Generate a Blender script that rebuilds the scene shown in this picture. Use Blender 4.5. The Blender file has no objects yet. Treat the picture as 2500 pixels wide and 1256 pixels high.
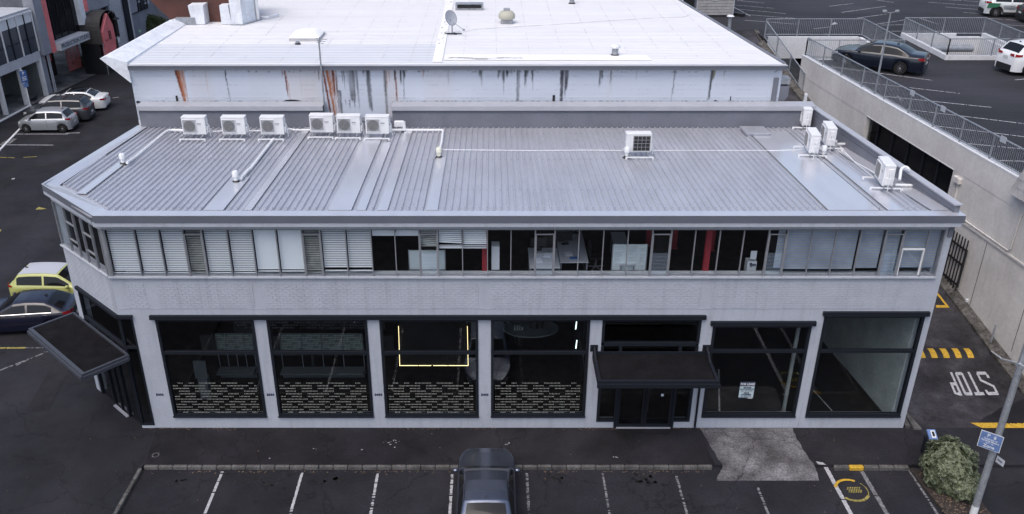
import bpy, math, random
from mathutils import Vector, Matrix
random.seed(7)
S = bpy.context.scene
COL = S.collection
R = math.radians
# ---------------------------------------------------------------- camera
FPX, PCX, PCY, PITCH, CH, CD = 2137.0, 1200.0, 628.0, R(26.32), 19.23, 25.19
cam = bpy.data.cameras.new('camera')
camo = bpy.data.objects.new('camera', cam); COL.objects.link(camo)
cam.sensor_width = 36; cam.lens = 36 * FPX / 2500
cam.shift_x = (1250 - PCX) / 2500.0
cam.clip_start = 0.5; cam.clip_end = 1500
camo.location = (0, -CD, CH)
camo.rotation_euler = (math.pi / 2 - PITCH, 0, 0)
S.camera = camo
# ---------------------------------------------------------------- sky and sun (overcast)
SUN_EL, SUN_AZ = R(62), R(210)
w = bpy.data.worlds.new("World"); S.world = w; w.use_nodes = True
nt = w.node_tree; nt.nodes.clear()
sky = nt.nodes.new('ShaderNodeTexSky'); sky.sky_type = 'NISHITA'; sky.sun_disc = False
sky.sun_elevation = SUN_EL; sky.sun_rotation = SUN_AZ
sky.air_density = 1.0; sky.dust_density = 4.0; sky.ozone_density = 1.0
hsv = nt.nodes.new('ShaderNodeHueSaturation'); hsv.inputs['Saturation'].default_value = 0.95
bg = nt.nodes.new('ShaderNodeBackground'); bg.inputs['Strength'].default_value = 0.15
wo = nt.nodes.new('ShaderNodeOutputWorld')
nt.links.new(sky.outputs[0], hsv.inputs['Color']); nt.links.new(hsv.outputs[0], bg.inputs[0]); nt.links.new(bg.outputs[0], wo.inputs[0])
sl = bpy.data.lights.new('sun', 'SUN'); sl.energy = 0.62; sl.angle = R(40); sl.color = (1.0, 0.98, 0.96)
so = bpy.data.objects.new('sun', sl); COL.objects.link(so)
so.rotation_euler = (math.pi / 2 - SUN_EL, 0, -SUN_AZ + math.pi)
so.location = (0, 0, 60)
S.view_settings.view_transform = 'Standard'; S.view_settings.look = 'None'
S.view_settings.gamma = 1; S.view_settings.use_curve_mapping = False
S.view_settings.exposure = 0.55
S.render.resolution_x = 1024; S.render.resolution_y = 514
# ---------------------------------------------------------------- surveying helpers: where a sight line meets a real plane
def sight(px, py):
    u = (px - PCX) / FPX; v = (py - PCY) / FPX
    return Vector((u, math.cos(PITCH) - v * math.sin(PITCH), -math.sin(PITCH) - v * math.cos(PITCH)))
def onz(px, py, z=0.0):
    r = sight(px, py); t = (z - CH) / r.z
    return Vector((r.x * t, -CD + r.y * t, z))
def ony(px, py, y=0.0):
    r = sight(px, py); t = (y + CD) / r.y
    return Vector((r.x * t, y, CH + r.z * t))
def onwall(px, py, a, b):          # vertical plane x = a + b*y
    r = sight(px, py); t = (a - b * CD) / (r.x - b * r.y)
    return Vector((r.x * t, -CD + r.y * t, CH + r.z * t))
def onramp(px, py):
    r = sight(px, py); s, y0 = 0.225, 1.8
    t = (-s * CD - s * y0 - CH) / (r.z - s * r.y)
    return Vector((r.x * t, -CD + r.y * t, CH + r.z * t))
# ---------------------------------------------------------------- mesh builder
OFF = {}
class MB:
    def __init__(s): s.v = []; s.f = []; s.T = None; s.mi = []; s.cm = 0
    def add(s, vs, fs):
        n = len(s.v)
        for p in vs:
            p = Vector(p)
            s.v.append(s.T @ p if s.T else p)
        for f in fs: s.f.append([i + n for i in f]); s.mi.append(s.cm)
    def box(s, x0, x1, y0, y1, z0, z1):
        if x0 > x1: x0, x1 = x1, x0
        if y0 > y1: y0, y1 = y1, y0
        if z0 > z1: z0, z1 = z1, z0
        s.add([(x0,y0,z0),(x1,y0,z0),(x1,y1,z0),(x0,y1,z0),(x0,y0,z1),(x1,y0,z1),(x1,y1,z1),(x0,y1,z1)],
              [(0,3,2,1),(4,5,6,7),(0,1,5,4),(1,2,6,5),(2,3,7,6),(3,0,4,7)])
        return s
    def bbox(s, x0, x1, y0, y1, z0, z1, b=0.02):      # box with chamfered top edges and uprights
        pts = []
        def ring(i, z): return [(x0+i,y0+b,z),(x0+b,y0+i,z),(x1-b,y0+i,z),(x1-i,y0+b,z),(x1-i,y1-b,z),(x1-b,y1-i,z),(x0+b,y1-i,z),(x0+i,y1-b,z)]
        v = ring(0, z0) + ring(0, z1-b) + [(x0+b,y0+b,z1),(x1-b,y0+b,z1),(x1-b,y1-b,z1),(x0+b,y1-b,z1)]
        f = [tuple(reversed(range(8)))]
        for i in range(8): f.append((i,(i+1)%8,8+(i+1)%8,8+i))
        f += [(16,17,18,19),(9,10,17,16),(11,12,18,17),(13,14,19,18),(15,8,16,19),(8,9,16),(10,11,17),(12,13,18),(14,15,19)]
        s.add(v, f); return s
    def prism(s, poly, z0, z1):                        # poly of (x,y), extruded in z; z may be functions
        n = len(poly)
        g0 = z0 if callable(z0) else (lambda x, y: z0); g1 = z1 if callable(z1) else (lambda x, y: z1)
        a = sum(poly[i][0]*poly[(i+1)%n][1]-poly[(i+1)%n][0]*poly[i][1] for i in range(n))
        if a < 0: poly = poly[::-1]
        s.add([(x,y,g0(x,y)) for x,y in poly]+[(x,y,g1(x,y)) for x,y in poly],
              [tuple(reversed(range(n))), tuple(range(n,2*n))]+[(i,(i+1)%n,n+(i+1)%n,n+i) for i in range(n)])
        return s
    def sheet(s, pts): s.add(pts, [tuple(range(len(pts)))]); return s
    def extr(s, pts, d):                               # polygon of 3-D points thickened along vector d
        n = len(pts); d = Vector(d)
        s.add([Vector(p) for p in pts]+[Vector(p)+d for p in pts],
              [tuple(range(n)), tuple(reversed(range(n,2*n)))]+[((i+1)%n,i,n+i,n+(i+1)%n) for i in range(n)])
        return s
    def tube(s, pts, r, n=8, cap=True):
        pts = [Vector(p) for p in pts]; rings = []
        if not isinstance(r, (list, tuple)): r = [r]*len(pts)
        up = None; vs = []
        for i, p in enumerate(pts):
            d = (pts[min(i+1,len(pts)-1)] - pts[max(i-1,0)]).normalized()
            if up is None:
                up = d.orthogonal().normalized()
            up = (up - d*up.dot(d)).normalized(); sd = d.cross(up)
            for k in range(n):
                a = 2*math.pi*k/n
                vs.append(p + (up*math.cos(a)+sd*math.sin(a))*r[i])
        fs = []
        for i in range(len(pts)-1):
            for k in range(n):
                fs.append((i*n+k, i*n+(k+1)%n, (i+1)*n+(k+1)%n, (i+1)*n+k))
        if cap:
            fs.append(tuple(reversed(range(n)))); fs.append(tuple((len(pts)-1)*n+k for k in range(n)))
        s.add(vs, fs); return s
    def bar(s, p, q, wd, h):                           # rectangular bar between two points
        p, q = Vector(p), Vector(q); d = (q-p).normalized()
        sd = d.cross(Vector((0,0,1)))
        if sd.length < 1e-4: sd = Vector((1,0,0))
        sd = sd.normalized()*wd/2; up = sd.cross(d).normalized()*h/2
        s.add([p-sd-up,p+sd-up,p+sd+up,p-sd+up,q-sd-up,q+sd-up,q+sd+up,q-sd+up],
              [(0,1,2,3),(7,6,5,4),(0,4,5,1),(1,5,6,2),(2,6,7,3),(3,7,4,0)]); return s
    def lathe(s, prof, c=(0,0,0), n=16, axis='z'):
        vs = []; m = len(prof)
        for k in range(n):
            a = 2*math.pi*k/n
            for r, z in prof:
                x, y = r*math.cos(a), r*math.sin(a)
                p = (x,y,z) if axis == 'z' else ((x,z,y) if axis == 'y' else (z,x,y))
                vs.append((c[0]+p[0],c[1]+p[1],c[2]+p[2]))
        fs = []
        for k in range(n):
            for j in range(m-1):
                fs.append((k*m+j,((k+1)%n)*m+j,((k+1)%n)*m+j+1,k*m+j+1))
        fs.append(tuple(reversed([k*m for k in range(n)]))); fs.append(tuple(k*m+m-1 for k in range(n)))
        s.add(vs, fs); return s
    def obj(s, name, mat, parent=None, kind=None, smooth=None, label=None):
        me = bpy.data.meshes.new(name)
        off = OFF.get(parent.name, Vector()) if parent else Vector()
        me.from_pydata([tuple(v-off) for v in s.v], [], s.f)
        for m in (mat if isinstance(mat, (list, tuple)) else [mat]): me.materials.append(m)
        if isinstance(mat, (list, tuple)):
            for p, i in zip(me.polygons, s.mi): p.material_index = i
        me.update()
        if smooth:
            me.shade_smooth(); me.set_sharp_from_angle(angle=R(smooth))
        o = bpy.data.objects.new(name, me); COL.objects.link(o)
        if parent: o.parent = parent; OFF[o.name] = off
        if kind: o['kind'] = kind
        if label: o['label'] = label
        return o
def thing(name, label, cat, loc=(0,0,0), rz=0.0, group=None, world=True):
    o = bpy.data.objects.new(name, None); COL.objects.link(o)
    o.location = loc; o.rotation_euler = (0,0,rz); o.empty_display_size = 0.2
    o['label'] = label; o['category'] = cat
    if group: o['group'] = group
    if world: OFF[o.name] = Vector(loc)
    return o
def tag(o, label, cat, group=None):
    o['label'] = label; o['category'] = cat
    if group: o['group'] = group
    return o
def copy_tree(o, parent=None):
    c = o.copy(); COL.objects.link(c)
    if parent: c.parent = parent
    for ch in list(o.children): copy_tree(ch, c)
    return c
def share(name, me, parent, loc=(0,0,0), rot=(0,0,0)):
    o = bpy.data.objects.new(name, me); COL.objects.link(o); o.parent = parent
    o.location = loc; o.rotation_euler = rot; return o
# ---------------------------------------------------------------- materials
def mat(name, col, rough=0.7, spec=0.5, metal=0.0, var=0.0, vs=3.0, var2=0.0, vs2=40.0, bump=0.0, bs=60.0, tint=None, coat=0.0, stretch=None, rvar=0.0, cracks=0.0, drips=0.0):
    m = bpy.data.materials.new(name); m.use_nodes = True; n = m.node_tree; b = n.nodes['Principled BSDF']
    b.inputs['Roughness'].default_value = rough; b.inputs['Metallic'].default_value = metal
    b.inputs['Specular IOR Level'].default_value = spec; b.inputs['Coat Weight'].default_value = coat
    b.inputs['Coat Roughness'].default_value = 0.05
    geo = n.nodes.new('ShaderNodeNewGeometry'); vec = geo.outputs['Position']
    if stretch:
        mp = n.nodes.new('ShaderNodeMapping'); mp.inputs['Scale'].default_value = stretch
        n.links.new(vec, mp.inputs['Vector']); vec = mp.outputs[0]
    def noise(sc, det=6):
        t = n.nodes.new('ShaderNodeTexNoise'); t.inputs['Scale'].default_value = sc; t.inputs['Detail'].default_value = det
        t.inputs['Roughness'].default_value = 0.65
        n.links.new(vec, t.inputs['Vector']); return t.outputs['Fac']
    def ramp(src, lo, hi, a=0.35, c=0.65):
        r = n.nodes.new('ShaderNodeMapRange'); r.inputs[1].default_value = a; r.inputs[2].default_value = c
        r.inputs[3].default_value = lo; r.inputs[4].default_value = hi; n.links.new(src, r.inputs[0]); return r.outputs[0]
    base = n.nodes.new('ShaderNodeRGB'); base.outputs[0].default_value = (*col, 1); out = base.outputs[0]
    if tint:
        mx = n.nodes.new('ShaderNodeMix'); mx.data_type = 'RGBA'
        n.links.new(ramp(noise(vs*0.7), 0, 1), mx.inputs[0]); n.links.new(out, mx.inputs[6]); mx.inputs[7].default_value = (*tint, 1); out = mx.outputs[2]
    for amt, sc in ((var, vs), (var2, vs2)):
        if amt:
            mu = n.nodes.new('ShaderNodeVectorMath'); mu.operation = 'SCALE'
            n.links.new(out, mu.inputs[0]); n.links.new(ramp(noise(sc), 1-amt, 1+amt), mu.inputs['Scale']); out = mu.outputs[0]
    if drips:
        mp2 = n.nodes.new('ShaderNodeMapping'); mp2.inputs['Scale'].default_value = (5,5,.45); n.links.new(geo.outputs['Position'], mp2.inputs['Vector'])
        t = n.nodes.new('ShaderNodeTexNoise'); t.inputs['Scale'].default_value = 1.0; t.inputs['Detail'].default_value = 5; n.links.new(mp2.outputs[0], t.inputs['Vector'])
        mu = n.nodes.new('ShaderNodeVectorMath'); mu.operation = 'SCALE'; n.links.new(out, mu.inputs[0]); n.links.new(ramp(t.outputs['Fac'], 1-drips, 1.02, .3, .5), mu.inputs['Scale']); out = mu.outputs[0]
    if cracks:
        dn = n.nodes.new('ShaderNodeTexNoise'); dn.inputs['Scale'].default_value = 1.6; dn.inputs['Detail'].default_value = 6; n.links.new(vec, dn.inputs['Vector'])
        ad = n.nodes.new('ShaderNodeVectorMath'); ad.operation = 'ADD'; n.links.new(vec, ad.inputs[0]); n.links.new(dn.outputs['Color'], ad.inputs[1])
        vo = n.nodes.new('ShaderNodeTexVoronoi'); vo.feature = 'DISTANCE_TO_EDGE'; vo.inputs['Scale'].default_value = .32; n.links.new(ad.outputs[0], vo.inputs['Vector'])
        mu = n.nodes.new('ShaderNodeVectorMath'); mu.operation = 'SCALE'; n.links.new(out, mu.inputs[0]); n.links.new(ramp(vo.outputs['Distance'], 1-cracks, 1, 0.002, .012), mu.inputs['Scale']); out = mu.outputs[0]
        mu = n.nodes.new('ShaderNodeVectorMath'); mu.operation = 'SCALE'; n.links.new(out, mu.inputs[0]); n.links.new(ramp(noise(90,2), 1, 2.4, .66, .74), mu.inputs['Scale']); out = mu.outputs[0]
        mu = n.nodes.new('ShaderNodeVectorMath'); mu.operation = 'SCALE'; n.links.new(out, mu.inputs[0]); n.links.new(ramp(noise(.12,3), .82, 1.22, .4, .6), mu.inputs['Scale']); out = mu.outputs[0]
    n.links.new(out, b.inputs['Base Color'])
    if rvar: n.links.new(ramp(noise(vs*1.3), rough-rvar, rough+rvar), b.inputs['Roughness'])
    if bump:
        bp = n.nodes.new('ShaderNodeBump'); bp.inputs['Strength'].default_value = bump; bp.inputs['Distance'].default_value = 0.02
        n.links.new(noise(bs, 4), bp.inputs['Height']); n.links.new(bp.outputs[0], b.inputs['Normal'])
    return m
def vcol_mat(name, rough=0.7, bump=0.15):
    m = mat(name, (1,1,1), rough, var2=0.05, vs2=30, bump=bump, bs=25)
    n = m.node_tree; b = n.nodes['Principled BSDF']
    a = n.nodes.new('ShaderNodeVertexColor'); a.layer_name = 'paint'
    src = b.inputs['Base Color'].links[0].from_socket
    mx = n.nodes.new('ShaderNodeMix'); mx.data_type = 'RGBA'; mx.blend_type = 'MULTIPLY'; mx.inputs[0].default_value = 1
    n.links.new(src, mx.inputs[6]); n.links.new(a.outputs[0], mx.inputs[7]); n.links.new(mx.outputs[2], b.inputs['Base Color'])
    return m
def glass(name, tint=(0.55,0.6,0.62), refl=0.0):
    m = bpy.data.materials.new(name); m.use_nodes = True; n = m.node_tree; n.nodes.clear()
    o = n.nodes.new('ShaderNodeOutputMaterial'); mx = n.nodes.new('ShaderNodeMixShader')
    t = n.nodes.new('ShaderNodeBsdfTransparent'); t.inputs[0].default_value = (*tint, 1)
    g = n.nodes.new('ShaderNodeBsdfGlossy'); g.inputs['Roughness'].default_value = 0.02; g.inputs[0].default_value = (1,1,1,1)
    lw = n.nodes.new('ShaderNodeLayerWeight'); lw.inputs[0].default_value = 0.5
    pw = n.nodes.new('ShaderNodeMath'); pw.operation = 'POWER'; pw.inputs[1].default_value = 5; n.links.new(lw.outputs['Facing'], pw.inputs[0])
    fr = n.nodes.new('ShaderNodeMath'); fr.operation = 'MULTIPLY_ADD'; fr.inputs[1].default_value = 0.6; fr.inputs[2].default_value = 0.035; n.links.new(pw.outputs[0], fr.inputs[0])
    n.links.new(fr.outputs[0], mx.inputs[0]); n.links.new(t.outputs[0], mx.inputs[1]); n.links.new(g.outputs[0], mx.inputs[2])
    n.links.new(mx.outputs[0], o.inputs[0]); return m
def glow(name, col, s):
    m = bpy.data.materials.new(name); m.use_nodes = True; b = m.node_tree.nodes['Principled BSDF']
    b.inputs['Base Color'].default_value = (*col, 1); b.inputs['Emission Color'].default_value = (*col, 1); b.inputs['Emission Strength'].default_value = s
    return m
A = {}
A['asphalt'] = mat('asphalt', (0.0128,0.0132,0.0190), 0.85, 0.3, var=0.35, vs=0.35, var2=0.35, vs2=28, bump=0.5, bs=70, tint=(0.0165,0.0158,0.0195), rvar=0.1, cracks=.45)
A['footpath'] = mat('footpath_asphalt', (0.0125,0.0120,0.0160), 0.9, 0.25, var=0.4, vs=0.5, var2=0.4, vs2=24, bump=0.5, bs=60, tint=(0.0155,0.0142,0.0165), cracks=.4)
A['deck'] = mat('deck_asphalt', (0.0235,0.0232,0.030), 0.8, 0.4, var=0.3, vs=0.25, var2=0.3, vs2=20, bump=0.4, bs=50, tint=(0.018,0.0175,0.021), stretch=(0.5,1.4,1), cracks=.4)
A['ramp'] = mat('ramp_concrete', (0.052,0.049,0.056), 0.85, 0.3, var=0.55, vs=0.8, var2=0.4, vs2=22, bump=0.5, bs=50, tint=(0.02,0.019,0.022), cracks=.4)
A['apron'] = mat('worn_concrete', (0.15,0.147,0.155), 0.9, 0.3, var=0.30, vs=1.3, var2=0.40, vs2=16, bump=0.6, bs=40, tint=(0.05,0.047,0.05), cracks=.5)
A['kerb'] = mat('kerb_stone', (0.095,0.092,0.09), 0.9, 0.3, var=0.4, vs=2, var2=0.45, vs2=25, bump=0.6, bs=50)
A['pave'] = mat('pavement', (0.20,0.20,0.205), 0.9, 0.3, var=0.35, vs=0.8, var2=0.3, vs2=12, bump=0.4, tint=(0.07,0.066,0.066))
A['wpaint'] = mat('white_road_paint', (0.36,0.36,0.38), 0.8, var2=0.35, vs2=14, bump=0.2)
A['fpaint'] = mat('faded_road_paint', (0.15,0.15,0.16), 0.85, var2=0.6, vs2=14, bump=0.2)
A['ypaint'] = mat('yellow_road_paint', (0.48,0.29,0.025), 0.8, var2=0.3, vs2=12)
A['yfaint'] = mat('worn_yellow_paint', (0.26,0.22,0.06), 0.85, var2=0.5, vs2=12)
A['wall'] = mat('painted_wall', (0.375,0.40,0.46), 0.75, 0.3, var=0.05, vs=1.2, var2=0.06, vs2=14, bump=0.25, bs=35, drips=.10)
A['brick'] = mat('painted_brick', (0.384,0.408,0.468), 0.7, 0.35, var=0.05, vs=1.5, var2=0.05, vs2=18, drips=.08)
A['roof'] = mat('coated_roof', (0.49,0.50,0.545), 0.34, 0.6, metal=0.45, var=0.07, vs=0.7, stretch=(2.2,.5,1), drips=.05)
A['flash'] = mat('roof_flashing', (0.585,0.595,0.64), 0.22, 0.6, metal=0.45, var=0.05, vs=0.6, stretch=(2,.5,1))
A['fascia'] = mat('grey_fascia', (0.115,0.125,0.155), 0.5, 0.4, var=0.06, vs=1)
A['parapet'] = mat('parapet_lining', (0.15,0.158,0.19), 0.5, 0.4, var=0.08, vs=1.2, var2=0.05, vs2=8)
A['cap'] = mat('parapet_cap', (0.36,0.37,0.41), 0.4, 0.5, var=0.05, vs=2)
A['frame'] = mat('navy_frame', (0.0095,0.0115,0.018), 0.55, 0.3)
A['alu'] = mat('window_bar', (0.25,0.26,0.285), 0.5, 0.5, metal=0.2, var=0.1, vs=5)
A['glass'] = glass('window_glass', (0.84,0.87,0.88))
A['uglass'] = glass('upper_glass', (0.95,0.97,0.98))
A['blind'] = mat('blind_slat', (0.70,0.72,0.76), 0.5, 0.4)
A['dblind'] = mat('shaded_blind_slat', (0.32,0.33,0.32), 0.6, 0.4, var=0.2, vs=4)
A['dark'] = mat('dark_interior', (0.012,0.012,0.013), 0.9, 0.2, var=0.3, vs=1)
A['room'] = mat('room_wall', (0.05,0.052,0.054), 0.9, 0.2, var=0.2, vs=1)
A['pale_room'] = mat('pale_room_wall', (0.26,0.28,0.29), 0.9, 0.2, var=0.12, vs=0.8, var2=0.12, vs2=15)
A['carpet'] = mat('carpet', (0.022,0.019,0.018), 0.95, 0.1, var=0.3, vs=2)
A['film'] = mat('frosted_dash', (0.50,0.52,0.47), 0.6)
A['led'] = glow('led_strip', (1.0,0.78,0.38), 2.6)
A['lamp'] = glow('lamp_white', (0.8,0.95,0.95), 2.0)
A['red'] = mat('red_steel', (0.24,0.020,0.030), 0.5, 0.5, var=0.1, vs=2)
A['whitebd'] = mat('whiteboard', (0.62,0.68,0.70), 0.4, 0.5, var=0.04, vs=2)
A['ink'] = mat('marker_ink', (0.08,0.09,0.14), 0.6)
A['desk'] = mat('desk_top', (0.42,0.43,0.47), 0.5)
A['paper'] = mat('paper', (0.6,0.62,0.66), 0.7)
A['black'] = mat('black_plastic', (0.012,0.012,0.014), 0.5)
A['ac'] = mat('ac_casing', (0.68,0.69,0.71), 0.45, 0.4, var=0.04, vs=3)
A['acg'] = mat('ac_grille', (0.14,0.14,0.14), 0.7, var=0.2, vs=8)
A['acp'] = mat('ac_grille_plate', (0.30,0.31,0.33), 0.6)
A['pipe'] = mat('white_pipe', (0.70,0.72,0.74), 0.45, 0.4, var=0.04, vs=6)
A['cream'] = mat('cream_cap', (0.68,0.68,0.58), 0.5)
A['galv'] = mat('galvanised_steel', (0.30,0.32,0.35), 0.5, 0.5, metal=0.35, var=0.18, vs=4, var2=0.15, vs2=20)
A['wroof'] = mat('white_roof_sheet', (0.70,0.70,0.72), 0.6, 0.3, var=0.035, vs=0.5, var2=0.03, vs2=6, stretch=(0.25,2.5,1))
A['broof'] = mat('blue_grey_roof_sheet', (0.47,0.50,0.55), 0.55, 0.4, var=0.05, vs=0.7, var2=0.05, vs2=6, stretch=(0.3,3,1))
A['seam'] = mat('roof_seam', (0.48,0.48,0.49), 0.7, var=0.15, vs=3)
A['membrane'] = mat('white_membrane', (0.78,0.78,0.79), 0.6, 0.3, var=0.03, vs=1)
A['grime'] = mat('roof_grime', (0.38,0.38,0.38), 0.8, var=0.4, vs=3)
A['wing'] = mat('white_render', (0.66,0.69,0.74), 0.75, 0.3, var=0.1, vs=1.5, var2=0.08, vs2=9)
A['bitumen'] = mat('bitumen', (0.012,0.012,0.014), 0.6, var=0.2, vs=9, bump=0.6, bs=20)
A['conc'] = mat('cast_concrete', (0.66,0.64,0.615), 0.85, 0.3, var=0.06, vs=.7, var2=0.06, vs2=7, bump=0.2, bs=20, tint=(0.57,0.545,0.52), drips=.05)
A['conc_w'] = mat('white_concrete', (0.62,0.63,0.65), 0.8, 0.3, var=0.06, vs=1, var2=0.05, vs2=8)
A['darkconc'] = mat('stained_kerb_concrete', (0.085,0.08,0.075), 0.9, 0.2, var=0.5, vs=2, var2=0.5, vs2=10, bump=0.6, bs=15)
A['shingle'] = mat('weathered_shingle', (0.30,0.295,0.30), 0.85, 0.3, var=0.12, vs=2, var2=0.1, vs2=12, bump=0.3, bs=30)
A['tyre'] = mat('tyre', (0.012,0.012,0.013), 0.8, 0.3)
A['rim'] = mat('alloy', (0.55,0.56,0.58), 0.3, 0.5, metal=0.7)
A['cglass'] = mat('car_glass', (0.008,0.009,0.011), 0.06, 0.32)
A['tail'] = mat('tail_lens', (0.30,0.012,0.018), 0.15, 0.6)
A['head'] = mat('head_lens', (0.5,0.52,0.55), 0.1, 0.6)
A['trim'] = mat('car_trim', (0.018,0.018,0.02), 0.5, 0.4)
A['chrome'] = mat('chrome', (0.6,0.6,0.62), 0.15, 0.5, metal=1.0)
A['plate'] = mat('number_plate', (0.55,0.56,0.56), 0.5)
A['pink'] = mat('salmon_paint', (0.60,0.17,0.18), 0.75, 0.3, var=0.14, vs=1.5, var2=0.08, vs2=9)
A['dgrey'] = mat('grey_render', (0.235,0.25,0.29), 0.8, 0.3, var=0.1, vs=0.9, var2=0.08, vs2=8)
A['lgrey'] = mat('pale_render', (0.40,0.42,0.46), 0.8, 0.3, var=0.08, vs=1, var2=0.06, vs2=9)
A['block'] = mat('grey_block', (0.15,0.165,0.165), 0.9, 0.2, var=0.12, vs=1, var2=0.1, vs2=10)
A['brown'] = mat('brown_sheet', (0.125,0.055,0.045), 0.6, 0.4, var=0.28, vs=0.5, var2=0.12, vs2=30, tint=(0.08,0.035,0.03))
A['bronze'] = mat('bronze_vault', (0.06,0.057,0.055), 0.5, 0.5, var=0.2, vs=2)
A['bluesign'] = mat('blue_sign', (0.05,0.11,0.30), 0.5, 0.4, var=0.08, vs=6)
A['paleblue'] = mat('faded_blue_sign', (0.12,0.19,0.38), 0.4, 0.5, var=0.15, vs=5)
A['signwhite'] = mat('sign_white', (0.66,0.68,0.70), 0.6)
A['navytext'] = mat('navy_print', (0.02,0.03,0.07), 0.6)
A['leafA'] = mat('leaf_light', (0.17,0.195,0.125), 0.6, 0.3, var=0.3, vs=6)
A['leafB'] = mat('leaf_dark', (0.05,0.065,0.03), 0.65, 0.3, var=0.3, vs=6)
A['hedge'] = mat('hedge_leaf', (0.035,0.055,0.018), 0.7, 0.3, var=0.3, vs=4)
A['bark'] = mat('bark', (0.06,0.05,0.04), 0.9, var=0.3, vs=8)
A['litter'] = mat('dry_leaves', (0.16,0.11,0.07), 0.9, var=0.5, vs=9)
A['canopy'] = mat('canopy_membrane', (0.009,0.0085,0.010), 0.95, 0.1, var=0.3, vs=2, var2=0.3, vs2=20)
A['yred'] = mat('rust', (0.3,0.1,0.04), 0.9, var=0.3, vs=8)
def text(s, size, mat_, name, parent, M, bold=0.0, align='CENTER', depth=0.002, sx=1.0):
    cu = bpy.data.curves.new(name, 'FONT'); cu.body = s; cu.size = size; cu.align_x = align; cu.align_y = 'CENTER'
    cu.offset = bold; cu.extrude = depth; cu.resolution_u = 3
    t = bpy.data.objects.new(name, cu); COL.objects.link(t)
    dg = bpy.context.evaluated_depsgraph_get(); dg.update()
    me = bpy.data.meshes.new_from_object(t.evaluated_get(dg)); bpy.data.objects.remove(t); bpy.data.curves.remove(cu)
    me.name = name; me.transform(M @ Matrix.Diagonal((sx,1,1,1)))
    off = OFF.get(parent.name, Vector()) if parent else Vector()
    me.transform(Matrix.Translation(-off))
    me.materials.clear(); me.materials.append(mat_)
    o = bpy.data.objects.new(name, me); COL.objects.link(o)
    if parent: o.parent = parent; OFF[o.name] = off
    return o
def face_M(origin, xdir, ydir):                      # text plane: x along xdir, y along ydir
    x = Vector(xdir).normalized(); y = Vector(ydir).normalized(); z = x.cross(y)
    return Matrix(((x.x,y.x,z.x,origin[0]),(x.y,y.y,z.y,origin[1]),(x.z,y.z,z.z,origin[2]),(0,0,0,1)))
# ================================================================ GROUND
def struct(o): o['kind'] = 'structure'; return o
g = MB(); g.sheet([(-500,-400,-.12),(500,-400,-.12),(500,600,-.12),(-500,600,-.12)]); struct(g.obj('road', A['asphalt']))
g = MB(); g.prism([(-499,-399),(-11.78,-399),(-11.72,-6),(-11.65,-2.0),(499,-2.0),(499,599),(-499,599)], -.10, 0.0)
struct(g.obj('forecourt', A['asphalt']))
g = MB(); g.sheet([(-11.6,-2.0,.004),(7.5,-2.0,.004),(7.42,-1.3,.004),(7.40,0,.004),(-11.9,0,.004)])
g.sheet([(10.68,0,.004),(10.62,-1.45,.004),(10.95,-2.0,.004),(15.0,-2.0,.004),(15.2,-0.1,.004)])
struct(g.obj('footpath', A['footpath']))
# worn concrete vehicle crossing in front of the lease window: ragged edges, dips to the road
rr = random.Random(3)
L = [(7.40+rr.uniform(-.03,.03)+.03*k, -0.02-k*.19) for k in range(12)]+[(7.45,-2.5),(7.40,-2.66)]
Rr = [(10.66+rr.uniform(-.04,.04)-.0*k+(.028*max(0,k-6)), -0.02-k*.19) for k in range(13)]+[(10.76,-2.66)]
g = MB()
def apz(x,y): return .008 if y > -1.95 else .008-(-1.95-y)/.71*.122
ys = [-0.02,-.5,-1,-1.5,-1.95,-2.2,-2.45,-2.66]
def interp(P, y):
    for a, b in zip(P, P[1:]):
        if a[1] >= y >= b[1]: return a[0]+(b[0]-a[0])*(a[1]-y)/max(1e-6,a[1]-b[1])
    return P[-1][0]
ysf = [-0.02-k*.066 for k in range(41)]
for a, b in zip(ysf, ysf[1:]):
    q = [(interp(L,a),a),(interp(L,b)+rr.uniform(-.015,.015),b),(interp(Rr,b)+rr.uniform(-.02,.02),b),(interp(Rr,a),a)]
    g.sheet([(x,y,apz(x,y)) for x,y in q])
struct(g.obj('vehicle_crossing', A['apron']))
# driveway ramp climbing between the buildings
WA, WB = 20.5, -.0986
def wallx(y): return WA+WB*y
def rz(y): return max(0.006, .225*(y-1.8))
g = MB()
yy = [0.0,1.0,1.8]+[2+i for i in range(31)]+[33.0]
for a, b in zip(yy, yy[1:]):
    g.sheet([(12.0 if a>=10.6 else 14.95-.093*a,a,rz(a)),(wallx(a)+.2,a,rz(a)),(wallx(b)+.2,b,rz(b)),(12.0 if b>10.6 else 14.95-.093*b,b,rz(b))])
struct(g.obj('driveway', A['ramp']))
# kerb of separate stones
kb = thing('kerb', 'low stone kerb edging the footpath along the parking bays', 'kerb', (-11.5,-2.1,0))
n = 39; x0 = -11.62; wst = (7.38-x0)/n
for i in range(n):
    m = MB(); m.bbox(x0+i*wst+.008, x0+(i+1)*wst-.008, -2.12+rr.uniform(-.006,.006), -2.0, -.118, .012+rr.uniform(-.006,.006), .02); m.obj('kerb_stone', A['kerb'], kb)
for i in range(7):
    a, b = -2.17-i*.6, -2.77-i*.6+.015
    m = MB(); m.bbox(-11.77-.004*i, -11.64-.004*i, b, a, -.118, .012+rr.uniform(-.006,.006), .02); m.obj('kerb_stone', A['kerb'], kb)
kc = thing('kerb', 'short stone kerb between the yellow mark and the bush', 'kerb', (12,-2.1,0))
for i in range(5):
    m = MB(); m.bbox(11.45+i*.5, 11.44+(i+1)*.5-.012, -2.16, -2.0, -.118, .012, .02)
    m.obj('kerb_stone', A['ypaint'] if i == 1 else A['kerb'], kc, label='kerb stone painted yellow' if i == 1 else None)
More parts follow.
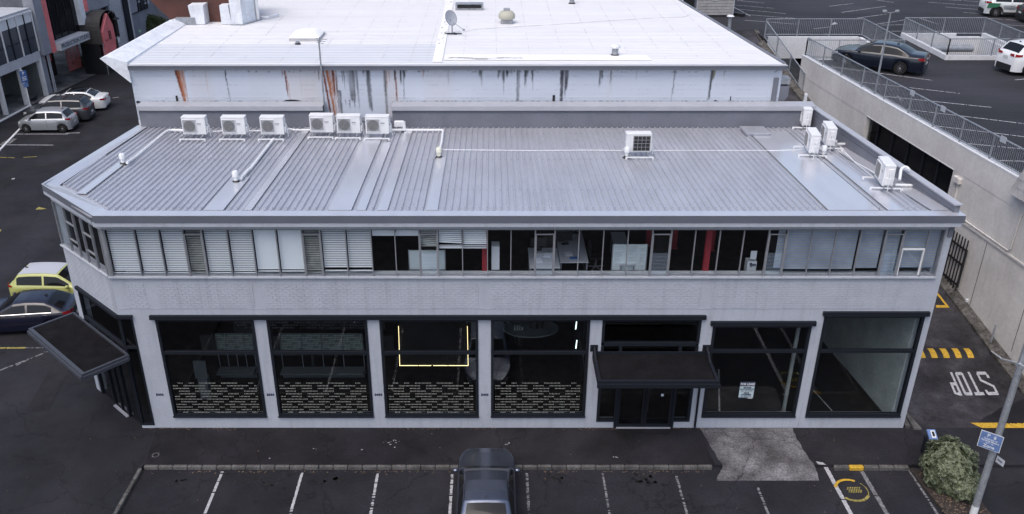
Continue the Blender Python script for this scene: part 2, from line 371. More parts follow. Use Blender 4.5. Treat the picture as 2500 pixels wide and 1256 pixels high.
# gutter litter
g = MB()
for i in range(420):
    x = rr.uniform(-11.5,7.2); y = -2.19-abs(rr.gauss(0,.05)); s = rr.uniform(.01,.035); a = rr.uniform(0,6)
    if (math.sin(x*1.3)+math.sin(x*3.1+1)) < rr.uniform(-1.6,1.2): continue
    g.sheet([(x+s*math.cos(a+k*1.57),y+s*.6*math.sin(a+k*1.57),-.11+rr.uniform(0,.006)) for k in range(4)])
for i in range(260):
    x = rr.choice([rr.uniform(-12.2,-9),rr.uniform(-3,0.5),rr.uniform(3,4.6),rr.uniform(6.4,7.5),rr.uniform(-12,14)]); y = -.02-abs(rr.gauss(0,.05)); s = rr.uniform(.01,.03); a = rr.uniform(0,6)
    g.sheet([(x+s*math.cos(a+k*1.57),y+s*.6*math.sin(a+k*1.57),.012) for k in range(4)])
for i in range(90):
    x = rr.uniform(-24,16); y = rr.uniform(-5.5,-.3); s = rr.uniform(.008,.03); a = rr.uniform(0,6)
    z = .010 if (y > -2 or x < -11.7) else -.108
    g.sheet([(x+s*math.cos(a+k*1.57),y+s*.7*math.sin(a+k*1.57),z) for k in range(4)])
o = g.obj('leaf_litter', A['litter'], kind='stuff'); tag(o, 'dry leaves and scraps scattered along the kerb and wall foot', 'leaf litter')
# oil drips
g = MB()
for cx_, cy_ in [(-10.1,-2.75),(-7.3,-2.7),(-7.9,-2.6),(-5.3,-2.6),(2.2,-2.6),(4.9,-2.62),(5.3,-2.7)]:
    for k in range(9):
        x = cx_+rr.gauss(0,.22); y = cy_+rr.gauss(0,.12); r = rr.uniform(.03,.09)
        g.sheet([(x+r*math.cos(t*.9),y+r*math.sin(t*.9),-.1145) for t in range(7)])
oil = mat('oil', (0.010,0.010,0.011), 0.5)
tag(g.obj('oil_stains', oil, kind='stuff'), 'dark oil drips on the asphalt of the parking bays', 'oil stain')
# painted bay lines (worn: the paint is broken into patches)
def worn_line(p, q, wd, z, mat_, label, cat='painted line', name='bay_line', wear=.3, group=None, seed=1, ramp=False):
    rn = random.Random(seed); p = Vector((p[0],p[1])); q = Vector((q[0],q[1])); d = q-p; L_ = d.length; d.normalize(); nr = Vector((-d.y,d.x))
    m = MB(); s = 0
    while s < L_:
        e = min(L_, s+rn.uniform(.025,.07)); prog = s/L_
        if rn.random() > wear*(.2+prog*1.3):
            a = wd/2*rn.uniform(.72,1); b = wd/2*rn.uniform(.55,1) if rn.random() < wear*1.5 else wd/2
            pts = [p+d*s-nr*b, p+d*e-nr*b*rn.uniform(.85,1), p+d*e+nr*a, p+d*s+nr*a]
            m.sheet([(v.x,v.y,(rz(v.y)+.006) if ramp else z) for v in pts])
        s = e
    o = m.obj(name, mat_); o['kind'] = 'structure'; return o
for i, (px, py, w_, wr) in enumerate([(543,1152,.10,.22),(738,1155,.10,.22),(922,1157,.10,.3),(1104,1159,.10,.3),(1286,1156,.10,.5),(1471,1156,.08,.45),(1651,1163,.09,.5),(1850,1191,.09,.4)]):
    p = onz(px,py,-.12); worn_line(p, (p.x+.0*i, -7.0), w_, -.114, A['wpaint'] if i < 4 else A['fpaint'], '', wear=wr, seed=i+5)
p = onz(2015,1134,-.0); worn_line((11.22,-1.95),(11.28,-7),.15,-.113,A['wpaint'],'',wear=.03,seed=31)
worn_line((12.35,-2.2),(12.42,-7),.15,-.113,A['fpaint'],'',wear=.02,seed=32)
worn_line((13.95,-2.1),(13.95,-7),.09,-.113,A['fpaint'],'',wear=.25,seed=33)
# yellow ring mark with hatch in the bay by the bush
g = MB(); c0 = (11.68,-3.12)
def arc(cx_,cy_,r,wd,a0,a1,z,m,n=14):
    for k in range(n):
        a = a0+(a1-a0)*k/n; b = a0+(a1-a0)*(k+1)/n
        m.sheet([(cx_+(r-wd/2)*math.cos(a),cy_+(r-wd/2)*math.sin(a),z),(cx_+(r+wd/2)*math.cos(a),cy_+(r+wd/2)*math.sin(a),z),(cx_+(r+wd/2)*math.cos(b),cy_+(r+wd/2)*math.sin(b),z),(cx_+(r-wd/2)*math.cos(b),cy_+(r-wd/2)*math.sin(b),z)])
arc(*c0,.50,.09,R(60),R(165),-.110,g); struct(g.obj('yellow_ring_mark', A['ypaint']))
g = MB(); arc(*c0,.50,.09,R(225),R(330),-.110,g); arc(*c0,.50,.03,R(-30),R(40),-.110,g)
for k in range(6):
    for j in range(4): g.sheet([(c0[0]-.16+k*.075+.035*(j%2),c0[1]-.12+j*.07,-.108),(c0[0]-.11+k*.075+.035*(j%2),c0[1]-.12+j*.07,-.108),(c0[0]-.09+k*.075+.035*(j%2),c0[1]-.07+j*.07,-.108),(c0[0]-.14+k*.075+.035*(j%2),c0[1]-.07+j*.07,-.108)])
struct(g.obj('worn_yellow_mark', A['yfaint']))
# kerb corner white patch
g = MB(); g.sheet([(10.95,-2.0,.016),(11.2,-2.03,.016),(11.12,-1.9,.016),(10.9,-1.85,.016)]); struct(g.obj('white_kerb_mark', A['wpaint']))
# yellow line across the driveway mouth
g = MB(); g.sheet([(17.15,.27,.016),(17.4,-.03,.016),(60,-.03,.016),(60,.27,.016)]); struct(g.obj('yellow_driveway_line', A['ypaint']))
g = MB()
for k in range(34): g.sheet([(18.2+k*.05+rr.uniform(-.04,.04),.27,.018),(18.3+k*.05,.27,.018),(18.27+k*.05,.27-rr.uniform(.0,.09),.018)])
# fresh dark asphalt patch beside the ramp foot
poly = [(2385,1036),(2402,1020),(2420,1012),(2440,998),(2475,985),(2500,975),(2560,980),(2560,1036)]
g.sheet([(v.x,v.y,.012) for v in [onz(*p) for p in poly]]); struct(g.obj('asphalt_patch', A['footpath']))
# left: diagonal faded line and yellow line behind the canopy, street bay lines
worn_line(onz(0,905),onz(140,850),.1,.008,A['fpaint'],'',wear=.3,seed=40)
worn_line(onz(40,893),onz(118,856),.08,.008,A['fpaint'],'',wear=.7,seed=41)
worn_line(onz(-60,851),onz(62,850),.12,.009,A['yfaint'],'',wear=.02,seed=42,name='yellow_line')
worn_line(onz(62,850),onz(118,850),.08,.008,A['fpaint'],'',wear=.6,seed=43)
for i,(a,b) in enumerate([((37,328),(167,328)),((-40,354),(130,355)),((160,326),(195,325)),((275,240),(290,238))]):
    worn_line(onz(*a),onz(*b),.10,.008,A['wpaint'],'',wear=.02,seed=50+i)
for i,(a,b) in enumerate([((-40,383),(36,386)),((57,385),(90,383))]): worn_line(onz(*a),onz(*b),.10,.009,A['yfaint'],'',wear=.1,seed=55+i,name='yellow_line')
g = MB(); g.sheet([(*onz(*p)[:2],.010) for p in [(86,513),(95,506),(115,511)]]); g.sheet([(*onz(*p)[:2],.010) for p in [(0,560),(4,562),(0,568)]]); struct(g.obj('yellow_arrow_mark', A['yfaint']))
g = MB(); g.sheet([(*onz(*p)[:2],.010) for p in [(28,437),(36,435),(36,438),(29,439)]]); struct(g.obj('white_mark', A['wpaint']))
g = MB(); g.sheet([(*onz(*p)[:2],.006) for p in [(0,352),(22,339),(42,339),(24,352)]]); struct(g.obj('grey_patch', A['pave']))
# STOP lettering on the ramp, read by drivers coming down
def ramp_poly(pts, z=.008):
    return [(v.x,v.y,rz(v.y)+z) for v in pts]
def stop_letters():
    # corners surveyed on the ramp; each letter drawn as strokes in a unit cell (u right, v down the picture)
    A0, A1, B0, B1 = onramp(2308,910), onramp(2408,908), onramp(2332,967), onramp(2440,965)
    def P(u, v): return A0.lerp(A1, u).lerp(B0.lerp(B1, u), v)
    # upside-down STOP: from picture-left to right P,O,T,S turned half round
    def quad(m, a, b, c, d): m.sheet(ramp_poly([P(*a),P(*b),P(*c),P(*d)]))
    t, h = .052, .13
    out = []
    m = MB(); x = 0.0       # P (rotated): stem at its right side, bowl at bottom-left
    quad(m,(x+.11,0),(x+.11+t,0),(x+.11+t,1),(x+.11,1)); quad(m,(x,.44),(x+.11,.44),(x+.11,.44+h),(x+t,.44+h)); quad(m,(x,.44),(x+t,.44+h),(x+t,1-h),(x,1-h*.6)); quad(m,(x,1-h*.6),(x+t,1-h),(x+.11,1-h),(x+.11,1))
    out.append(m); m = MB(); x = .22
    quad(m,(x,h*.5),(x+t,h),(x+t,1-h),(x,1-h*.5)); quad(m,(x+.19-t,h),(x+.19,h*.5),(x+.19,1-h*.5),(x+.19-t,1-h)); quad(m,(x,h*.5),(x+.03,0),(x+.16,0),(x+.19,h*.5)); quad(m,(x,h*.5),(x+.19,h*.5),(x+.19-t,h),(x+t,h))
    quad(m,(x+t,1-h),(x+.19-t,1-h),(x+.19,1-h*.5),(x,1-h*.5)); quad(m,(x,1-h*.5),(x+.19,1-h*.5),(x+.16,1),(x+.03,1))
    out.append(m); m = MB(); x = .46
    quad(m,(x+.075,0),(x+.075+t,0),(x+.075+t,1-h),(x+.075,1-h)); quad(m,(x,1-h),(x+.21,1-h),(x+.21,1),(x,1))
    out.append(m); m = MB(); x = .73
    quad(m,(x+.02,0),(x+.24,0),(x+.26,h),(x+.03,h)); quad(m,(x+.21,h),(x+.27,h),(x+.27,.28),(x+.21,.28)); quad(m,(x,h*.5),(x+t,h),(x+t,.36),(x,.40)); quad(m,(x,.40),(x+t,.34),(x+.27,.60),(x+.22,.66))
    quad(m,(x+.22,.62),(x+.27,.58),(x+.27,1-h*.4),(x+.22,1-h)); quad(m,(x,1-h),(x+.22,1-h),(x+.27,1-h*.4),(x+.25,1)); quad(m,(x,1-h),(x+.25,1),(x+.03,1),(x,1-h*.4)); quad(m,(x,.78),(x+t,.78),(x+t,1-h),(x,1-h))
    out.append(m); return out
st = None
for m in stop_letters():
    o = m.obj('stop_letter', A['wpaint']); o['kind'] = 'structure'
# yellow no-parking corner further up
m = MB()
pts = [onramp(*p) for p in [(2285,752),(2318,752),(2311,746),(2285,746)]]; m.sheet(ramp_poly(pts,.010))
pts = [onramp(*p) for p in [(2318,752),(2290,716),(2284,716),(2308,746)]]; m.sheet(ramp_poly(pts,.012)); struct(m.obj('yellow_corner_mark', A['ypaint']))
# ================================================================ SPEED HUMP
a = onramp(2240,863); b = onramp(2386,863); hy = a.y
hz = rz(hy)
sh = thing('speed_hump', 'black and yellow rubber speed hump across the driveway', 'speed hump', (a.x,hy,hz))
nseg = 11; x0, x1 = 16.55, b.x; ws = (x1-x0)/nseg
def hump(m, xa, xb, yo=0):
    pr = [(-.26,0),(-.18,.04),(-.07,.062),(.07,.062),(.18,.04),(.26,0)]
    for (u0,v0),(u1,v1) in zip(pr,pr[1:]):
        m.sheet([(xa,hy+u0,rz(hy+u0)+v0+.008),(xb,hy+u0,rz(hy+u0)+v0+.008),(xb,hy+u1,rz(hy+u1)+v1+.008),(xa,hy+u1,rz(hy+u1)+v1+.008)])
for i in range(nseg):
    m = MB(); hump(m, x0+i*ws, x0+(i+1)*ws)
    yel = (i % 3 == 0 or i in (3,)) if False else (i in (1,4,7,10)) if False else (i%2==1)
    m.obj('hump_segment', A['ypaint'] if yel else A['black'], sh, label='yellow hump segment' if yel else 'black hump segment')
# odd marks: splats of white paint, a valve cover, tar patches
g = MB(); rn_ = random.Random(77)
for (px, py, n_, sp) in ((953,1081,16,.12),(1235,1087,3,.05),(1503,1117,3,.04),(885,1100,2,.03),(35,437,0,.05),(768,1098,2,.02),(660,1120,2,.03)):
    c = onz(px,py,0)
    for k in range(n_):
        x = c.x+rn_.gauss(0,sp); y = c.y+rn_.gauss(0,sp); s = rn_.uniform(.012,.04); a = rn_.uniform(0,6)
        g.sheet([(x+s*math.cos(a+q*1.2),y+s*.6*math.sin(a+q*1.2),.012) for q in range(5)])
struct(g.obj('paint_splats', A['wpaint']))
g = MB(); c = onz(380,1112,0); arc(c.x,c.y,.11,.02,0,6.28,.011,g,16); struct(g.obj('valve_cover', A['fpaint']))
g = MB()
for pts in ([(-24,-2.2),(-20.5,-2.5),(-20.2,-4.5),(-23.8,-4.2)],[(-17.5,4.5),(-16.7,4.4),(-16.2,1.0),(-17.0,.9)],[(-6.2,-4.6),(-4.6,-4.7),(-4.6,-6.5),(-6.3,-6.4)]):
    z = .007 if pts[0][0] < -12 else -.1165
    g.sheet([(x,y,z) for x,y in pts])
struct(g.obj('tar_patch', A['footpath']))
# ================================================================ GREY COMMERCIAL BUILDING
B = thing('commercial_building', 'long grey two storey commercial building with ribbed metal roof and cut corner', 'building', (0,5,0))
XL, XR = -12.4, 14.62
def rfz(y): return 8.30-.053*(y+.3)          # roof sheet height
SKR = -.098                                   # the right flank runs skew
C0 = Vector((-12.4,0,0)); C1 = Vector((-15.0,2.42,0)); CU = (C1-C0).normalized(); CL = (C1-C0).length
CN = Vector((CU.y,-CU.x,0)); CN = CN if CN.y < 0 else -CN
Tch = Matrix(((CU.x,-CN.x,0,C0.x),(CU.y,-CN.y,0,C0.y),(0,0,1,0),(0,0,0,1)))   # local: x along chamfer, y inward, z up
D1 = Vector((-14.80,10.4,0)); DU = (D1-C1).normalized(); DLn = (D1-C1).length
DN = Vector((DU.y,-DU.x,0)); DN = DN if DN.x < 0 else -DN
Tlf = Matrix(((DU.x,-DN.x,0,C1.x),(DU.y,-DN.y,0,C1.y),(0,0,1,0),(0,0,0,1)))
WT = .28
w = MB()
wins = [(-11.20,-7.92),(-7.50,-4.15),(-3.74,-.45),(-.02,3.29),(3.70,7.0),(7.40,10.70),(11.06,14.40)]
# piers
xs = [XL]+[v for a in wins for v in a]+[XR]
for i in range(0, len(xs), 2):
    x0, x1 = xs[i], xs[i+1]
    if i == 0: x0 = -11.95
    w.box(x0, x1, 0, WT, .50, 4.50)
w.box(-11.95, 3.70, 0, WT, 0, .50); w.box(3.70, 4.34, 0, WT, 0, .27); w.box(6.42, 7.0, 0, WT, 0, .27)                      # plinth
w.box(7.0, XR, 0, WT, 0, .50)
w.box(XL, XR, 0, WT, 4.70, 6.03)                       # spandrel
w.box(XL, 3.70, 0, WT, 4.50, 4.70); w.box(3.70,7.0,0,WT,4.50,4.70); w.box(7.0,11.06,0,WT,4.50,4.70)
w.box(11.06,14.40,0,WT,4.64,4.70); w.box(14.40,XR,0,WT,4.50,4.70)
w.box(7.40,10.70,0,WT,4.26,4.50)
w.box(XL, XR, -.02, WT, 7.76, 7.98)                    # head beam
w.box(14.40, XR, 0, WT, 6.03, 7.76)
wall = w.obj('wall', A['wall'], B)
# chamfer wall and flanks
w = MB(); w.T = Tch
w.box(0.02, CL, 0, WT, 4.55, 6.03); w.box(CL-.45, CL, 0, WT, 3.2, 4.55); w.box(0, CL, -.02, WT, 7.76, 7.98); w.box(CL-.3,CL,0,WT,0,3.2)
w.T = Tlf; w.box(0, DLn, 0, WT, 0, 7.70)
w.T = None
w.prism([(14.62,.28),(14.62,0.28),(14.62+SKR*10.4,10.4),(14.34+SKR*10.4,10.4),(14.34,.28)], 0, 7.70)
w.prism([(-14.72,10.12),(13.35,10.12),(13.35,10.4),(-14.72,10.4)], 0, 7.70)
wall2 = w.obj('side_wall', A['wall'], B)
# ---- painted bricks: raised a few millimetres; the courses show through the paint
cols = [(-11.95,-11.32),(-10.95,-7.80),(-7.42,-.42),(-.02,6.86),(7.30,14.32)]
bl, bh, nz = .235, .086, 11
rb = random.Random(11)
singles = []; allb = []
for (x0, x1) in cols:
    for c in range(nz):
        z = 4.90+c*bh; x = x0 - (bl/2 if c % 2 else 0)
        while x < x1:
            a, b_ = max(x, x0), min(x+bl, x1)
            if b_-a > .05: allb.append((a, b_, z))
            x += bl
rb.shuffle(allb)
shared = {}
def brickmesh(L_):
    k = round(L_, 2)
    if k not in shared:
        m = MB(); m.bbox(0, L_-.012, -.008, .0, 0, bh-.011, .003)
        me = bpy.data.meshes.new('brick'); me.from_pydata([tuple(v) for v in m.v], [], m.f); me.materials.append(A['brick']); shared[k] = me
    return shared[k]
big = [q for q in allb if q[0] > -7.4 and q[1] < 6.9][:300]; bset = set(big)
for a, b_, z in big:
    share('brick', brickmesh(round(b_-a,3)), wall, (a-0, -5-.001-rb.uniform(0,.004), z), (rb.uniform(-.012,.012),0,rb.uniform(-.004,.004)))
m = MB()
for a, b_, z in allb:
    if (a,b_,z) in bset: continue
    yo = -.001-rb.uniform(0,.004); m.bbox(a, b_-.012, yo-.008, yo, z, z+bh-.011, .003)
m.obj('brickwork', A['brick'], wall, kind='stuff')
m = MB(); m.T = Tch
for c in range(14):
    z = 4.78+c*bh; x = .15-(bl/2 if c % 2 else 0)
    while x < CL-.2:
        a, b_ = max(x,.15), min(x+bl, CL-.2)
        if b_-a > .05:
            yo = -.001-rb.uniform(0,.004); m.bbox(a, b_-.012, yo-.008, yo, z, z+bh-.011, .003)
        x += bl
m.obj('brickwork', A['brick'], wall2, kind='stuff')
# string course lines
m = MB(); m.box(XL+.2, XR-.2, -.006, 0, 5.875, 5.89); m.box(XL+.1,XR-.1,-.012,0,4.865,4.875); m.obj('band_joint', A['wall'], wall)
# ---- upper window band
sill = MB(); sill.box(XL-.02, 14.40, -.09, .12, 6.03, 6.075); sill.T = Tch; sill.box(0.03, CL+.03, -.07, .12, 6.03, 6.08)
sill.obj('window_sill', A['wall'], B)
MX = [-12.27,-11.33,-10.55,-9.78,-9.19,-8.39,-7.61,-6.84,-6.02,-5.44,-4.64,-3.83,-3.07,-2.3,-1.71,-.93,-.13,.62,1.39,2.01,2.78,3.56,4.34,5.11,5.71,6.47,7.25,8.01,8.8,9.39,10.18,10.94,11.72,12.52,13.10,13.87,14.37]
narrow = {3,8,13,18,23,28,33}
Z0, Z1 = 6.08, 7.75
win = MB(); win.box(-12.36,14.40,.0,.07,Z1-.03,Z1); win.box(-12.36,14.40,.0,.06,Z0,Z0+.035)
wf = win.obj('window_frame', A['alu'], B)
for i, x in enumerate(MX):
    m = MB(); t = .028 if not ((i in narrow) or (i-1 in narrow)) else .04
    m.box(x-t/2, x+t/2, -.035, .05, Z0+.002, Z1-.03); m.obj('mullion', A['alu'], wf)
for i in range(len(MX)-1):
    a, b_ = MX[i]+.02, MX[i+1]-.02
    if i in narrow:       # louvre bay: glass blades in a channel
        m = MB(); m.box(a,b_,-.01,.03,Z1-.20,Z1-.165); m.box(a,a+.03,-.02,.03,Z0+.05,Z1-.20); m.box(b_-.03,b_,-.02,.03,Z0+.05,Z1-.20)
        lf = m.obj('louvre_frame', A['alu'], B)
        nb = 11; hh = (Z1-.20-Z0-.05)/nb
        for k in range(nb):
            z = Z0+.05+k*hh; open_ = .05 if (i >= 13 and k < 6) else .012
            q = MB(); q.extr([(a+.03,.012-open_,z),(b_-.03,.012-open_,z),(b_-.03,.022,z+hh*1.04),(a+.03,.022,z+hh*1.04)], (0,.005,0))
            if k < 6 or k % 2: q.box(a+.03,b_-.03,.010-open_,.014-open_,z-.003,z+.006)
            q.obj('louvre_blade', A['uglass'], lf)
        q = MB(); q.box(a,b_,.01,.015,Z1-.165,Z1-.03); q.obj('pane', A['uglass'], lf)
    else:
        m = MB(); m.box(a,b_,.012,.017,Z0+.035,Z1-.03); m.obj('pane', A['uglass'], wf)
m = MB(); m.box(13.12,13.85,-.02,.04,7.02,7.07); m.box(13.12,13.16,-.02,.04,Z0+.04,7.02); m.box(13.81,13.85,-.02,.04,Z0+.04,7.02); m.obj('casement', A['ac'], wf)
# blinds behind the glass
def blind(xa, xb, ztop, zbot, yb, ang, mt, slant=0):
    m = MB(); pitch = .064; n_ = int((ztop-zbot)/pitch)
    for k in range(n_):
        z = ztop-k*pitch
        dy = .024*math.cos(ang); dz = .026*math.sin(ang)*(1.25 if ang > 1.2 else 1); sl_ = slant*k/n_
        m.sheet([(xa,yb-dy,z-dz),(xb,yb-dy,z-dz+sl_),(xb,yb+dy,z+dz+sl_),(xa,yb+dy,z+dz)])
    m.box(xa,xb,yb-.02,yb+.02,zbot-.03,zbot+.0)
    return m.obj('blind', mt, B, label='venetian blind')
for i in range(0, 11):
    a, b_ = MX[i]+.03, MX[i+1]-.03
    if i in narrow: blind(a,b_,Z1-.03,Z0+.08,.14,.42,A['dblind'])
    elif i in (6,7): blind(a,b_,Z1-.04,Z0+.14,.12,1.25,A['blind'])
    else: blind(a,b_,Z1-.04,Z0+(.16 if i>8 else .08),.12,.52,A['blind'])
for i in (11,12): blind(MX[i]+.03,MX[i+1]-.03,Z1-.12,Z1-.2,.12,1.3,A['blind'])
q = MB(); q.box(MX[11]+.03,MX[13]-.03,.11,.13,7.47,7.61); q.obj('blind_stack', A['blind'], B)
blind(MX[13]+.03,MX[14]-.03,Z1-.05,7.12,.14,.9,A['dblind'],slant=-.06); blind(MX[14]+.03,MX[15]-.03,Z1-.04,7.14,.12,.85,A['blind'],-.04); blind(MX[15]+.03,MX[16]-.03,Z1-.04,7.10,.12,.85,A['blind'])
q = MB(); q.box(MX[14]+.03,MX[16]-.03,.10,.12,7.03,7.13); q.obj('blind_stack', A['blind'], B)
# gauzy blinds at the right end (blue-grey with tan waves)
gz = mat('gauze_blind', (0.30,0.34,0.40), 0.6, var=0.5, vs=1.4, stretch=(.6,1,1))
nn = gz.node_tree; wv = nn.nodes.new('ShaderNodeTexWave'); wv.bands_direction = 'Z'; wv.inputs['Scale'].default_value = 2.4; wv.inputs['Distortion'].default_value = 2.2; wv.inputs['Detail'].default_value = 1; wv.inputs['Detail Scale'].default_value = .6
ge = nn.nodes.new('ShaderNodeNewGeometry'); mx = nn.nodes.new('ShaderNodeMix'); mx.data_type = 'RGBA'; mp = nn.nodes.new('ShaderNodeMapping'); mp.inputs['Scale'].default_value = (.5,1,1.4)
bs = nn.nodes['Principled BSDF']; src = bs.inputs['Base Color'].links[0].from_socket
nn.links.new(ge.outputs['Position'], mp.inputs[0]); nn.links.new(mp.outputs[0], wv.inputs['Vector']); nn.links.new(wv.outputs['Fac'], mx.inputs[0]); mx.inputs[6].default_value = (.17,.25,.43,1); mx.inputs[7].default_value = (.33,.30,.24,1)
m2 = nn.nodes.new('ShaderNodeMix'); m2.data_type = 'RGBA'; m2.inputs[0].default_value = .7; nn.links.new(src, m2.inputs[6]); nn.links.new(mx.outputs[2], m2.inputs[7]); nn.links.new(m2.outputs[2], bs.inputs['Base Color'])
for (a, b_, zb) in [(9.15,9.38,6.35),(9.44,11.7,6.30),(11.76,12.50,6.34),(12.56,13.06,6.1),(13.14,14.33,6.36)]:
    q = MB(); q.box(a,b_,.15,.16,zb,Z1-.04); q.box(a,b_,.13,.165,zb-.03,zb); q.obj('roller_blind', gz, B)
# glass on the chamfer
m = MB(); m.T = Tch; m.box(.02,CL,.0,.06,Z1-.04,Z1); m.box(.02,CL,.0,.06,Z0,Z0+.04); m.box(.02,.06,.0,.06,Z0+.04,Z1-.04)
cf = m.obj('corner_window_frame', A['alu'], B)
cs = [.06,.72,1.42,2.02,2.72,CL-.05]
for i, s in enumerate(cs):
    m = MB(); m.T = Tch; m.box(s-.018,s+.018,-.03,.05,Z0,Z1-.04); m.obj('mullion', A['alu'], cf)
for a, b_ in ((.72,1.42),(2.02,2.72)):
    for z in (6.55,7.18):
        m = MB(); m.T = Tch; m.box(a+.025,b_-.025,-.02,.04,z,z+.035); m.obj('transom', A['alu'], cf)
for a, b_ in zip(cs, cs[1:]):
    m = MB(); m.T = Tch; m.box(a+.02,b_-.02,.012,.018,Z0+.04,Z1-.04); m.obj('pane', A['uglass'], cf)
m = MB(); m.box(-12.40,-12.30,-.03,.06,Z0,Z1); m.obj('corner_post', A['alu'], B)
# ---- interior shells
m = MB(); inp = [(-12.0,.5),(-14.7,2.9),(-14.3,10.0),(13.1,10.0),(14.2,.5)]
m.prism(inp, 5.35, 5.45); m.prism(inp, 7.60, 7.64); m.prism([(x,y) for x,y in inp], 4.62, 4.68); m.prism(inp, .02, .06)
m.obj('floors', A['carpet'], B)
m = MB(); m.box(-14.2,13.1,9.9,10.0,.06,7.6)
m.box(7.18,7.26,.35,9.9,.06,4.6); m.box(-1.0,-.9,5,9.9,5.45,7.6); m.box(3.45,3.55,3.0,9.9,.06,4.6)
m.T = Tlf; m.box(.35,DLn-.2,WT+.01,WT+.05,.06,7.6); m.T = None  # dark lining added inside the flank wall to hide its lit face
m.obj('room_walls_and_dark_lining', A['dark'], B)
m = MB(); m.box(XL+.4,14.3,.30,.36,5.45,6.02); m.obj('window_bench', A['wall'], B)     # upstand under the upper glass
m = MB(); m.box(XL+.4,14.3,.16,.36,6.03,6.09); m.obj('inner_sill', A['lgrey'], B)
# ground floor shop windows
def shop(a, b_, z0, z1, name='shop_window', tr=3.14, film=False):
    m = MB(); t = .09
    m.box(a,a+t,-.03,.12,z0,z1); m.box(b_-t,b_,-.03,.12,z0,z1); m.box(a+t,b_-t,-.03,.12,z1-.1,z1); m.box(a+t,b_-t,-.03,.12,z0,z0+.11)
    m.box(a-.01,b_+.01,-.07,-.03,z0-.02,z0+.03)
    f = m.obj(name, A['frame'], B)
    m = MB(); m.box(a+t,b_-t,-.02,.1,tr-.055,tr+.055); m.obj('transom', A['frame'], f)
    for za, zb in ((z0+.11,tr-.055),(tr+.055,z1-.1)):
        m = MB(); m.box(a+t,b_-t,.03,.037,za,zb); m.obj('pane', A['glass'], f)
    return f
for k,(a,b_) in enumerate(wins[:4]):
    f = shop(a,b_,.50,4.49)
    # frosted film of short dashes in groups of four
    m = MB(); rf = random.Random(21); x0 = a+.16; pit = .047; n_ = int((b_-a-.32)/pit)
    den = [[random.Random(r_*31+c_).random() < .93 for c_ in range(24)] for r_ in range(12)]; pat = ["0111011101110011","1011110110111101","1110110111011011","0110111011100111","1111011110110110","1011011101101101","1111101111011111","0111010110111010","1101111101101111","1110111011111011","1111011101101101","0101110111011010"]
    for r in range(12):
        z = 1.870-r*0.1121; row = pat[(r+k*0)%12]
        for c in range(n_):
            if row[(c//4) % 16] == '1' and den[r][(c//4) % 24]: x = x0+c*pit; m.sheet([(x,.026,z),(x+.014,.026,z),(x+.014,.026,z+.038),(x,.026,z+.038)])
    m.obj('window_film', A['film'], f, kind='stuff')
shop(7.40,10.70,.50,4.25,tr=3.2); shop(11.06,14.40,.50,4.63,tr=3.2)
# entrance bay
m = MB(); m.box(3.70,3.79,-.03,.12,3.55,4.49); m.box(6.91,7.0,-.03,.12,3.55,4.49); m.box(3.79,6.91,-.03,.12,4.39,4.49); m.box(3.79,6.91,-.03,.12,3.42,3.55)
f = m.obj('shop_window', A['frame'], B); m = MB(); m.box(3.79,6.91,.03,.037,3.55,4.39); m.obj('pane', A['glass'], f)
m = MB(); m.box(3.70,3.80,-.03,.12,.28,3.42); m.box(6.90,7.0,-.03,.12,.28,3.42); m.box(4.32,4.42,-.03,.14,.02,3.42); m.box(6.34,6.44,-.03,.14,.02,3.42)
m.box(4.42,6.34,-.03,.12,2.62,2.72); m.box(3.80,4.32,-.03,.12,.28,.36); m.box(6.44,6.90,-.03,.12,.28,.36)
ef = m.obj('entrance_frame', A['frame'], B)
for a,b_,z0,z1 in ((3.80,4.32,.36,3.42),(6.44,6.90,.36,3.42),(4.42,6.34,2.72,3.42)):
    m = MB(); m.box(a,b_,.03,.037,z0,z1); m.obj('pane', A['glass'], ef)
for a,b_,hx in ((4.43,5.37,5.29),(5.39,6.33,5.47)):
    m = MB(); m.box(a,a+.08,0,.05,.03,2.6); m.box(b_-.08,b_,0,.05,.03,2.6); m.box(a+.08,b_-.08,0,.05,2.5,2.6); m.box(a+.08,b_-.08,0,.05,.03,.16)
    d = m.obj('door', A['frame'], B); m = MB(); m.box(a+.08,b_-.08,.02,.027,.16,2.5); m.obj('pane', A['glass'], d)
    m = MB(); m.tube([(hx,-.05,.75),(hx,-.05,1.9)],.018); m.box(hx-.01,hx+.01,-.05,0,.85,.87); m.box(hx-.01,hx+.01,-.05,0,1.78,1.8); m.obj('handle', A['black'], d)
m = MB(); m.box(4.42,6.34,-.06,.0,.0,.035); m.obj('threshold', A['cap'], B)
m = MB(); m.box(5.9,6.0,-.002,.0,1.35,1.46); m.obj('access_sticker', A['paleblue'], B); m = MB(); m.lathe([(0.0,0),(.05,0),(.05,.004),(0,.004)],(3.98,-.006,1.75),12,'y'); m.obj('round_sticker', A['paleblue'], B)
m = MB(); m.box(5.91,5.99,-.005,-.003,1.36,1.45); m.box(5.925,5.975,-.0065,-.0055,1.372,1.438); m.obj('sticker_print', A['signwhite'], B)
# head flashings
m = MB(); m.box(-11.34,7.12,-.11,0,4.52,4.63); m.box(-11.34,7.12,-.13,0,4.50,4.52); m.obj('head_flashing', A['frame'], B)
m = MB(); m.box(7.30,10.80,-.11,0,4.28,4.40); m.box(7.30,10.80,-.13,0,4.26,4.28); m.obj('head_flashing', A['frame'], B)
m = MB(); m.box(10.98,14.50,-.11,0,4.65,4.77); m.box(10.98,14.50,-.13,0,4.63,4.65); m.obj('head_flashing', A['frame'], B)
m = MB(); m.box(-12.44,-11.92,-.11,0,4.52,4.63); m.T = Tch; m.box(-.05,CL-.5,-.11,0,4.52,4.63); m.obj('head_flashing', A['frame'], B)
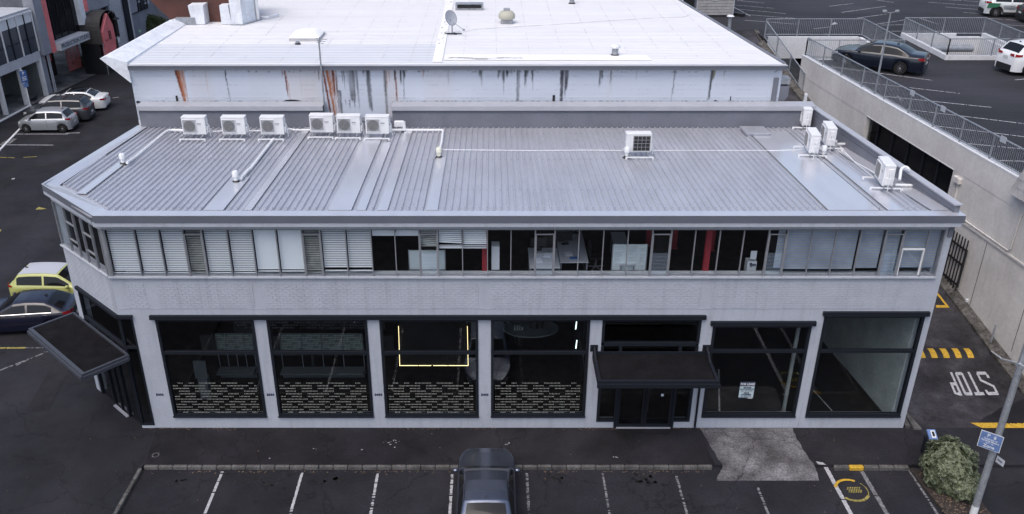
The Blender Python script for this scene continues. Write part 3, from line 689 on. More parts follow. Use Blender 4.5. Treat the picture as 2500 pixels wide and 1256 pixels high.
# dark glazed corner, ground floor
m = MB(); m.box(-12.40,-12.34,-.02,.1,.12,4.5); m.box(-12.0,-11.94,-.02,.1,.12,4.5); m.box(-12.34,-12.0,-.02,.1,.12,.2); m.box(-12.34,-12.0,-.02,.1,3.3,3.4)
m.T = Tch; m.box(.0,.06,-.02,.1,.12,4.52); m.box(CL-.52,CL-.45,-.02,.1,.0,4.52); m.box(.06,CL-.52,-.02,.1,3.3,3.42); m.box(.06,CL-.52,-.02,.1,4.45,4.52); m.box(.9,.98,-.02,.1,.03,3.3); m.box(2.0,2.08,-.02,.1,.03,3.3); m.box(1.45,1.51,-.01,.08,.03,3.3)
cfm = m.obj('corner_shopfront', A['frame'], B)
for a, b_ in ((.06,.9),(.98,1.45),(1.51,2.0),(2.08,CL-.52)):
    m = MB(); m.T = Tch; m.box(a,b_,.03,.037,.05,3.3); m.obj('pane', A['glass'], cfm)
m = MB(); m.T = Tch; m.box(.06,CL-.52,.03,.037,3.42,4.45); m.T = None; m.box(-12.34,-12.0,.03,.037,.2,3.3); m.box(-12.34,-12.0,.03,.037,3.4,4.5); m.obj('pane', A['glass'], cfm)
m = MB(); m.T = Tch; m.box(.98,2.0,-.10,.0,.0,.04); m.obj('threshold', A['cap'], B)
m = MB(); m.box(-12.40,-11.95,-.01,.2,0,.12); m.obj('plinth_end', A['wall'], B)
# ---- gutter fascia
def fascia_path(pts, top=8.33, bot=8.10, name='gutter_fascia'):
    m = MB()
    for p, q in zip(pts, pts[1:]):
        p, q = Vector(p), Vector(q)
        d = (q-p).normalized(); nrm = Vector((d.y,-d.x,0))
        if nrm.dot(Vector((0,-1,0))+Vector((-.6,0,0))) < 0: nrm = -nrm
        tq = rfz(q.y)+.06 if q.y > 5 else top; bq = tq-(top-bot)
        m.extr([(p.x,p.y,bot),(q.x,q.y,bq),(q.x,q.y,tq),(p.x,p.y,top)], -nrm*.10)
    return m.obj(name, A['fascia'], B)
GP = [(14.72,-.30,0),(-12.36,-.30,0),(-15.19,2.38,0),(-14.97,10.5,0)]
fascia_path(GP)
m = MB(); m.box(-12.44,14.66,-.28,-.02,7.95,8.098); m.T = Tch; m.box(0.1,CL+.1,-.16,-.02,7.98,8.09); m.obj('soffit_board', A['wall'], B)
m = MB()                                        # gutter lip / roof edge flashing
lip = [Vector(p) for p in GP]
offl = []
for p, q, wd in zip(lip, lip[1:], (.42,.50,.46)):
    d = (q-p).normalized(); nrm = Vector((d.y,-d.x,0))
    if nrm.dot(Vector((-1,-.6,0))) < 0: nrm = -nrm
    offl.append((p-nrm*wd, d))
def lx(a_, b_):
    (p, d), (q, e) = a_, b_; cr = d.x*e.y-d.y*e.x; t_ = ((q.x-p.x)*e.y-(q.y-p.y)*e.x)/cr; return p+d*t_
inn = [offl[0][0], lx(offl[0],offl[1]), lx(offl[1],offl[2]), offl[2][0]+offl[2][1]*(lip[3]-lip[2]).length]
for k_ in range(3):
    p, q, i0, i1 = lip[k_], lip[k_+1], inn[k_], inn[k_+1]
    m.extr([(p.x,p.y,8.345),(q.x,q.y,8.345 if q.y < 5 else rfz(q.y)+.075),(i1.x,i1.y,rfz(i1.y)+.06),(i0.x,i0.y,rfz(i0.y)+.06)],(0,0,-.012))
m.obj('edge_flashing', A['flash'], B)
# ---- roof sheet with ribs
rp = [(-12.5,-.25),(14.6,-.25),(13.55,10.3),(-14.87,10.3),(-15.08,2.4)]
m = MB(); m.prism(rp, lambda x,y: rfz(y)-.05, lambda x,y: rfz(y)); roof = m.obj('roof', A['roof'], B)
covers = [(-13.75,-13.45,5.2),(-9.08,-8.46,3.55),(-7.80,-7.57,10.2),(-5.15,-4.42,10.2),(-4.26,-3.97,7.9),(-3.60,-3.28,9.9),(-2.06,-1.70,5.9),(10.62,12.20,9.6),(12.50,12.96,6.2),(13.88,14.55,10.2)]
def inside(x):
    y0 = .16
    if x < -12.36: y0 = .16+(-12.36-x)/2.83*2.68+.42
    y1 = 10.25
    if x < -14.0: y1 = min(10.25, 2.4+(x+14.72)/.025)
    if x > 13.55: y1 = min(10.25, (14.62-x)/.098)
    return y0, y1
rl = {}
def ribmesh(L_):
    k = round(L_,2)
    if k in rl: return rl[k]
    bw, tw, h = .046, .023, .062
    v = []
    for y in (0, L_):
        z = -.053*y
        v += [(-bw,y,z),(-tw,y,z+h),(tw,y,z+h),(bw,y,z)]
    me = bpy.data.meshes.new('roof_rib'); me.from_pydata(v, [], [(0,4,5,1)[::-1],(1,5,6,2)[::-1],(2,6,7,3)[::-1],(0,1,2,3),(7,6,5,4)]); me.materials.append(A['roof'])
    rl[k] = me; return me
x = -14.85; pitch = .2262
while x < 14.5:
    y0, y1 = inside(x)
    for (a, b_, ye) in covers:
        if a-.01 < x < b_+.01: y0 = max(y0, ye)
    if y1-y0 > .3:
        share('roof_rib', ribmesh(y1-y0), roof, (x, y0-5, rfz(y0)))
    x += pitch
for (a, b_, ye) in covers:
    ya, _ = inside((a+b_)/2); ya += .0; h = .066
    m = MB(); n_ = 12
    sk = (-.098*1.0 if a > 13.5 else 0)
    m.extr([(a,ya,rfz(ya)+h),(b_,ya,rfz(ya)+h),(b_+sk*(ye-ya),ye,rfz(ye)+h),(a+sk*(ye-ya),ye,rfz(ye)+h)],(0,0,-.03))
    m.obj('cover_flashing', A['flash'], roof)
for xs_ in (11.43,):
    m = MB(); m.bar((xs_,.05,rfz(.05)+.045),(xs_,9.6,rfz(9.6)+.045),.03,.02); m.obj('cover_seam', A['fascia'], roof)
m = MB(); rs_ = random.Random(3); x = -14.85
while x < 14.5:
    for y in (.35,2.1,5.6,9.2):
        a_, b_ = inside(x)
        if a_ < y < b_ and not any(c[0]-.05 < x < c[1]+.05 and y < c[2] for c in covers): z = rfz(y)+.062; m.box(x-.012,x+.012,y-.012,y+.012,z,z+.012)
    x += pitch
m.obj('roof_screws', A['fascia'], roof, kind='stuff')
# raised skylight hatch
m = MB(); y0, y1 = 8.9, 10.0; m.T = Matrix.Translation((10.35,0,0))
m.extr([(0,y0,rfz(y0)+.17),(1.0,y0,rfz(y0)+.17),(1.0,y1,rfz(y1)+.17),(0,y1,rfz(y1)+.17)],(0,0,-.06)); m.extr([(.05,y0+.05,rfz(y0)+.11),(.95,y0+.05,rfz(y0)+.11),(.95,y1-.05,rfz(y1)+.11),(.05,y1-.05,rfz(y1)+.11)],(0,0,-.1)); m.obj('roof_hatch', A['roof'], roof)
# ---- parapets
PT = 8.68
def parap(x0, x1):
    m = MB(); m.box(x0,x1,10.30,10.78,7.5,PT); m.obj('parapet', A['parapet'], B)
    m = MB(); m.extr([(x0-.02,10.22,PT+.0),(x1+.02,10.22,PT+.0),(x1+.02,10.80,PT+.05),(x0-.02,10.80,PT+.05)],(0,0,.02)); m.box(x0-.02,x1+.02,10.215,10.235,PT-.16,PT); m.obj('parapet_cap', A['cap'], B)
    m = MB(); m.box(x0,x1,10.285,10.30,PT-.28,PT-.24); m.obj('parapet_joint', A['fascia'], B)
parap(-14.75,-7.05); parap(-4.15,13.5)
m = MB(); m.box(-7.05,-4.15,10.3,10.78,7.5,8.06); m.obj('low_parapet', A['parapet'], B)
m = MB(); m.box(-7.0,-4.2,10.10,10.3,7.7,7.98); m.obj('gutter_box', A['parapet'], B)
m = MB(); fy = -.05
def px_(y): return 14.62+SKR*y
m.prism([(px_(fy)-.17,fy),(px_(fy)-.02,fy),(px_(10.78)-.02,10.78),(px_(10.78)-.17,10.78)], 7.5, 8.58); m.obj('side_parapet', A['parapet'], B)
m = MB(); m.prism([(px_(fy)-.22,fy-.04),(px_(fy)+.04,fy-.04),(px_(10.80)+.04,10.80),(px_(10.80)-.22,10.80)], 8.582, 8.63); m.obj('parapet_cap', A['cap'], B)
m = MB(); m.prism([(px_(fy)-.185,fy),(px_(fy)-.17,fy),(px_(10.2)-.17,10.2),(px_(10.2)-.185,10.2)], 8.36, 8.38); m.obj('parapet_joint', A['fascia'], B)
m = MB(); m.prism([(px_(0)-.62,.1),(px_(0)-.17,.1),(px_(10.2)-.17,10.2),(px_(10.2)-.62,10.2)], lambda x,y: rfz(y)+.05, lambda x,y: rfz(y)+.06); m.obj('apron_flashing', A['parapet'], B)
# bitumen line where the neighbour's wall meets the parapet
# ---- canopies
def canopy_front():
    x0, x1, y0, y1, z = 3.42, 7.32, -1.80, -.06, 3.14
    m = MB(); m.box(x0+.1,x1-.1,y0+.1,y1,z-.10,z); m.obj('canopy_deck', A['canopy'], B)
    m = MB()
    m.box(x0,x1,y0,y0+.1,z-.16,z+.07); m.box(x0,x0+.1,y0+.1,y1,z-.16,z+.07); m.box(x1-.1,x1,y0+.1,y1,z-.16,z+.07); m.box(x0-.03,x1+.03,y0-.06,y0,z-.16,z-.02); m.box(x0+.1,x1-.1,y1-.05,y1,z,z+.1)
    m.obj('canopy_gutter', A['frame'], B)
    for x in (x0+.02, x1-.08):
        m = MB(); m.extr([(x,0,z+.28),(x,-.12,z+.28),(x,-.7,z+.06),(x,0,z+.06)],(.06,0,0)); m.box(x-.10,x+.16,-.02,0,z+.06,z+.32)
        br = m.obj('canopy_bracket', A['frame'], B)
        for dx in (-.05,.11):
            m = MB(); m.lathe([(0,0),(.018,0),(.018,.02),(0,.02)],(x+dx,-.04,z+.26),8,'y'); m.obj('bolt', A['chrome'], br)
canopy_front()
def canopy_corner():
    z = 3.16
    m = MB(); m.T = Tch; x0, x1, y0 = -.32, 3.93, -1.66
    m.box(x0+.08,x1-.08,y0+.12,-.04,z-.08,z); m.obj('canopy_deck', A['canopy'], B)
    m = MB(); m.T = Tch
    m.box(x0,x1,y0,y0+.12,z-.14,z+.06); m.box(x0,x0+.08,y0+.12,-.04,z-.14,z+.06); m.box(x1-.08,x1,y0+.12,-.04,z-.14,z+.06); m.box(x0+.08,x1-.08,-.10,-.04,z,z+.08); m.box(x0,x1,y0-.06,y0,z-.14,z-.02); m.box(x0-.05,x0,y0,-.1,z-.14,z-.03)
    m.obj('canopy_gutter', mat('canopy_edge',(.045,.05,.065),.5), B)
canopy_corner()
# downpipe by the entrance
m = MB(); m.tube([(7.2,-.06,3.0),(7.2,-.06,.1),(7.2,-.14,.03)],.04,8); m.obj('downpipe', A['frame'], B)
m = MB(); m.lathe([(0,0),(.04,.0),(.05,.05),(.03,.09),(0,.1)],(2.0,-.10,7.86),10); m.obj('sensor_lamp', A['ac'], B)
# small number tags on the piers
for x in (-11.55,-7.70,-3.94,-.24):
    text('3444', .13, A['navytext'], 'number_tag', B, face_M((x,-.006,1.42),(1,0,0),(0,0,1)), bold=.008, sx=1.0)
# lease sign
m = MB(); m.box(8.61,9.13,.018,.028,1.26,1.94); ls = m.obj('lease_sign', A['navytext'], B)
m = MB(); m.box(8.615,9.12,.014,.018,1.30,1.76); m.obj('sign_panel', mat('lease_panel',(0.42,0.52,0.56),.6), ls)
def lt(s, sz, z, mt, x=8.87, b=.0, sx=1.0): text(s, sz, mt, 'sign_text', ls, face_M((x,.010,z),(1,0,0),(0,0,1)), bold=b, sx=sx)
lt('FOR LEASE', .125, 1.85, A['signwhite'], b=.003, sx=.82)
lt('GEORGIE',.072,1.71,A['navytext'],b=.003,sx=.9); lt('CLATWORTHY',.08,1.64,A['navytext'],b=.003,sx=.9); lt('021 275 7979',.078,1.565,A['navytext'],sx=.9)
lt('MIKE',.085,1.48,A['navytext'],b=.003); lt('HAMMER',.085,1.41,A['navytext'],b=.003); lt('021 609 0110',.075,1.34,A['navytext'],sx=.9)
lt('match',.07,1.275,A['signwhite'],x=9.02,b=.002)
# ================================================================ THINGS INSIDE THE BUILDING
def simple(name, m, mt, label, cat, group=None, kind=None):
    o = m.obj(name, mt); tag(o, label, cat, group)
    if kind: o['kind'] = kind
    return o
def whiteboard(x0, x1, y, z0, z1, label, scrib):
    t = thing('whiteboard', label, 'whiteboard', ((x0+x1)/2, y, 5.45))
    m = MB(); m.box(x0,x1,y,y+.03,z0,z1); m.obj('board', A['whitebd'], t)
    m = MB(); m.box(x0-.03,x0,y-.01,y+.04,z0-.05,z1+.02); m.box(x1,x1+.03,y-.01,y+.04,z0-.05,z1+.02); m.box(x0,x1,y-.02,y+.04,z0-.05,z0); m.obj('board_frame', A['alu'], t)
    m = MB(); m.box(x0,x0+.04,y,y+.04,5.45,z0-.05); m.box(x1-.04,x1,y,y+.04,5.45,z0-.05); m.box(x0-.05,x0+.08,y-.3,y+.3,5.45,5.49); m.box(x1-.08,x1+.05,y-.3,y+.3,5.45,5.49); m.obj('stand', A['alu'], t)
    if scrib:
        rn = random.Random(5); m = MB()
        for c in (x0+.06, x0+.5, x0+.9):
            z = z1-.08
            while z > z0+.1:
                ln = rn.uniform(.12,.34); x = c
                if rn.random() < .8:
                    while x < c+ln and x < x1-.05:
                        d = rn.uniform(.01,.035); m.box(x,x+d,y-.003,y-.001,z,z+.008); x += d+.012
                z -= rn.uniform(.03,.06)
        m.obj('handwriting', A['ink'], t, kind='stuff')
whiteboard(-2.72,-1.55,.75,5.95,6.64,'blank pale whiteboard on a stand behind the louvre window left of the red columns',False)
whiteboard(4.0,5.1,.7,5.95,6.88,'whiteboard covered in handwriting standing in the first floor window',True)
for x, y, l in ((-.22,.42,'red steel column beside the last lowered blind on the first floor'),(7.02,.42,'red steel column in the first floor window right of the handwritten board'),(5.7,3.6,'red steel column deep inside the dark first floor room'),(6.6,3.4,'inner red steel column just left of the red window column'),(7.9,3.2,'red steel column inside the room nearest the gauze blinds')):
    m = MB(); m.box(x-.09,x+.09,y-.08,y-.06,5.46,7.77); m.box(x-.09,x+.09,y+.06,y+.08,5.46,7.77); m.box(x-.012,x+.012,y-.06,y+.06,5.46,7.77); m.box(x-.13,x+.13,y-.12,y+.12,5.46,5.48)
    simple('steel_column', m, A['red'], l, 'column')
def desk(x, y, w_, d, label, rz_=0, items=True, seed=1):
    t = thing('office_desk', label, 'desk', (x,y,5.45), rz_, world=False)
    m = MB(); m.box(-w_/2,w_/2,-d/2,d/2,.70,.735); m.obj('desk_top', A['desk'], t)
    for sx in (-1,1):
        m = MB(); m.box(sx*(w_/2-.04)-.02,sx*(w_/2-.04)+.02,-d/2+.05,d/2-.05,0,.70); m.obj('leg', A['alu'], t)
    return t
D1_ = desk(1.75,1.15,1.0,1.5,'narrow grey desk with papers behind the open louvre window')
D2_ = desk(2.75,2.2,.95,2.8,'long grey desk with black monitor running into the room'); D3_ = desk(4.5,1.9,.5,2.6,'cluttered grey desk left of the handwritten whiteboard')
rn = random.Random(9)
for i,(x,y,rz_,l) in enumerate([(1.55,.9,.2,'loose white sheet at the front of the narrow desk'),(1.9,1.3,-.3,'loose white sheet in the middle of the narrow desk'),(2.6,1.4,.1,'loose sheet nearest the window on the long desk'),(2.8,2.9,.4,'white sheet at the far end of the long desk'),(4.45,1.2,.3,'crumpled sheet on the cluttered desk'),(4.5,1.8,-.4,'tilted sheet in the middle of the cluttered desk')]):
    m = MB(); m.T = Matrix.Translation((x,y,6.19))@Matrix.Rotation(rz_,4,'Z'); m.box(-.12,.12,-.16,.16,0,.012); m.box(-.05,.13,-.1,.05,.012,.02); simple('paper_sheet', m, A['paper'], l, 'paper')
m = MB(); m.box(2.62,2.92,1.0,1.14,6.19,6.22); simple('blue_folder', m, A['bluesign'], 'flat blue folder at the window end of the long desk', 'folder')
def monitor(x, y, rz_, label):
    t = thing('computer_monitor', label, 'monitor', (x,y,6.185), rz_, world=False)
    m = MB(); m.box(-.27,.27,-.015,.02,.12,.45); m.obj('screen', A['black'], t); m = MB(); m.box(-.03,.03,0,.03,.02,.12); m.box(-.12,.12,-.08,.08,0,.02); m.obj('stand', A['black'], t)
monitor(2.55,2.2,.3,'black monitor standing halfway down the long desk'); monitor(3.0,3.1,-.2,'black monitor at the far end of the long desk'); monitor(1.6,1.75,.1,'black monitor behind the papers on the narrow desk')
def chair(x, y, z, rz_, label, mt='black'):
    t = thing('office_chair', label, 'chair', (x,y,z), rz_, world=False)
    m = MB(); m.bbox(-.24,.24,-.24,.24,.44,.5,.03); m.obj('seat', A[mt], t); m = MB(); m.bbox(-.22,.22,.2,.26,.55,1.0,.02); m.obj('backrest', A[mt], t)
    m = MB(); m.tube([(0,0,.08),(0,0,.44)],.03); m.obj('column', A['alu'], t)
    m = MB()
    for k in range(5): a = k*1.257; m.bar((0,0,.08),(.28*math.cos(a),.28*math.sin(a),.05),.04,.03)
    m.obj('star_base', A['alu'], t)
chair(2.1,2.2,5.45,.5,'black office chair between the narrow desk and the long desk'); chair(3.6,1.8,5.45,1.6,'black office chair in the dark gap right of the long desk')
m = MB(); m.box(.0,.26,.5,.9,6.05,6.9); m.box(.02,.24,.49,.5,6.5,6.85); simple('bookcase', m, A['paper'], 'white shelf unit right beside the red column at the blinds', 'shelf')
m = MB(); m.box(8.45,8.75,.6,.9,5.45,6.3); m.box(8.5,8.7,.58,.6,6.4,6.7); simple('filing_shelf', m, A['paper'], 'white box shelf with printed carton left of the gauze blinds', 'shelf')
t = bpy.data.objects['filing_shelf']; text('fjm', .17, A['navytext'], 'carton_print', t, face_M((8.62,.575,6.2),(1,0,0),(0,0,1)), bold=.006)
# ground floor rooms
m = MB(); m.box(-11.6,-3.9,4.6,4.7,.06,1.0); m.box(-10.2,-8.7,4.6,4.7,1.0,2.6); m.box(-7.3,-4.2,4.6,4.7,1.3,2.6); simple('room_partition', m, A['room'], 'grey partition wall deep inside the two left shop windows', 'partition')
m = MB()
rn = random.Random(2)
for r in range(10):
    for c in range(90):
        if (c//4+r*3)%5 and rn.random() < .93: x = -10.1+c*.058; m.box(x,x+.02,4.58,4.59,1.35+r*.12,1.41+r*.12)
simple('shadow_pattern_dashes', m, A['pale_room'], 'rows of pale dashes painted as a shadow pattern on the left shop partition', 'screen', kind='stuff')  # light and shade pattern put onto the partition as coloured dashes
m = MB(); m.prism([(math.cos(a/20*6.283)*1.15+1.6, math.sin(a/20*6.283)*.75+5.6) for a in range(20)], .74,.79); tb = m.obj('table_top', A['room'])
t = thing('meeting_table', 'dark oval meeting table inside the fourth shop window', 'table', (1.6,5.6,.06)); bpy.data.objects.remove(tb)
m.obj('table_top', A['pale_room'], t)
for x in (1.0,2.2):
    m = MB(); m.tube([(x,5.6,.06),(x,5.6,.74)],.06); m.obj('leg', A['black'], t)
for i in range(7):
    m = MB(); x = .95+(i%4)*.1; y = 5.4+(i//4)*.15; m.lathe([(0,0),(.03,0),(.035,.12),(.033,.12),(.025,.01),(0,.01)],(x,y,.79),10)
    simple('drinking_glass', m, A['whitebd'], 'drinking glass in the cluster on the oval table', 'glass', 'glasses on the oval table')
for i,(x,y) in enumerate(((1.6,5.55),(1.85,5.5),(2.05,5.6))):
    m = MB(); m.lathe([(0,0),(.05,0),(.05,.2),(.02,.27),(.02,.33),(0,.33)],(x,y,.79),10); simple('bottle', m, A['black'], ['black bottle nearest the glasses on the oval table','black bottle in the middle of the oval table','black bottle furthest right on the oval table'][i], 'bottle')
def hang_lamp(x, y, z0, label, ring=False):
    t = thing('pendant_lamp', label, 'lamp', (x,y,z0))
    m = MB(); m.tube([(x,y,z0+.2),(x,y,4.6)],.006,5); m.obj('cord', A['black'], t)
    m = MB()
    if ring:
        pts = [(x+.09*math.cos(k*.5236),y,z0+.09+.06*math.sin(k*.5236)) for k in range(13)]; m.tube(pts,.014,6)
    else: m.tube([(x,y,z0),(x+.02,y,z0+.34)],.02,6)
    m.obj('tube', A['lamp'], t)
hang_lamp(2.95,1.2,3.35,'upper white tube lamp hanging at the right of the fourth shop window'); hang_lamp(2.98,1.1,2.62,'lower white tube lamp hanging at the right of the fourth shop window'); hang_lamp(.28,2.0,3.5,'white ring lamp hanging at the left of the fourth shop window',True)
hang_lamp(4.9,2.5,3.9,'thin pendant lamp in the window above the entrance canopy')
# warm light strips outlining a recess in the third window
t = thing('light_strip_frame', 'warm yellow light strip outlining the recess in the third shop window', 'light strip', (-2.0,2.0,1.8))
P0, P1, P2, P3 = ony(973,797,1.6), ony(976,893,1.6), ony(1143,893,1.6), ony(1141,797,1.6)
for a, b_ in ((P0,P1),(P2,P3)):
    m = MB(); m.bar(a,b_,.014,.014); m.obj('strip', A['led'], t)
xs_ = P1.x
for a, b_ in ((0,.27),(.28,.46),(.49,.70),(.71,1)):
    m = MB(); m.bar(P1.lerp(P2,a),P1.lerp(P2,b_),.014,.014); m.obj('strip', A['led'], t)
m = MB(); m.box(P1.x,P2.x,1.68,1.74,P1.z-.05,4.4); m.obj('backing_panel', A['dark'], t)
for i,(x,l) in enumerate(((-9.05,'spiky chrome lamp base inside the first shop window'),(-5.0,'spiky chrome lamp base inside the second shop window'))):
    t = thing('star_lamp', l, 'lamp', (x,2.4,2.9))
    m = MB()
    for k in range(8): a = k*.785; m.tube([(x,2.4,2.9),(x+.22*math.cos(a),2.4+.1*math.sin(a*1.3),2.9+.22*math.sin(a))],[.012,.003],4)
    m.obj('spikes', A['chrome'], t); m = MB(); m.tube([(x,2.4,2.9),(x,2.4,4.6)],.006,4); m.obj('cord', A['alu'], t)
m = MB(); m.box(-10.85,-10.4,1.6,1.66,1.0,1.75); m.box(-10.8,-10.45,1.62,1.9,.06,1.0); simple('display_stand', m, mat('stand_grey',(.10,.11,.12),.7), 'pale display panel standing inside the first shop window', 'display')
m = MB(); m.box(-7.1,-4.4,3.4,4.2,.9,.95); m.box(-7.0,-6.9,3.5,4.1,.06,.9); m.box(-4.6,-4.5,3.5,4.1,.06,.9); simple('counter', m, A['room'], 'long grey counter inside the second shop window', 'counter')
for nm_, a_, b_, l in (('first',526,622,'pale inner screen with dashes seen through the first shop window'),('second',682,888,'wide pale inner screen with dashes seen through the second shop window')):
    p_, q_ = ony(a_,815,3.2), ony(b_,862,3.2); t = thing('inner_screen', l, 'screen', (p_.x,3.2,.06))
    m = MB(); m.box(p_.x,q_.x,3.2,3.24,q_.z,p_.z); m.obj('screen', mat('screen_grey',(.16,.19,.18),.8,var=.2,vs=1.5), t)
    m = MB(); rn = random.Random(4)
    for r in range(8):
        x = p_.x+.05
        while x < q_.x-.05:
            if (int(x*5)+r*3)%5: z = p_.z-.06-r*.085; m.box(x,x+.022,3.19,3.195,z-.05,z)
            x += .05
    m.obj('dashes', A['film'], t, kind='stuff')
    m = MB()
    for k in range(5): x = p_.x+(q_.x-p_.x)*k/4; m.box(x-.012,x+.012,3.15,3.18,q_.z-.9,p_.z+.02)
    m.obj('screen_posts', A['alu'], t)
    m = MB(); m.box(p_.x,q_.x,2.6,3.1,q_.z-.62,q_.z-.56); m.box(p_.x,q_.x,3.05,3.1,q_.z-1.2,q_.z-.62); m.obj('bench', mat('bench_grey',(.11,.12,.13),.6), t)
# right shop: pale plaster walls seen through the two lease windows
m = MB(); m.prism([(14.28,.34),(14.34,.34),(13.3,9.9),(13.24,9.9)], .06, 4.6); simple('plaster_wall', m, mat('plaster',(.46,.49,.49),.9,.2,var=.12,vs=.9,var2=.12,vs2=14), 'pale plaster side wall inside the right end shop window', 'partition')
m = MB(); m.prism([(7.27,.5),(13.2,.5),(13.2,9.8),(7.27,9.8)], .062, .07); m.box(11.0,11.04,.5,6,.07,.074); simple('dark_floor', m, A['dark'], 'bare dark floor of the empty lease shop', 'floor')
m = MB(); m.bar((8.9,3.6,.08),(8.3,.9,.08),.06,.01); m.bar((11.9,3.4,.08),(12.4,.9,.08),.04,.01); simple('floor_strips', m, A['grime'], 'pale strips left on the dark shop floor', 'floor strip')
m = MB(); m.box(10.40,10.50,.4,.5,.07,4.2); simple('pale_post', m, A['pale_room'], 'pale post just inside the right edge of the lease window', 'post')
# ================================================================ ROOF EQUIPMENT
def ac_unit(name='air_conditioner', back=False, side=False):
    t = thing(name, 'x', 'air conditioner', (0,0,0), world=False)
    W, Dp, H = .94, .34, .72
    z0 = .20
    m = MB(); m.bbox(-W/2,W/2,-Dp/2,Dp/2,z0,z0+H-.045,.012); m.bbox(-W/2-.008,W/2+.008,-Dp/2-.008,Dp/2+.008,z0+H-.043,z0+H,.015); m.box(-W/2+.52,-W/2+.524,-Dp/2-.002,-Dp/2+.01,z0+.02,z0+H-.05)
    m.obj('casing', A['ac'], t, smooth=40)
    if not back:
        x0, x1, zz0, zz1 = -W/2+.05, -W/2+.56, z0+.10, z0+.60
        m = MB(); m.box(x0,x1,-Dp/2-.028,-Dp/2,zz0,zz1); m.obj('grille_plate', A['acp'], t)
        m = MB(); m.box(x0-.015,x0,-Dp/2-.034,-Dp/2,zz0-.015,zz1+.015); m.box(x1,x1+.015,-Dp/2-.034,-Dp/2,zz0-.015,zz1+.015); m.box(x0,x1,-Dp/2-.034,-Dp/2,zz1,zz1+.015); m.box(x0,x1,-Dp/2-.034,-Dp/2,zz0-.015,zz0); m.obj('grille_frame', A['ac'], t)
        cx_, cz_ = (x0+x1)/2, (zz0+zz1)/2
        m = MB(); m.lathe([(0,0),(.225,0),(.225,-.006),(0,-.006)],(cx_,-Dp/2-.029,cz_),24,'y'); m.obj('fan_disc', A['acg'], t)
        m = MB()
        for k in range(-7,8):
            h = math.sqrt(max(0,.225**2-(k*.03)**2)); m.box(cx_+k*.03-.003,cx_+k*.03+.003,-Dp/2-.042,-Dp/2-.036,cz_-h,cz_+h)
        m.obj('fan_bars', A['acp'], t, kind='stuff')
        m = MB(); m.box(.14,.30,-Dp/2-.004,-Dp/2,z0+.41,z0+.46); m.box(.15,.29,-Dp/2-.004,-Dp/2,z0+.355,z0+.365); m.obj('badge', A['acp'], t)
    else:
        m = MB(); m.box(-W/2+.26,W/2-.04,-Dp/2-.008,-Dp/2,z0+.04,z0+.63); m.obj('coil', A['black'], t)
        m = MB(); a, b_ = -W/2+.26, W/2-.04
        for k in range(5): x = a+.02+k*(b_-a-.04)/4; m.box(x-.006,x+.006,-Dp/2-.022,-Dp/2-.012,z0+.04,z0+.63)
        for k in range(5): z = z0+.06+k*.138; m.box(a,b_,-Dp/2-.024,-Dp/2-.014,z-.006,z+.006)
        m.obj('coil_guard', A['acp'], t)
    m = MB(); m.bbox(W/2,W/2+.06,-.12,.10,z0+.06,z0+.30,.02); m.bbox(W/2,W/2+.035,-.06,.10,z0+.40,z0+.60,.01); m.obj('valve_cover', A['ac'], t)
    m = MB(); m.tube([(W/2+.03,-.05,z0+.42),(W/2+.07,-.04,z0+.34),(W/2+.06,-.03,z0+.15)],.012,6); m.tube([(W/2+.03,.03,z0+.42),(W/2+.09,.03,z0+.28),(W/2+.08,.0,z0+.02),(W/2+.12,0,.06)],.014,6); m.obj('hose', A['pipe'], t)
    for s in (-1,1):
        m = MB()
        if side: m.box(-.62,.62,s*.13-.02,s*.13+.02,.145,.19)
        else: m.box(s*.34-.02,s*.34+.02,-.55,.42,.145,.19)
        m.obj('rail', A['galv'], t)
    for y in (-.55,.42):
        m = MB()
        if side:
            x = y+.06; m.box(x-.022,x+.022,-.55,.50,.10,.144); m.box(x-.03,x+.03,-.55,-.49,.04,.10); m.box(x-.03,x+.03,.44,.50,.04,.10)
        else: m.box(-.52,.52,y-.022,y+.022,.10,.144); m.box(-.52,-.46,y-.03,y+.03,.04,.10); m.box(.46,.52,y-.03,y+.03,.04,.10)
        m.obj('cross_bar', A['ac'], t)
    return t
proto = ac_unit(); protob = ac_unit(back=True); protos = ac_unit(side=True)
def place_ac(px, py, label, rz_=0, p=proto, first=[True], dz=.0, group='air conditioners on the ribbed roof'):
    c = ony(px,py,8.6)
    return c
used = {'a': False, 's': False}
def put(x, y, rz_, label, pr=proto):
    k_ = 's' if pr is protos else 'a'
    o = pr if (pr is protob or not used[k_]) else copy_tree(pr)
    if pr is not protob: used[k_] = True
    o.location = (x,y,rfz(y)+.035); o.rotation_euler = (0,0,rz_); o['label'] = label; o['group'] = 'air conditioners on the ribbed roof'; return o
yb = 8.75
for px, py, l in [(476,328,'leftmost white air conditioner in the row along the parapet'),(572,328,'second white air conditioner from the left in the parapet row'),(666,328,'third air conditioner from the left, with a pipe running from under it'),
                  (786,322,'air conditioner with black and white cables looping behind it'),(852,324,'middle air conditioner of the close trio at the parapet gap'),(922,326,'last air conditioner of the row, next to the white bent vent')]:
    q = onz(px,py,rfz(8.5)+.235); put(q.x, q.y+.17, 0, l)
q = onz(1558,372,rfz(6.3)+.235); put(q.x, q.y+.17, 0, 'lone air conditioner turned back to front in the middle of the roof', protob)
for px, py, l in [(1972,306,'air conditioner in the back right corner of the roof'),(1990,375,'air conditioner beside the white capped vent at the right of the roof'),(2030,357,'air conditioner with a thick hose going over the right parapet'),(2170,456,'air conditioner nearest the front on the right side of the roof')]:
    q = onz(px,py,rfz(6)+.235); yy_ = q.y+.47
    q = onz(px,py,rfz(yy_)+.235); put(q.x, q.y+.47, R(-97), l, protos)
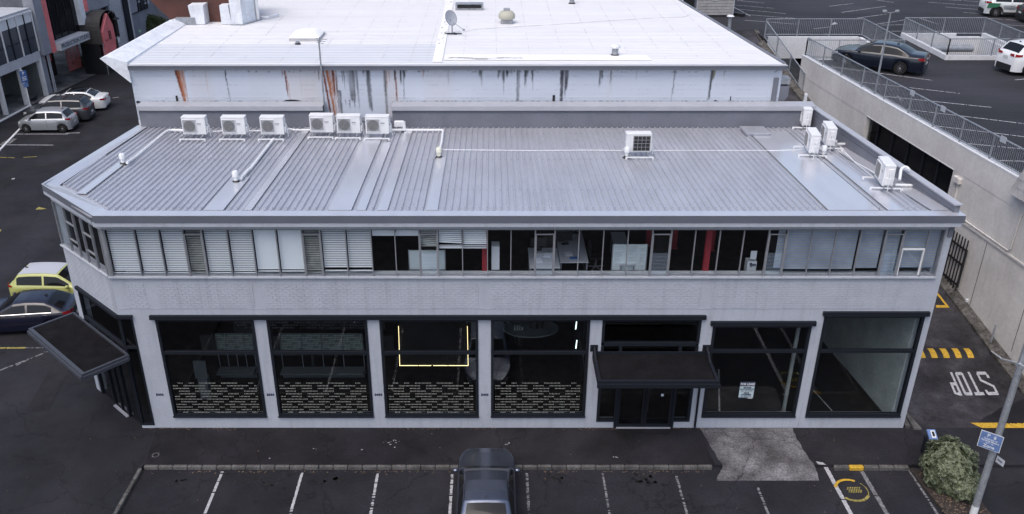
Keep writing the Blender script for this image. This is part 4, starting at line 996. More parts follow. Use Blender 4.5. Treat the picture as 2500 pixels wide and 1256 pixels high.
# conduits and hoses
def pipe(name, pts, r, label, cat='pipe', mt='pipe', n=8, sm=True):
    m = MB()
    if sm:
        out = []
        P_ = [Vector(p) for p in pts]
        for i, p in enumerate(P_):
            if 0 < i < len(P_)-1:
                a = (P_[i-1]-p); b_ = (P_[i+1]-p); k = min(.12, a.length*.4, b_.length*.4)
                out += [p+a.normalized()*k, p+a.normalized()*k*.3+b_.normalized()*k*.3, p+b_.normalized()*k]
            else: out.append(p)
        pts = out
    m.tube(pts, r, n); return simple(name, m, A[mt], label, cat)
def rp_(px, py, dz=.10):
    z = 8.0
    for _ in range(4):
        q = onz(px,py,z+dz); z = rfz(q.y)
    return onz(px,py,z+dz)
pipe('refrigerant_pipe', [rp_(310,398,.16),rp_(332,383),rp_(405,322),rp_(415,318),rp_(452,319)], .055, 'white pipe bending from the leftmost air conditioner to its roof vent')
pipe('refrigerant_pipe', [rp_(668,340,.08),rp_(612,412),rp_(608,414),rp_(588,436,.16)], .055, 'white pipe running diagonally from the third air conditioner to a roof vent')
pipe('refrigerant_pipe', [rp_(505,320,.12),rp_(520,322,.08),rp_(545,320,.08)], .03, 'short pipe linking the first and second air conditioners')
pipe('refrigerant_pipe', [rp_(600,319,.12),rp_(612,320,.08),rp_(640,320,.08)], .03, 'short pipe linking the second and third air conditioners')
pipe('refrigerant_pipe', [rp_(697,323,.12),rp_(704,315,.14),rp_(720,318,.1),rp_(760,318)], .04, 'pipe from the third air conditioner to the cabled one')
pipe('refrigerant_pipe', [rp_(950,318,.12),rp_(1000,318),rp_(1082,318),rp_(1078,350),rp_(1072,372,.2)], .05, 'thick white pipe turning a corner down to the cream capped vent')
pipe('thin_conduit', [rp_(1078,362,.1),rp_(1082,366,.07),rp_(1300,368,.07),rp_(1430,367,.07),rp_(1520,368,.07)], .016, 'thin white conduit crossing the ribs left of the lone air conditioner')
pipe('thin_conduit', [rp_(1575,368,.07),rp_(1750,368,.07),rp_(1900,368,.07),rp_(1965,365,.07)], .016, 'thin white conduit crossing the ribs right of the lone air conditioner')
pipe('thick_hose', [rp_(2044,352,.2),rp_(2080,352,.16),rp_(2095,345,.35),rp_(2105,338,.55),rp_(2112,342,.60)], .05, 'thick pale hose rising over the right parapet')
pipe('thick_hose', [rp_(2008,305,.3),rp_(2010,292,.55),rp_(2018,282,.75),rp_(2028,288,.65)], .05, 'thick pale hose looping over the parapet behind the corner unit')
pipe('thick_hose', [rp_(2185,452,.14),rp_(2226,453,.12)], .05, 'short thick hose lying beside the front right air conditioner')
pipe('thick_hose', [rp_(2196,440,.3),rp_(2200,412,.60),rp_(2212,407,.66),rp_(2220,415,.62)], .05, 'thick pale hose arching over the parapet at the front right unit')
pipe('thin_conduit', [rp_(2050,357,.1),rp_(2085,395,.06),rp_(2140,425,.06)], .018, 'thin white hose sagging between two air conditioners on the right')
pipe('thin_conduit', [rp_(2048,362,.08),rp_(2076,388,.05),rp_(2135,436,.06)], .012, 'lower thin hose beside the sagging one on the right')
for k in range(5):
    q = rp_(765,272,.6); r = .22+.04*k
    pts = [(q.x-.2+r*math.cos(a*.45)*1.1, q.y+.9+.03*k, q.z-.35+r*math.sin(a*.45)*1.2) for a in range(0,8)]
    m = MB(); m.tube(pts,.012,6); simple('looped_cable', m, A['black'] if k%2 else A['pipe'], ['white cable loop, innermost behind the fourth air conditioner','black cable loop just outside the innermost white one','white cable loop in the middle of the bundle at the parapet gap','black cable loop near the outside of the bundle at the parapet gap','outermost white cable loop at the parapet gap'][k], 'cable')
def vent(px, py, label, cap='pipe', tall=.42, r=.10):
    q = rp_(px,py,.03); t = thing('roof_vent', label, 'roof vent', (q.x,q.y,q.z))
    z = q.z
    m = MB(); m.lathe([(0,0),(.17,0),(.12,.05),(r*.9,.09),(0,.09)],(q.x,q.y,z),14); m.obj('boot', A['black'], t)
    m = MB(); m.box(q.x-.2,q.x+.2,q.y-.17,q.y+.17,z-.012,z+.004); m.obj('flange', A['flash'], t)
    m = MB(); m.lathe([(0,.06),(r*.8,.06),(r*.8,tall*.5),(r*1.1,tall*.55),(r*1.1,tall*.9),(r*.8,tall),(0,tall)],(q.x,q.y,z),14); m.obj('cap', A[cap], t, smooth=40)
vent(302,402,'white roof vent at the far left end of its pipe'); vent(577,446,'white roof vent at the bottom end of the diagonal pipe'); vent(1072,386,'cream capped roof vent at the corner pipe end','cream'); vent(1530,386,'white roof vent by the lone reversed air conditioner'); vent(2009,382,'white roof vent among the right hand air conditioners')
q = rp_(988,322,.03); t = thing('bent_vent', 'white bent vent hood beside the last unit of the row', 'roof vent', tuple(q))
m = MB(); m.tube([q+Vector((0,0,0)),q+Vector((-.03,.05,.42))],.07,10); m.obj('pipe', A['pipe'], t); m = MB(); m.bbox(q.x-.42,q.x-.02,q.y-.02,q.y+.16,q.z+.22,q.z+.44,.02); m.obj('hood', A['pipe'], t); m = MB(); m.lathe([(0,0),(.13,0),(.08,.05),(0,.05)],tuple(q),12); m.obj('boot', A['black'], t)
# ================================================================ WHITE ROOFED BUILDING BEHIND
import numpy as np
WBD = thing('white_building', 'large white roofed building behind with a rust stained block wall', 'building', (0,11,0))
YW, ZW = 10.86, 10.36
xl, xr = -15.05, 12.10
step = .035; nx = int((xr-xl)/step)+1; nzv = 66; zb, zt = 7.9, 10.12
X, Z = np.meshgrid(np.linspace(xl,xr,nx), np.linspace(zb,zt,nzv)); 
rng = np.random.default_rng(4)
base = np.array([.50,.545,.63]); Cc = np.ones(X.shape+(3,))*base
def blend(mask, col): 
    global Cc
    Cc = Cc*(1-mask[...,None])+np.array(col)*mask[...,None]
def smooth_noise(scale_x, scale_z, seed):
    r = np.random.default_rng(seed); g = r.random((int(40)+3, int(400)+3))
    u = (X-xl)/scale_x; v = (Z-zb)/scale_z; i = np.clip(np.floor(v).astype(int),0,40); j = np.clip(np.floor(u).astype(int),0,400)
    fu, fv = u-np.floor(u), v-np.floor(v); fu = fu*fu*(3-2*fu); fv = fv*fv*(3-2*fv)
    return (g[i,j]*(1-fu)+g[i,j+1]*fu)*(1-fv)+(g[i+1,j]*(1-fu)+g[i+1,j+1]*fu)*fv
N1 = smooth_noise(.09,.5,1); N2 = smooth_noise(.5,.12,2); N3 = smooth_noise(1.7,.9,3); N4 = smooth_noise(.08,.08,5)
Cc *= (.94+.12*N3)[...,None]
T = (zt-Z)/(zt-8.15)       # 0 top, 1 bottom of the visible wall
RUST, DRUST, BLK, BEI = (.33,.115,.045), (.15,.035,.02), (.055,.06,.075), (.50,.44,.40)
def px2x(px): return ony(px,170,YW).x
for a, b_, s in [(424,450,.5),(455,520,.22),(600,690,.12),(695,782,.45),(800,818,.6),(930,978,.35),(1030,1110,.22),(1480,1500,.2)]:
    xa, xb = px2x(a), px2x(b_); blend(s*np.clip((X-xa)/.15,0,1)*np.clip((xb-X)/.15,0,1)*(.6+.4*N1), BEI)
def streak(px, wpx, ln, col, s, drift=0.0, t0=0.0, rag=.5):
    xc = px2x(px)+drift*T; wd = wpx/58/2*(1-.35*T/max(ln,.1))
    d = np.abs(X-xc+(N4-.5)*.03*rag*2); m = np.clip((wd*1.25-d)/(wd*.5+.006),0,1)
    ends = np.clip((ln+(N1-.5)*.25-T)/.12,0,1)*np.clip((T-t0)/.02+.0001,0,1); blend(np.clip(m*ends*s*(.75+.8*N1),0,1), col)
for a in [(428,7,1.05,DRUST,.95,.25),(435,7,1.05,RUST,.85,.12),(443,6,.6,RUST,.8),(447,3,.9,RUST,.45),(688,3,.22,DRUST,.8),(694,4,.6,DRUST,.9,.07),(697,3,1,RUST,.35,.1),(777,3,.35,DRUST,.8),(783,3,.6,RUST,.5),(788,6,1.1,DRUST,.9,.18),(797,7,1.1,RUST,.95,.2),(803,5,1.1,RUST,.6,.2),(811,6,.75,DRUST,.95,.06),(815,3,1.1,RUST,.5,.1),(820,4,.5,DRUST,.5),
          (939,4,.7,BLK,.6),(943,3,.5,RUST,.6),(949,3,.4,RUST,.5),(964,5,.75,DRUST,.7,.05),(963,5,.3,BLK,.9),(1033,3,.25,RUST,.8),(1062,2,.2,DRUST,.6),(731,3,.9,RUST,.15),(500,3,.6,RUST,.2),
          (549,3,.6,BLK,.8,.03),(552,3,.85,BLK,.5,0,.45),(818,4,.9,BLK,.5,.05,.1),(822,9,1.1,BLK,.65,.08,.45),(834,3,.35,BLK,.6),(839,4,.55,BLK,.6),(846,3,.45,BLK,.5),(855,14,.7,BLK,.6),(862,7,.75,BLK,.7),(869,6,.95,BLK,.5,.05),(838,4,.9,BLK,.7,0,.66),(848,4,1.0,BLK,.7,0,.66),(860,5,.95,BLK,.5,0,.66),(897,12,.95,BLK,.7,.06),(893,20,.18,BLK,.7),(938,8,1.05,BLK,.5,.03),(978,5,.35,BLK,.7),(984,4,.6,BLK,.5),(985,9,.18,BLK,.7),
          (1094,4,.35,BLK,.3),(1172,9,.22,BLK,.7),(1176,5,.4,BLK,.4),(1219,9,.25,BLK,.8),(1229,8,.35,BLK,.8),(1238,8,.2,BLK,.85),(1230,3,.6,BLK,.5),(1247,8,.22,BLK,.7),(1266,9,1.0,BLK,.62,-.03),(1283,6,.5,BLK,.75),(1287,9,.2,BLK,.7),(1300,5,.3,BLK,.6),(1302,3,.6,BLK,.4),(1315,2,.15,BLK,.6),(1373,10,.8,BLK,.85),(1373,5,1.05,BLK,.6,0,.5),(1384,10,.42,BLK,.85),(1381,6,.65,BLK,.5),(1466,6,.45,BLK,.8),(1471,5,.3,BLK,.8),(1467,8,.12,BLK,.5,0,.2),(1492,4,.35,BLK,.6),(1494,3,.6,BLK,.2),(1652,5,.12,BLK,.7,0,.05),(1648,4,.65,BLK,.55),(1646,3,.98,BLK,.4,0,.4),(1743,11,.22,(.22,.22,.15),.9),(1740,6,.65,BLK,.75,-.05),(1738,4,.95,BLK,.35,-.06),(1770,3,.2,BLK,.4),(1555,2,.3,BLK,.3)]:
    streak(*a)
# spatter under the gutter and dark coursing lines near the streaks
sp = (N4 > .80)*(T < .07)*(N3 > .45); blend(sp*.6, BLK)
for k in range(12):
    zc_ = zt-.12-k*.19; line = np.exp(-((Z-zc_)/.012)**2)
    near = np.clip((N2-.45)*3,0,1)*(.18+.5*(N1>.6)); blend(np.clip(line*near*.75,0,1), (.24,.24,.28))
for zc_, s in ((8.88,.55),):
    line = np.exp(-((Z-zc_)/.014)**2); blend(np.clip(line*s*(N2>.3),0,1), (.30,.31,.36)); line = np.exp(-((Z-zc_-.03)/.012)**2); blend(np.clip(line*.5,0,1), (.78,.8,.84))
verts = []; Yg = YW + .004*np.exp(-(((Z-zt)%.19-.0)/.012)**2)
V = np.stack([X, Yg-11, Z], -1).reshape(-1,3)
ii = np.arange(nzv-1)[:,None]*nx+np.arange(nx-1)[None,:]
F = np.stack([ii, ii+1, ii+nx+1, ii+nx], -1).reshape(-1,4)
me = bpy.data.meshes.new('block_wall'); me.from_pydata(V.tolist(), [], F.tolist())
ca = me.color_attributes.new('paint','FLOAT_COLOR','POINT'); arr = np.ones((nx*nzv,4)); arr[:,:3] = Cc.reshape(-1,3); ca.data.foreach_set('color', arr.astype('f4').ravel())
me.materials.append(vcol_mat('stained_blockwork', .75)); o = bpy.data.objects.new('block_wall', me); COL.objects.link(o); o.parent = WBD; OFF[o.name] = OFF[WBD.name]
def wxr(y): return 12.10+SKR*(y-YW)
def wxl(y): return -15.05+.075*0*(y-YW)
m = MB(); m.prism([(xl,YW+.01),(xr,YW+.01),(wxr(60),60),(-19.0,60),(-15.05,YW+.02)], 0, 10.15); m.obj('body', A['wing'], WBD)
m = MB(); m.box(xl,xr,YW-.02,YW+.01,6.5,7.9); m.obj('lower_wall', A['wing'], WBD)
# roof
m = MB(); m.prism([(-14.95,10.72),(12.15,10.72),(wxr(60)-.35,60),(-19,60)], 10.16, ZW); wr = m.obj('roof', A['wroof'], WBD)
m = MB(); m.prism([(-14.95,10.9),(-2.42,10.9),(-2.50,14.2),(-15.3,14.2)], ZW, ZW+.006); m.obj('roof_sheet', A['broof'], wr, label='blue grey sheeting along the left front edge')
m = MB()
y = 11.0
while y < 40: m.extr([(-14.9-.02*(y-11),y,ZW+.008),(wxr(y)-.35,y,ZW+.008),(wxr(y)-.35,y+.05,ZW+.02),(-14.9-.02*(y-11),y+.05,ZW+.02)],(0,.02,-.01)); y += .30
m.obj('sheet_ribs', A['wroof'], wr, kind='stuff')
for k in range(9):
    px0 = [(-13.4,-15.0),(-11.9,-13.1),(-10.4,-11.2),(-8.8,-9.3),(-7.3,-7.5),(-5.9,-6.0),(-4.6,-4.6),(-3.4,-3.4),(-2.7,-2.7)][k]
    m = MB(); 
    y = 11; rs = random.Random(k)
    while y < 30:
        if rs.random() < .55: m.bar((px0[0]+(px0[1]-px0[0])*(y-11)/25,y,ZW+.022),(px0[0]+(px0[1]-px0[0])*(y+.25-11)/25,y+.25,ZW+.022),.014,.006)
        y += .3
    m.obj('sheet_lap', A['seam'], wr, kind='stuff')
for k in range(9):
    x0 = -1.2+k*1.42; m = MB(); y = 11.6; rs = random.Random(k+30)
    while y < 34:
        if rs.random() < .6 and x0+SKR*.0*(y-11) < wxr(y)-.5: m.bar((x0,y,ZW+.022),(x0-.01,y+.25,ZW+.022),.014,.006)
        y += .3
    m.obj('sheet_lap', A['seam'], wr, kind='stuff')
m = MB(); m.prism([(-2.45,10.9),(-2.05,10.9),(-2.15,34),(-2.55,34)], ZW+.02, ZW+.05); m.obj('ridge_flashing', A['membrane'], wr)
m = MB(); m.prism([(-2.0,11.25),(6.7,11.2),(6.6,12.05),(-1.95,12.2)], ZW+.02, ZW+.045); m.obj('membrane_strip', A['membrane'], wr)
m = MB()
rs = random.Random(12)
for k in range(60):
    x = rs.uniform(-1.9,1.2); y = 11.35+rs.random()*.25+.1*math.sin(x*3); m.bar((x,y,ZW+.05),(x+rs.uniform(.1,.4),y+rs.uniform(-.05,.05),ZW+.05),.025,.004)
for k in range(40):
    y = rs.uniform(14,26); x = -2.3-.004*(y-11)+rs.uniform(-.15,.15); m.bar((x,y,ZW+.056),(x+.08,y+.1,ZW+.056),.03,.004)
m.obj('peeling_patches', A['grime'], wr, kind='stuff')
m = MB(); m.extr([(12.20,10.60,10.30),(12.20,10.60,10.12),(-15.0,10.60,10.12),(-15.0,10.60,10.30)],(0,.10,0)); m.obj('gutter', A['fascia'], WBD)
m = MB(); m.box(-15.0,12.2,10.56,10.72,10.302,10.33); m.obj('gutter_lip', A['cap'], WBD)
m = MB(); m.prism([(12.15,10.72),(12.02,10.72),(wxr(60)-.48,60),(wxr(60)-.35,60)], ZW, ZW+.05); m.obj('edge_trim', A['parapet'], WBD)
# flared left parapet
b0 = ony(250,138,10.72); b1 = ony(318,195,10.72); b2 = Vector((-15.0,10.72,10.36)); 
def lwing(y): return -.0*(y)-.05*(y-10.72)
f0, f1 = Vector((-16.10,10.72,10.55)), Vector((-15.95,20.2,10.55))
m = MB(); sec = [(-16.13,10.60),(-15.02,9.62-.25),(-15.02,10.36),(-16.0,10.62)]
def ring(y): 
    dx = .035*(y-10.72)
    return [(-16.13+dx,y,10.58),(-15.02+dx*0-.0,y,9.55),(-15.02-.0,y,10.30),(-15.05-.0,y,10.42),(-15.85+dx,y,10.66)]
ra, rb_ = ring(10.72), ring(18.6)
n_ = 5
m.add(ra+rb_, [tuple(range(n_)), tuple(reversed(range(n_,2*n_)))]+[((i+1)%n_,i,n_+i,n_+(i+1)%n_) for i in range(n_)])
m.obj('flared_parapet', A['wing'], WBD)
m = MB(); m.box(-15.5,-14.55,18.45,18.65,10.3,10.72); m.obj('low_upstand', A['galv'], WBD)
# bitumen line at the base of the block wall
m = MB(); rs = random.Random(8)
for a, b_ in ((-15,-7.1),(-4.2,12.1)):
    x = a
    while x < b_:
        l_ = rs.uniform(.08,.3); h = .0+rs.random()*.03+(.05 if rs.random() < .05 else 0)
        m.extr([(x,YW-.012,8.66),(min(x+l_,b_),YW-.012,8.66),(min(x+l_,b_),YW-.012,8.72+h*.5),(x+l_*.5,YW-.012,8.73+h),(x,YW-.012,8.72+h*.4)],(0,.02,0)); x += l_*.97
px_a = px2x(704); m.extr([(px_a-.45,YW-.014,8.7),(px_a+.45,YW-.014,8.7),(px_a+.36,YW-.014,8.76),(px_a+.2,YW-.014,8.80),(px_a-.05,YW-.014,8.81),(px_a-.2,YW-.014,8.79),(px_a-.36,YW-.014,8.75)],(0,.02,0))
px_a = px2x(1354); m.box(px_a-.05,px_a+.05,YW-.03,YW,8.7,9.0); px_a = px2x(420); m.box(px_a-.03,px_a+.05,YW-.03,YW,8.7,8.98); px_a = px2x(1792); m.box(px_a-.015,px_a+.015,YW-.03,YW,8.7,8.95)
m.obj('bitumen_flashing', A['bitumen'], WBD, kind='stuff')
# rain head and box at the right corner
q = ony(1905,210,10.7)
t = thing('rainwater_head', 'grey rainwater box and pipe on the right corner of the stained wall', 'rainwater box', (q.x,10.9,8.6))
m = MB(); m.box(11.78,11.98,10.78,10.855,8.55,9.75); m.obj('back_plate', A['parapet'], t)
m = MB(); x0 = 12.12
m.box(12.1,12.5,10.9,11.4,9.45,9.70); m.obj('upper_tray', A['galv'], t); m = MB(); m.box(12.1,12.12,10.9,11.4,8.95,9.38); m.box(12.48,12.5,10.9,11.4,8.95,9.38); m.box(12.12,12.48,10.9,10.92,8.95,9.38); m.box(12.12,12.48,11.38,11.4,8.95,9.38); m.extr([(12.1,10.9,8.95),(12.5,10.9,8.95),(12.35,10.9,8.7),(12.1,10.9,8.7)],(0,.5,0)); m.obj('hopper', A['parapet'], t)
m = MB(); m.box(12.1,12.22,10.95,11.05,4.0,8.7); m.obj('downpipe', A['wing'], t)
# pipes on the wall / roof things
t = thing('mast_pipe', 'slim grey mast rising past the gutter from the stained wall', 'mast', (-6.95,10.6,8))
q0 = ony(793,270,10.5); q1 = ony(787,97,10.5)
m = MB(); m.tube([(q0.x,10.5,8.1),(q0.x,10.5,q1.z)],.035,8); m.obj('pole', A['galv'], t)
m = MB()
for dz, L_ in ((0,.35),(-.08,.28),(-.16,.2)): m.bar((q0.x-.1,10.5,q1.z+dz+.05),(q0.x+L_,10.45,q1.z+dz),.02,.02)
m.bar((q0.x+.05,10.5,q1.z+.1),(q0.x+.05,10.5,q1.z-.1),.05,.04); m.obj('aerial_bracket', A['galv'], t)
def rw(px, py): return onz(px,py,ZW+.02)
q = rw(745,100); t = thing('skylight', 'white domed skylight on the left part of the white roof', 'skylight', tuple(q))
a, b_ = rw(706,101), rw(776,103); w_ = b_.x-a.x
m = MB(); m.box(a.x,b_.x,a.y,a.y+1.7,ZW,ZW+.14); m.obj('kerb_frame', A['seam'], t)
m = MB(); n_ = 8; vs = []
for i in range(n_+1):
    for j in range(n_+1):
        u, v = i/n_, j/n_; vs.append((a.x-.03+u*(w_+.06), a.y-.03+v*1.76, ZW+.15+.22*math.sin(math.pi*u)**.5*math.sin(math.pi*v)**.5))
m.add(vs, [(i*(n_+1)+j,(i+1)*(n_+1)+j,(i+1)*(n_+1)+j+1,i*(n_+1)+j+1) for i in range(n_) for j in range(n_)]); m.obj('dome', A['membrane'], t, smooth=60)
def rcyl(px, py, label, r, h, cap=True, mt='galv'):
    q = rw(px,py); t = thing('roof_cowl', label, 'roof vent', tuple(q))
    m = MB(); m.lathe([(0,0),(r*1.5,0),(r*1.1,.06),(0,.06)],tuple(q),16); m.obj('boot', A['black'], t)
    m = MB(); m.lathe([(0,.05),(r,.05),(r,h*.68),(0,h*.68)],tuple(q),16); m.obj('pipe', A[mt], t, smooth=40)
    if cap:
        m = MB(); m.lathe([(0,h*.66),(r*1.5,h*.66),(r*1.55,h*.78),(r*1.1,h*.95),(0,h)],tuple(q),16); m.obj('cap', A['ac'], t, smooth=40)
rcyl(1501,136,'round white capped cowl standing on the pale membrane strip',.14,.50); rcyl(1396,9,'grey cowl at the very top edge of the picture',.13,.6); rcyl(727,108,'small dark footed vent in front of the domed skylight',.09,.18,False)
q = rw(1237,56); t = thing('roof_fan', 'beige louvred mushroom fan on the white roof', 'roof fan', tuple(q))
m = MB(); m.bbox(q.x-.30,q.x+.30,q.y-.28,q.y+.28,ZW+.02,ZW+.26,.03); m.obj('base', A['acp'], t)
m = MB(); m.lathe([(0,.24),(.40,.24),(.42,.34),(.40,.46),(.30,.58),(.14,.62),(0,.62)],(q.x,q.y,ZW),14); m.obj('hood', mat('beige_hood',(.42,.41,.34),.6), t, smooth=30); m = MB(); m.box(q.x-.16,q.x+.16,q.y-.14,q.y+.14,ZW+.60,ZW+.72); m.obj('cap', A['acp'], t)
a, b_ = rw(1112,25), rw(1180,25); t = thing('roof_duct', 'long low grey louvre box near the top edge of the white roof', 'roof louvre', (a.x,a.y,ZW))
m = MB(); m.box(a.x,b_.x,a.y,a.y+.5,ZW+.02,ZW+.1); m.box(a.x,a.x+.1,a.y,a.y+.5,ZW+.1,ZW+.3); m.box(b_.x-.1,b_.x,a.y,a.y+.5,ZW+.1,ZW+.3); m.box(a.x+.1,b_.x-.1,a.y+.4,a.y+.5,ZW+.1,ZW+.3); m.box(a.x,b_.x,a.y,a.y+.5,ZW+.30,ZW+.34); m.obj('casing', A['galv'], t); m = MB(); m.box(a.x+.1,b_.x-.1,a.y+.05,a.y+.1,ZW+.1,ZW+.22); m.obj('louvre', A['black'], t)
# satellite dish
q = rw(1104,84); t = thing('satellite_dish', 'white satellite dish on a black footed stand on the white roof', 'satellite dish', tuple(q))
m = MB(); m.tube([tuple(q),(q.x,q.y,q.z+.42)],.03,8); m.obj('mast', A['galv'], t)
m = MB()
for k in range(5): a_ = k*1.3; m.bar((q.x,q.y,q.z+.03),(q.x+.45*math.cos(a_),q.y+.2*math.sin(a_),q.z+.03),.05,.04)
m.obj('foot', A['black'], t)
Md = Matrix.Translation((q.x-.10,q.y+.05,q.z+.72))@Matrix.Rotation(R(48),4,'Z')@Matrix.Rotation(R(68),4,'X')
m = MB(); m.T = Md; prof = [(0,.0),(.10,.006),(.20,.026),(.28,.055),(.35,.09),(.35,.10),(.28,.068),(.20,.038),(.10,.018),(0,.012)]; m.lathe(prof,(0,0,0),20); m.obj('reflector', mat('dish_grey',(.36,.38,.42),.5), t, smooth=40); m = MB(); m.T = Md; m.tube([(.352*math.cos(k*.2618),.352*math.sin(k*.2618),.095) for k in range(25)],.012,5); m.obj('rim', A['parapet'], t)
m = MB(); m.tube([(q.x,q.y,q.z+.40),(q.x-.05,q.y,q.z+.55),(q.x-.08,q.y+.03,q.z+.70)],.025,6); m.obj('bracket', A['galv'], t)
m = MB(); m.tube([(q.x+.05,q.y,q.z+.55),(q.x+.55,q.y-.5,q.z+.32)],.014,6); m.bbox(q.x+.5,q.x+.62,q.y-.56,q.y-.46,q.z+.27,q.z+.36,.01); m.obj('feed_arm', A['galv'], t)
# thin cable drooping over the white roof
pts = [rw(1130,80),rw(1160,73),rw(1240,68),rw(1345,62),rw(1450,55),rw(1600,45),rw(1670,43),rw(1686,36)]
m = MB(); m.tube([p+Vector((0,0,.02)) for p in pts],.008,5); simple('roof_cable', m, A['seam'], 'thin pale cable trailing across the white roof', 'cable')
m = MB(); m.tube([rw(560,40)+Vector((0,0,.1)),rw(655,48)+Vector((0,0,.1)),rw(680,40)+Vector((0,0,.1))],.06,8); simple('white_duct', m, A['wing'], 'bent white pipe lying on the roof beside the white chimney', 'pipe')
# brown clad structure and white chimney at the top left
bt = thing('brown_clad_building', 'rust brown clad building with a curved left side above the white roof', 'building', (-15,20.6,10))
def bp(px, py, y=19.25): return ony(px,py,y)
cur = [(352,-60),(360,-5),(375,10),(392,26),(408,40),(418,52),(424,60)]
poly = [bp(*p) for p in cur]+[bp(590,60),bp(590,-60)]
m = MB(); m.extr(poly,(0,2.5,0)); m.obj('cladding', A['brown'], bt)
for (a, c, d_) in (((458,14),(497,12),(470,60)),((535,14),(556,13),(541,60))):
    pass
for pts_, dep, l in (([(458,14),(495,13),(501,60),(470,60)],.75,'left buttress'),([(535,14),(556,13),(566,60),(541,60)],.55,'right buttress')):
    m = MB(); m.extr([ony(p[0],p[1],18.5) for p in pts_],(0,dep,0)); o = m.obj('buttress', A['wing'], bt, label='white '+l)
ch = thing('white_chimney', 'tall plain white rendered chimney rising from the white roof', 'chimney', (-12.6,18.6,10.4))
m = MB(); a = rw(566,61); b_ = rw(585,60)
m.prism([(a.x,a.y),(a.x+.55,a.y),(a.x+.95,a.y+1.0),(a.x+.3,a.y+1.0)], ZW, 14.5); m.obj('shaft', A['wing'], ch)
m = MB(); m.tube([(a.x+1.0,a.y+1.2,ZW),(a.x+1.0,a.y+1.2,14.5)],.10,10); m.obj('flue', A['membrane'], ch); m = MB(); m.prism([(a.x-.05,a.y-.08),(a.x+.62,a.y-.08),(a.x+1.2,a.y+1.25),(a.x+.9,a.y+1.3),(a.x+.5,a.y+.05)], ZW+.01, ZW+.05); m.obj('skirt', A['galv'], ch)
# ================================================================ CAR PARK WALL, DECK, RAILINGS
DZ = 7.0
K = math.sqrt(1+WB*WB)
Tw = Matrix(((WB/K,1/K,0,WA),(1/K,-WB/K,0,0),(0,0,1,0),(0,0,0,1)))     # local x: along the wall (away), y: into the deck side
CW = thing('car_park_wall', 'long cast concrete side wall of the raised car park', 'wall', (19.5,10,0))
m = MB(); m.T = Tw
m.box(1.5,25.4*K,0,.25,-.1,4.60); m.box(1.5,9.64*K,0,.25,4.60,6.12); m.box(17.2*K,25.4*K,0,.25,4.60,6.12); m.box(1.5,25.4*K,-.012,.25,6.12,7.20)
m.obj('wall', A['conc'], CW)
m = MB(); m.T = Tw; m.box(1.5,25.43*K,-.02,.27,7.202,7.26); m.obj('wall_cap', A['conc_w'], CW)
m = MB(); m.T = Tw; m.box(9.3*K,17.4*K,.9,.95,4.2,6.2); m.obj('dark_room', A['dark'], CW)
m = MB(); m.T = Tw
for y in (10.9,12.1,13.4,14.8,16.2): m.box(y*K-.03,y*K+.03,.10,.16,4.62,6.10)
m.obj('window_mullions', A['frame'], CW)
m = MB(); m.T = Tw; m.box(9.64*K,17.2*K,.18,.187,4.62,6.10); m.obj('pane', A['glass'], CW)
m = MB(); m.T = Tw; m.box(9.6*K,17.25*K,-.03,.0,6.12,6.15); m.obj('drip_edge', A['conc_w'], CW)
m = MB(); m.T = Tw; m.box(1.5,8.6*K,-.05,0,4.28,4.36); m.obj('ledge', A['conc'], CW)
m = MB(); m.T = Tw; m.tube([(8.5*K,-.06,4.48),(5.2*K,-.06,4.48),(5.1*K,-.06,4.6),(5.05*K,-.05,6.1)],.03,8); m.obj('conduit', A['conc'], CW)
m = MB(); m.T = Tw; m.bbox(8.9*K,9.35*K,-.16,0,5.75,6.0,.03); m.box(9.05*K,9.12*K,-.06,0,4.4,5.75); m.box(9.22*K,9.29*K,-.06,0,4.4,5.75); m.obj('conduit_box', A['conc'], CW)
m = MB(); m.T = Tw
for y,z0,z1 in ((3.6,.9,6.1),(6.5,.5,4.2)): m.box(y*K-.015,y*K+.015,-.004,0,z0,z1)
m.obj('panel_joint', A['darkconc'], CW)
m = MB(); m.T = Tw; m.tube([(3.15*K,-.05,4.3),(3.15*K,-.05,5.2)],.03,8); m.obj('pipe_stub', A['conc'], CW)
# rough plinth / kerb along the foot
m = MB(); m.T = Tw
pr = random.Random(5); L_ = [0.6]+[2+i*.75 for i in range(40)]
for a, b_ in zip(L_, L_[1:]):
    ha, hb = .10+pr.random()*.03, .10+pr.random()*.03
    m.add([(a,-.42,rz(a/K)-.02),(a,-.42,rz(a/K)+ha),(a,-.02,rz(a/K)+.26),(a,0.0,rz(a/K)-.02),(b_,-.42,rz(b_/K)-.02),(b_,-.42,rz(b_/K)+ha),(b_,-.02,rz(b_/K)+.26),(b_,0,rz(b_/K)-.02)],[(0,4,5,1),(1,5,6,2),(2,6,7,3)])
m.obj('plinth', A['darkconc'], CW)
# deck (around two wells)
m = MB()
HX0, HX1, HY0, HY1 = 17.4, 23.5, 25.45, 31.25
GX0, GX1, GY0, GY1 = 26.45, 31.3, 25.45, 31.25
for poly in ([(wallx(1.6)+.25,1.6),(90,1.6),(90,HY0),(wallx(HY0)+.25,HY0)],[(HX1,HY0),(GX0,HY0),(GX0,HY1),(HX1,HY1)],[(GX1,GY0),(90,GY0),(90,GY1),(GX1,GY1)],[(wallx(HY1),HY1),(200,HY1),(200,300),(-4,300),(-4,33.2),(wallx(33.2),33.2)]):
    m.prism(poly, 6.6, DZ)
struct(m.obj('car_park_deck', A['deck']))
m = MB(); m.box(8.0,wallx(33.05),33.05,33.2,6.5,6.985); struct(m.obj('drain_channel', A['black']))
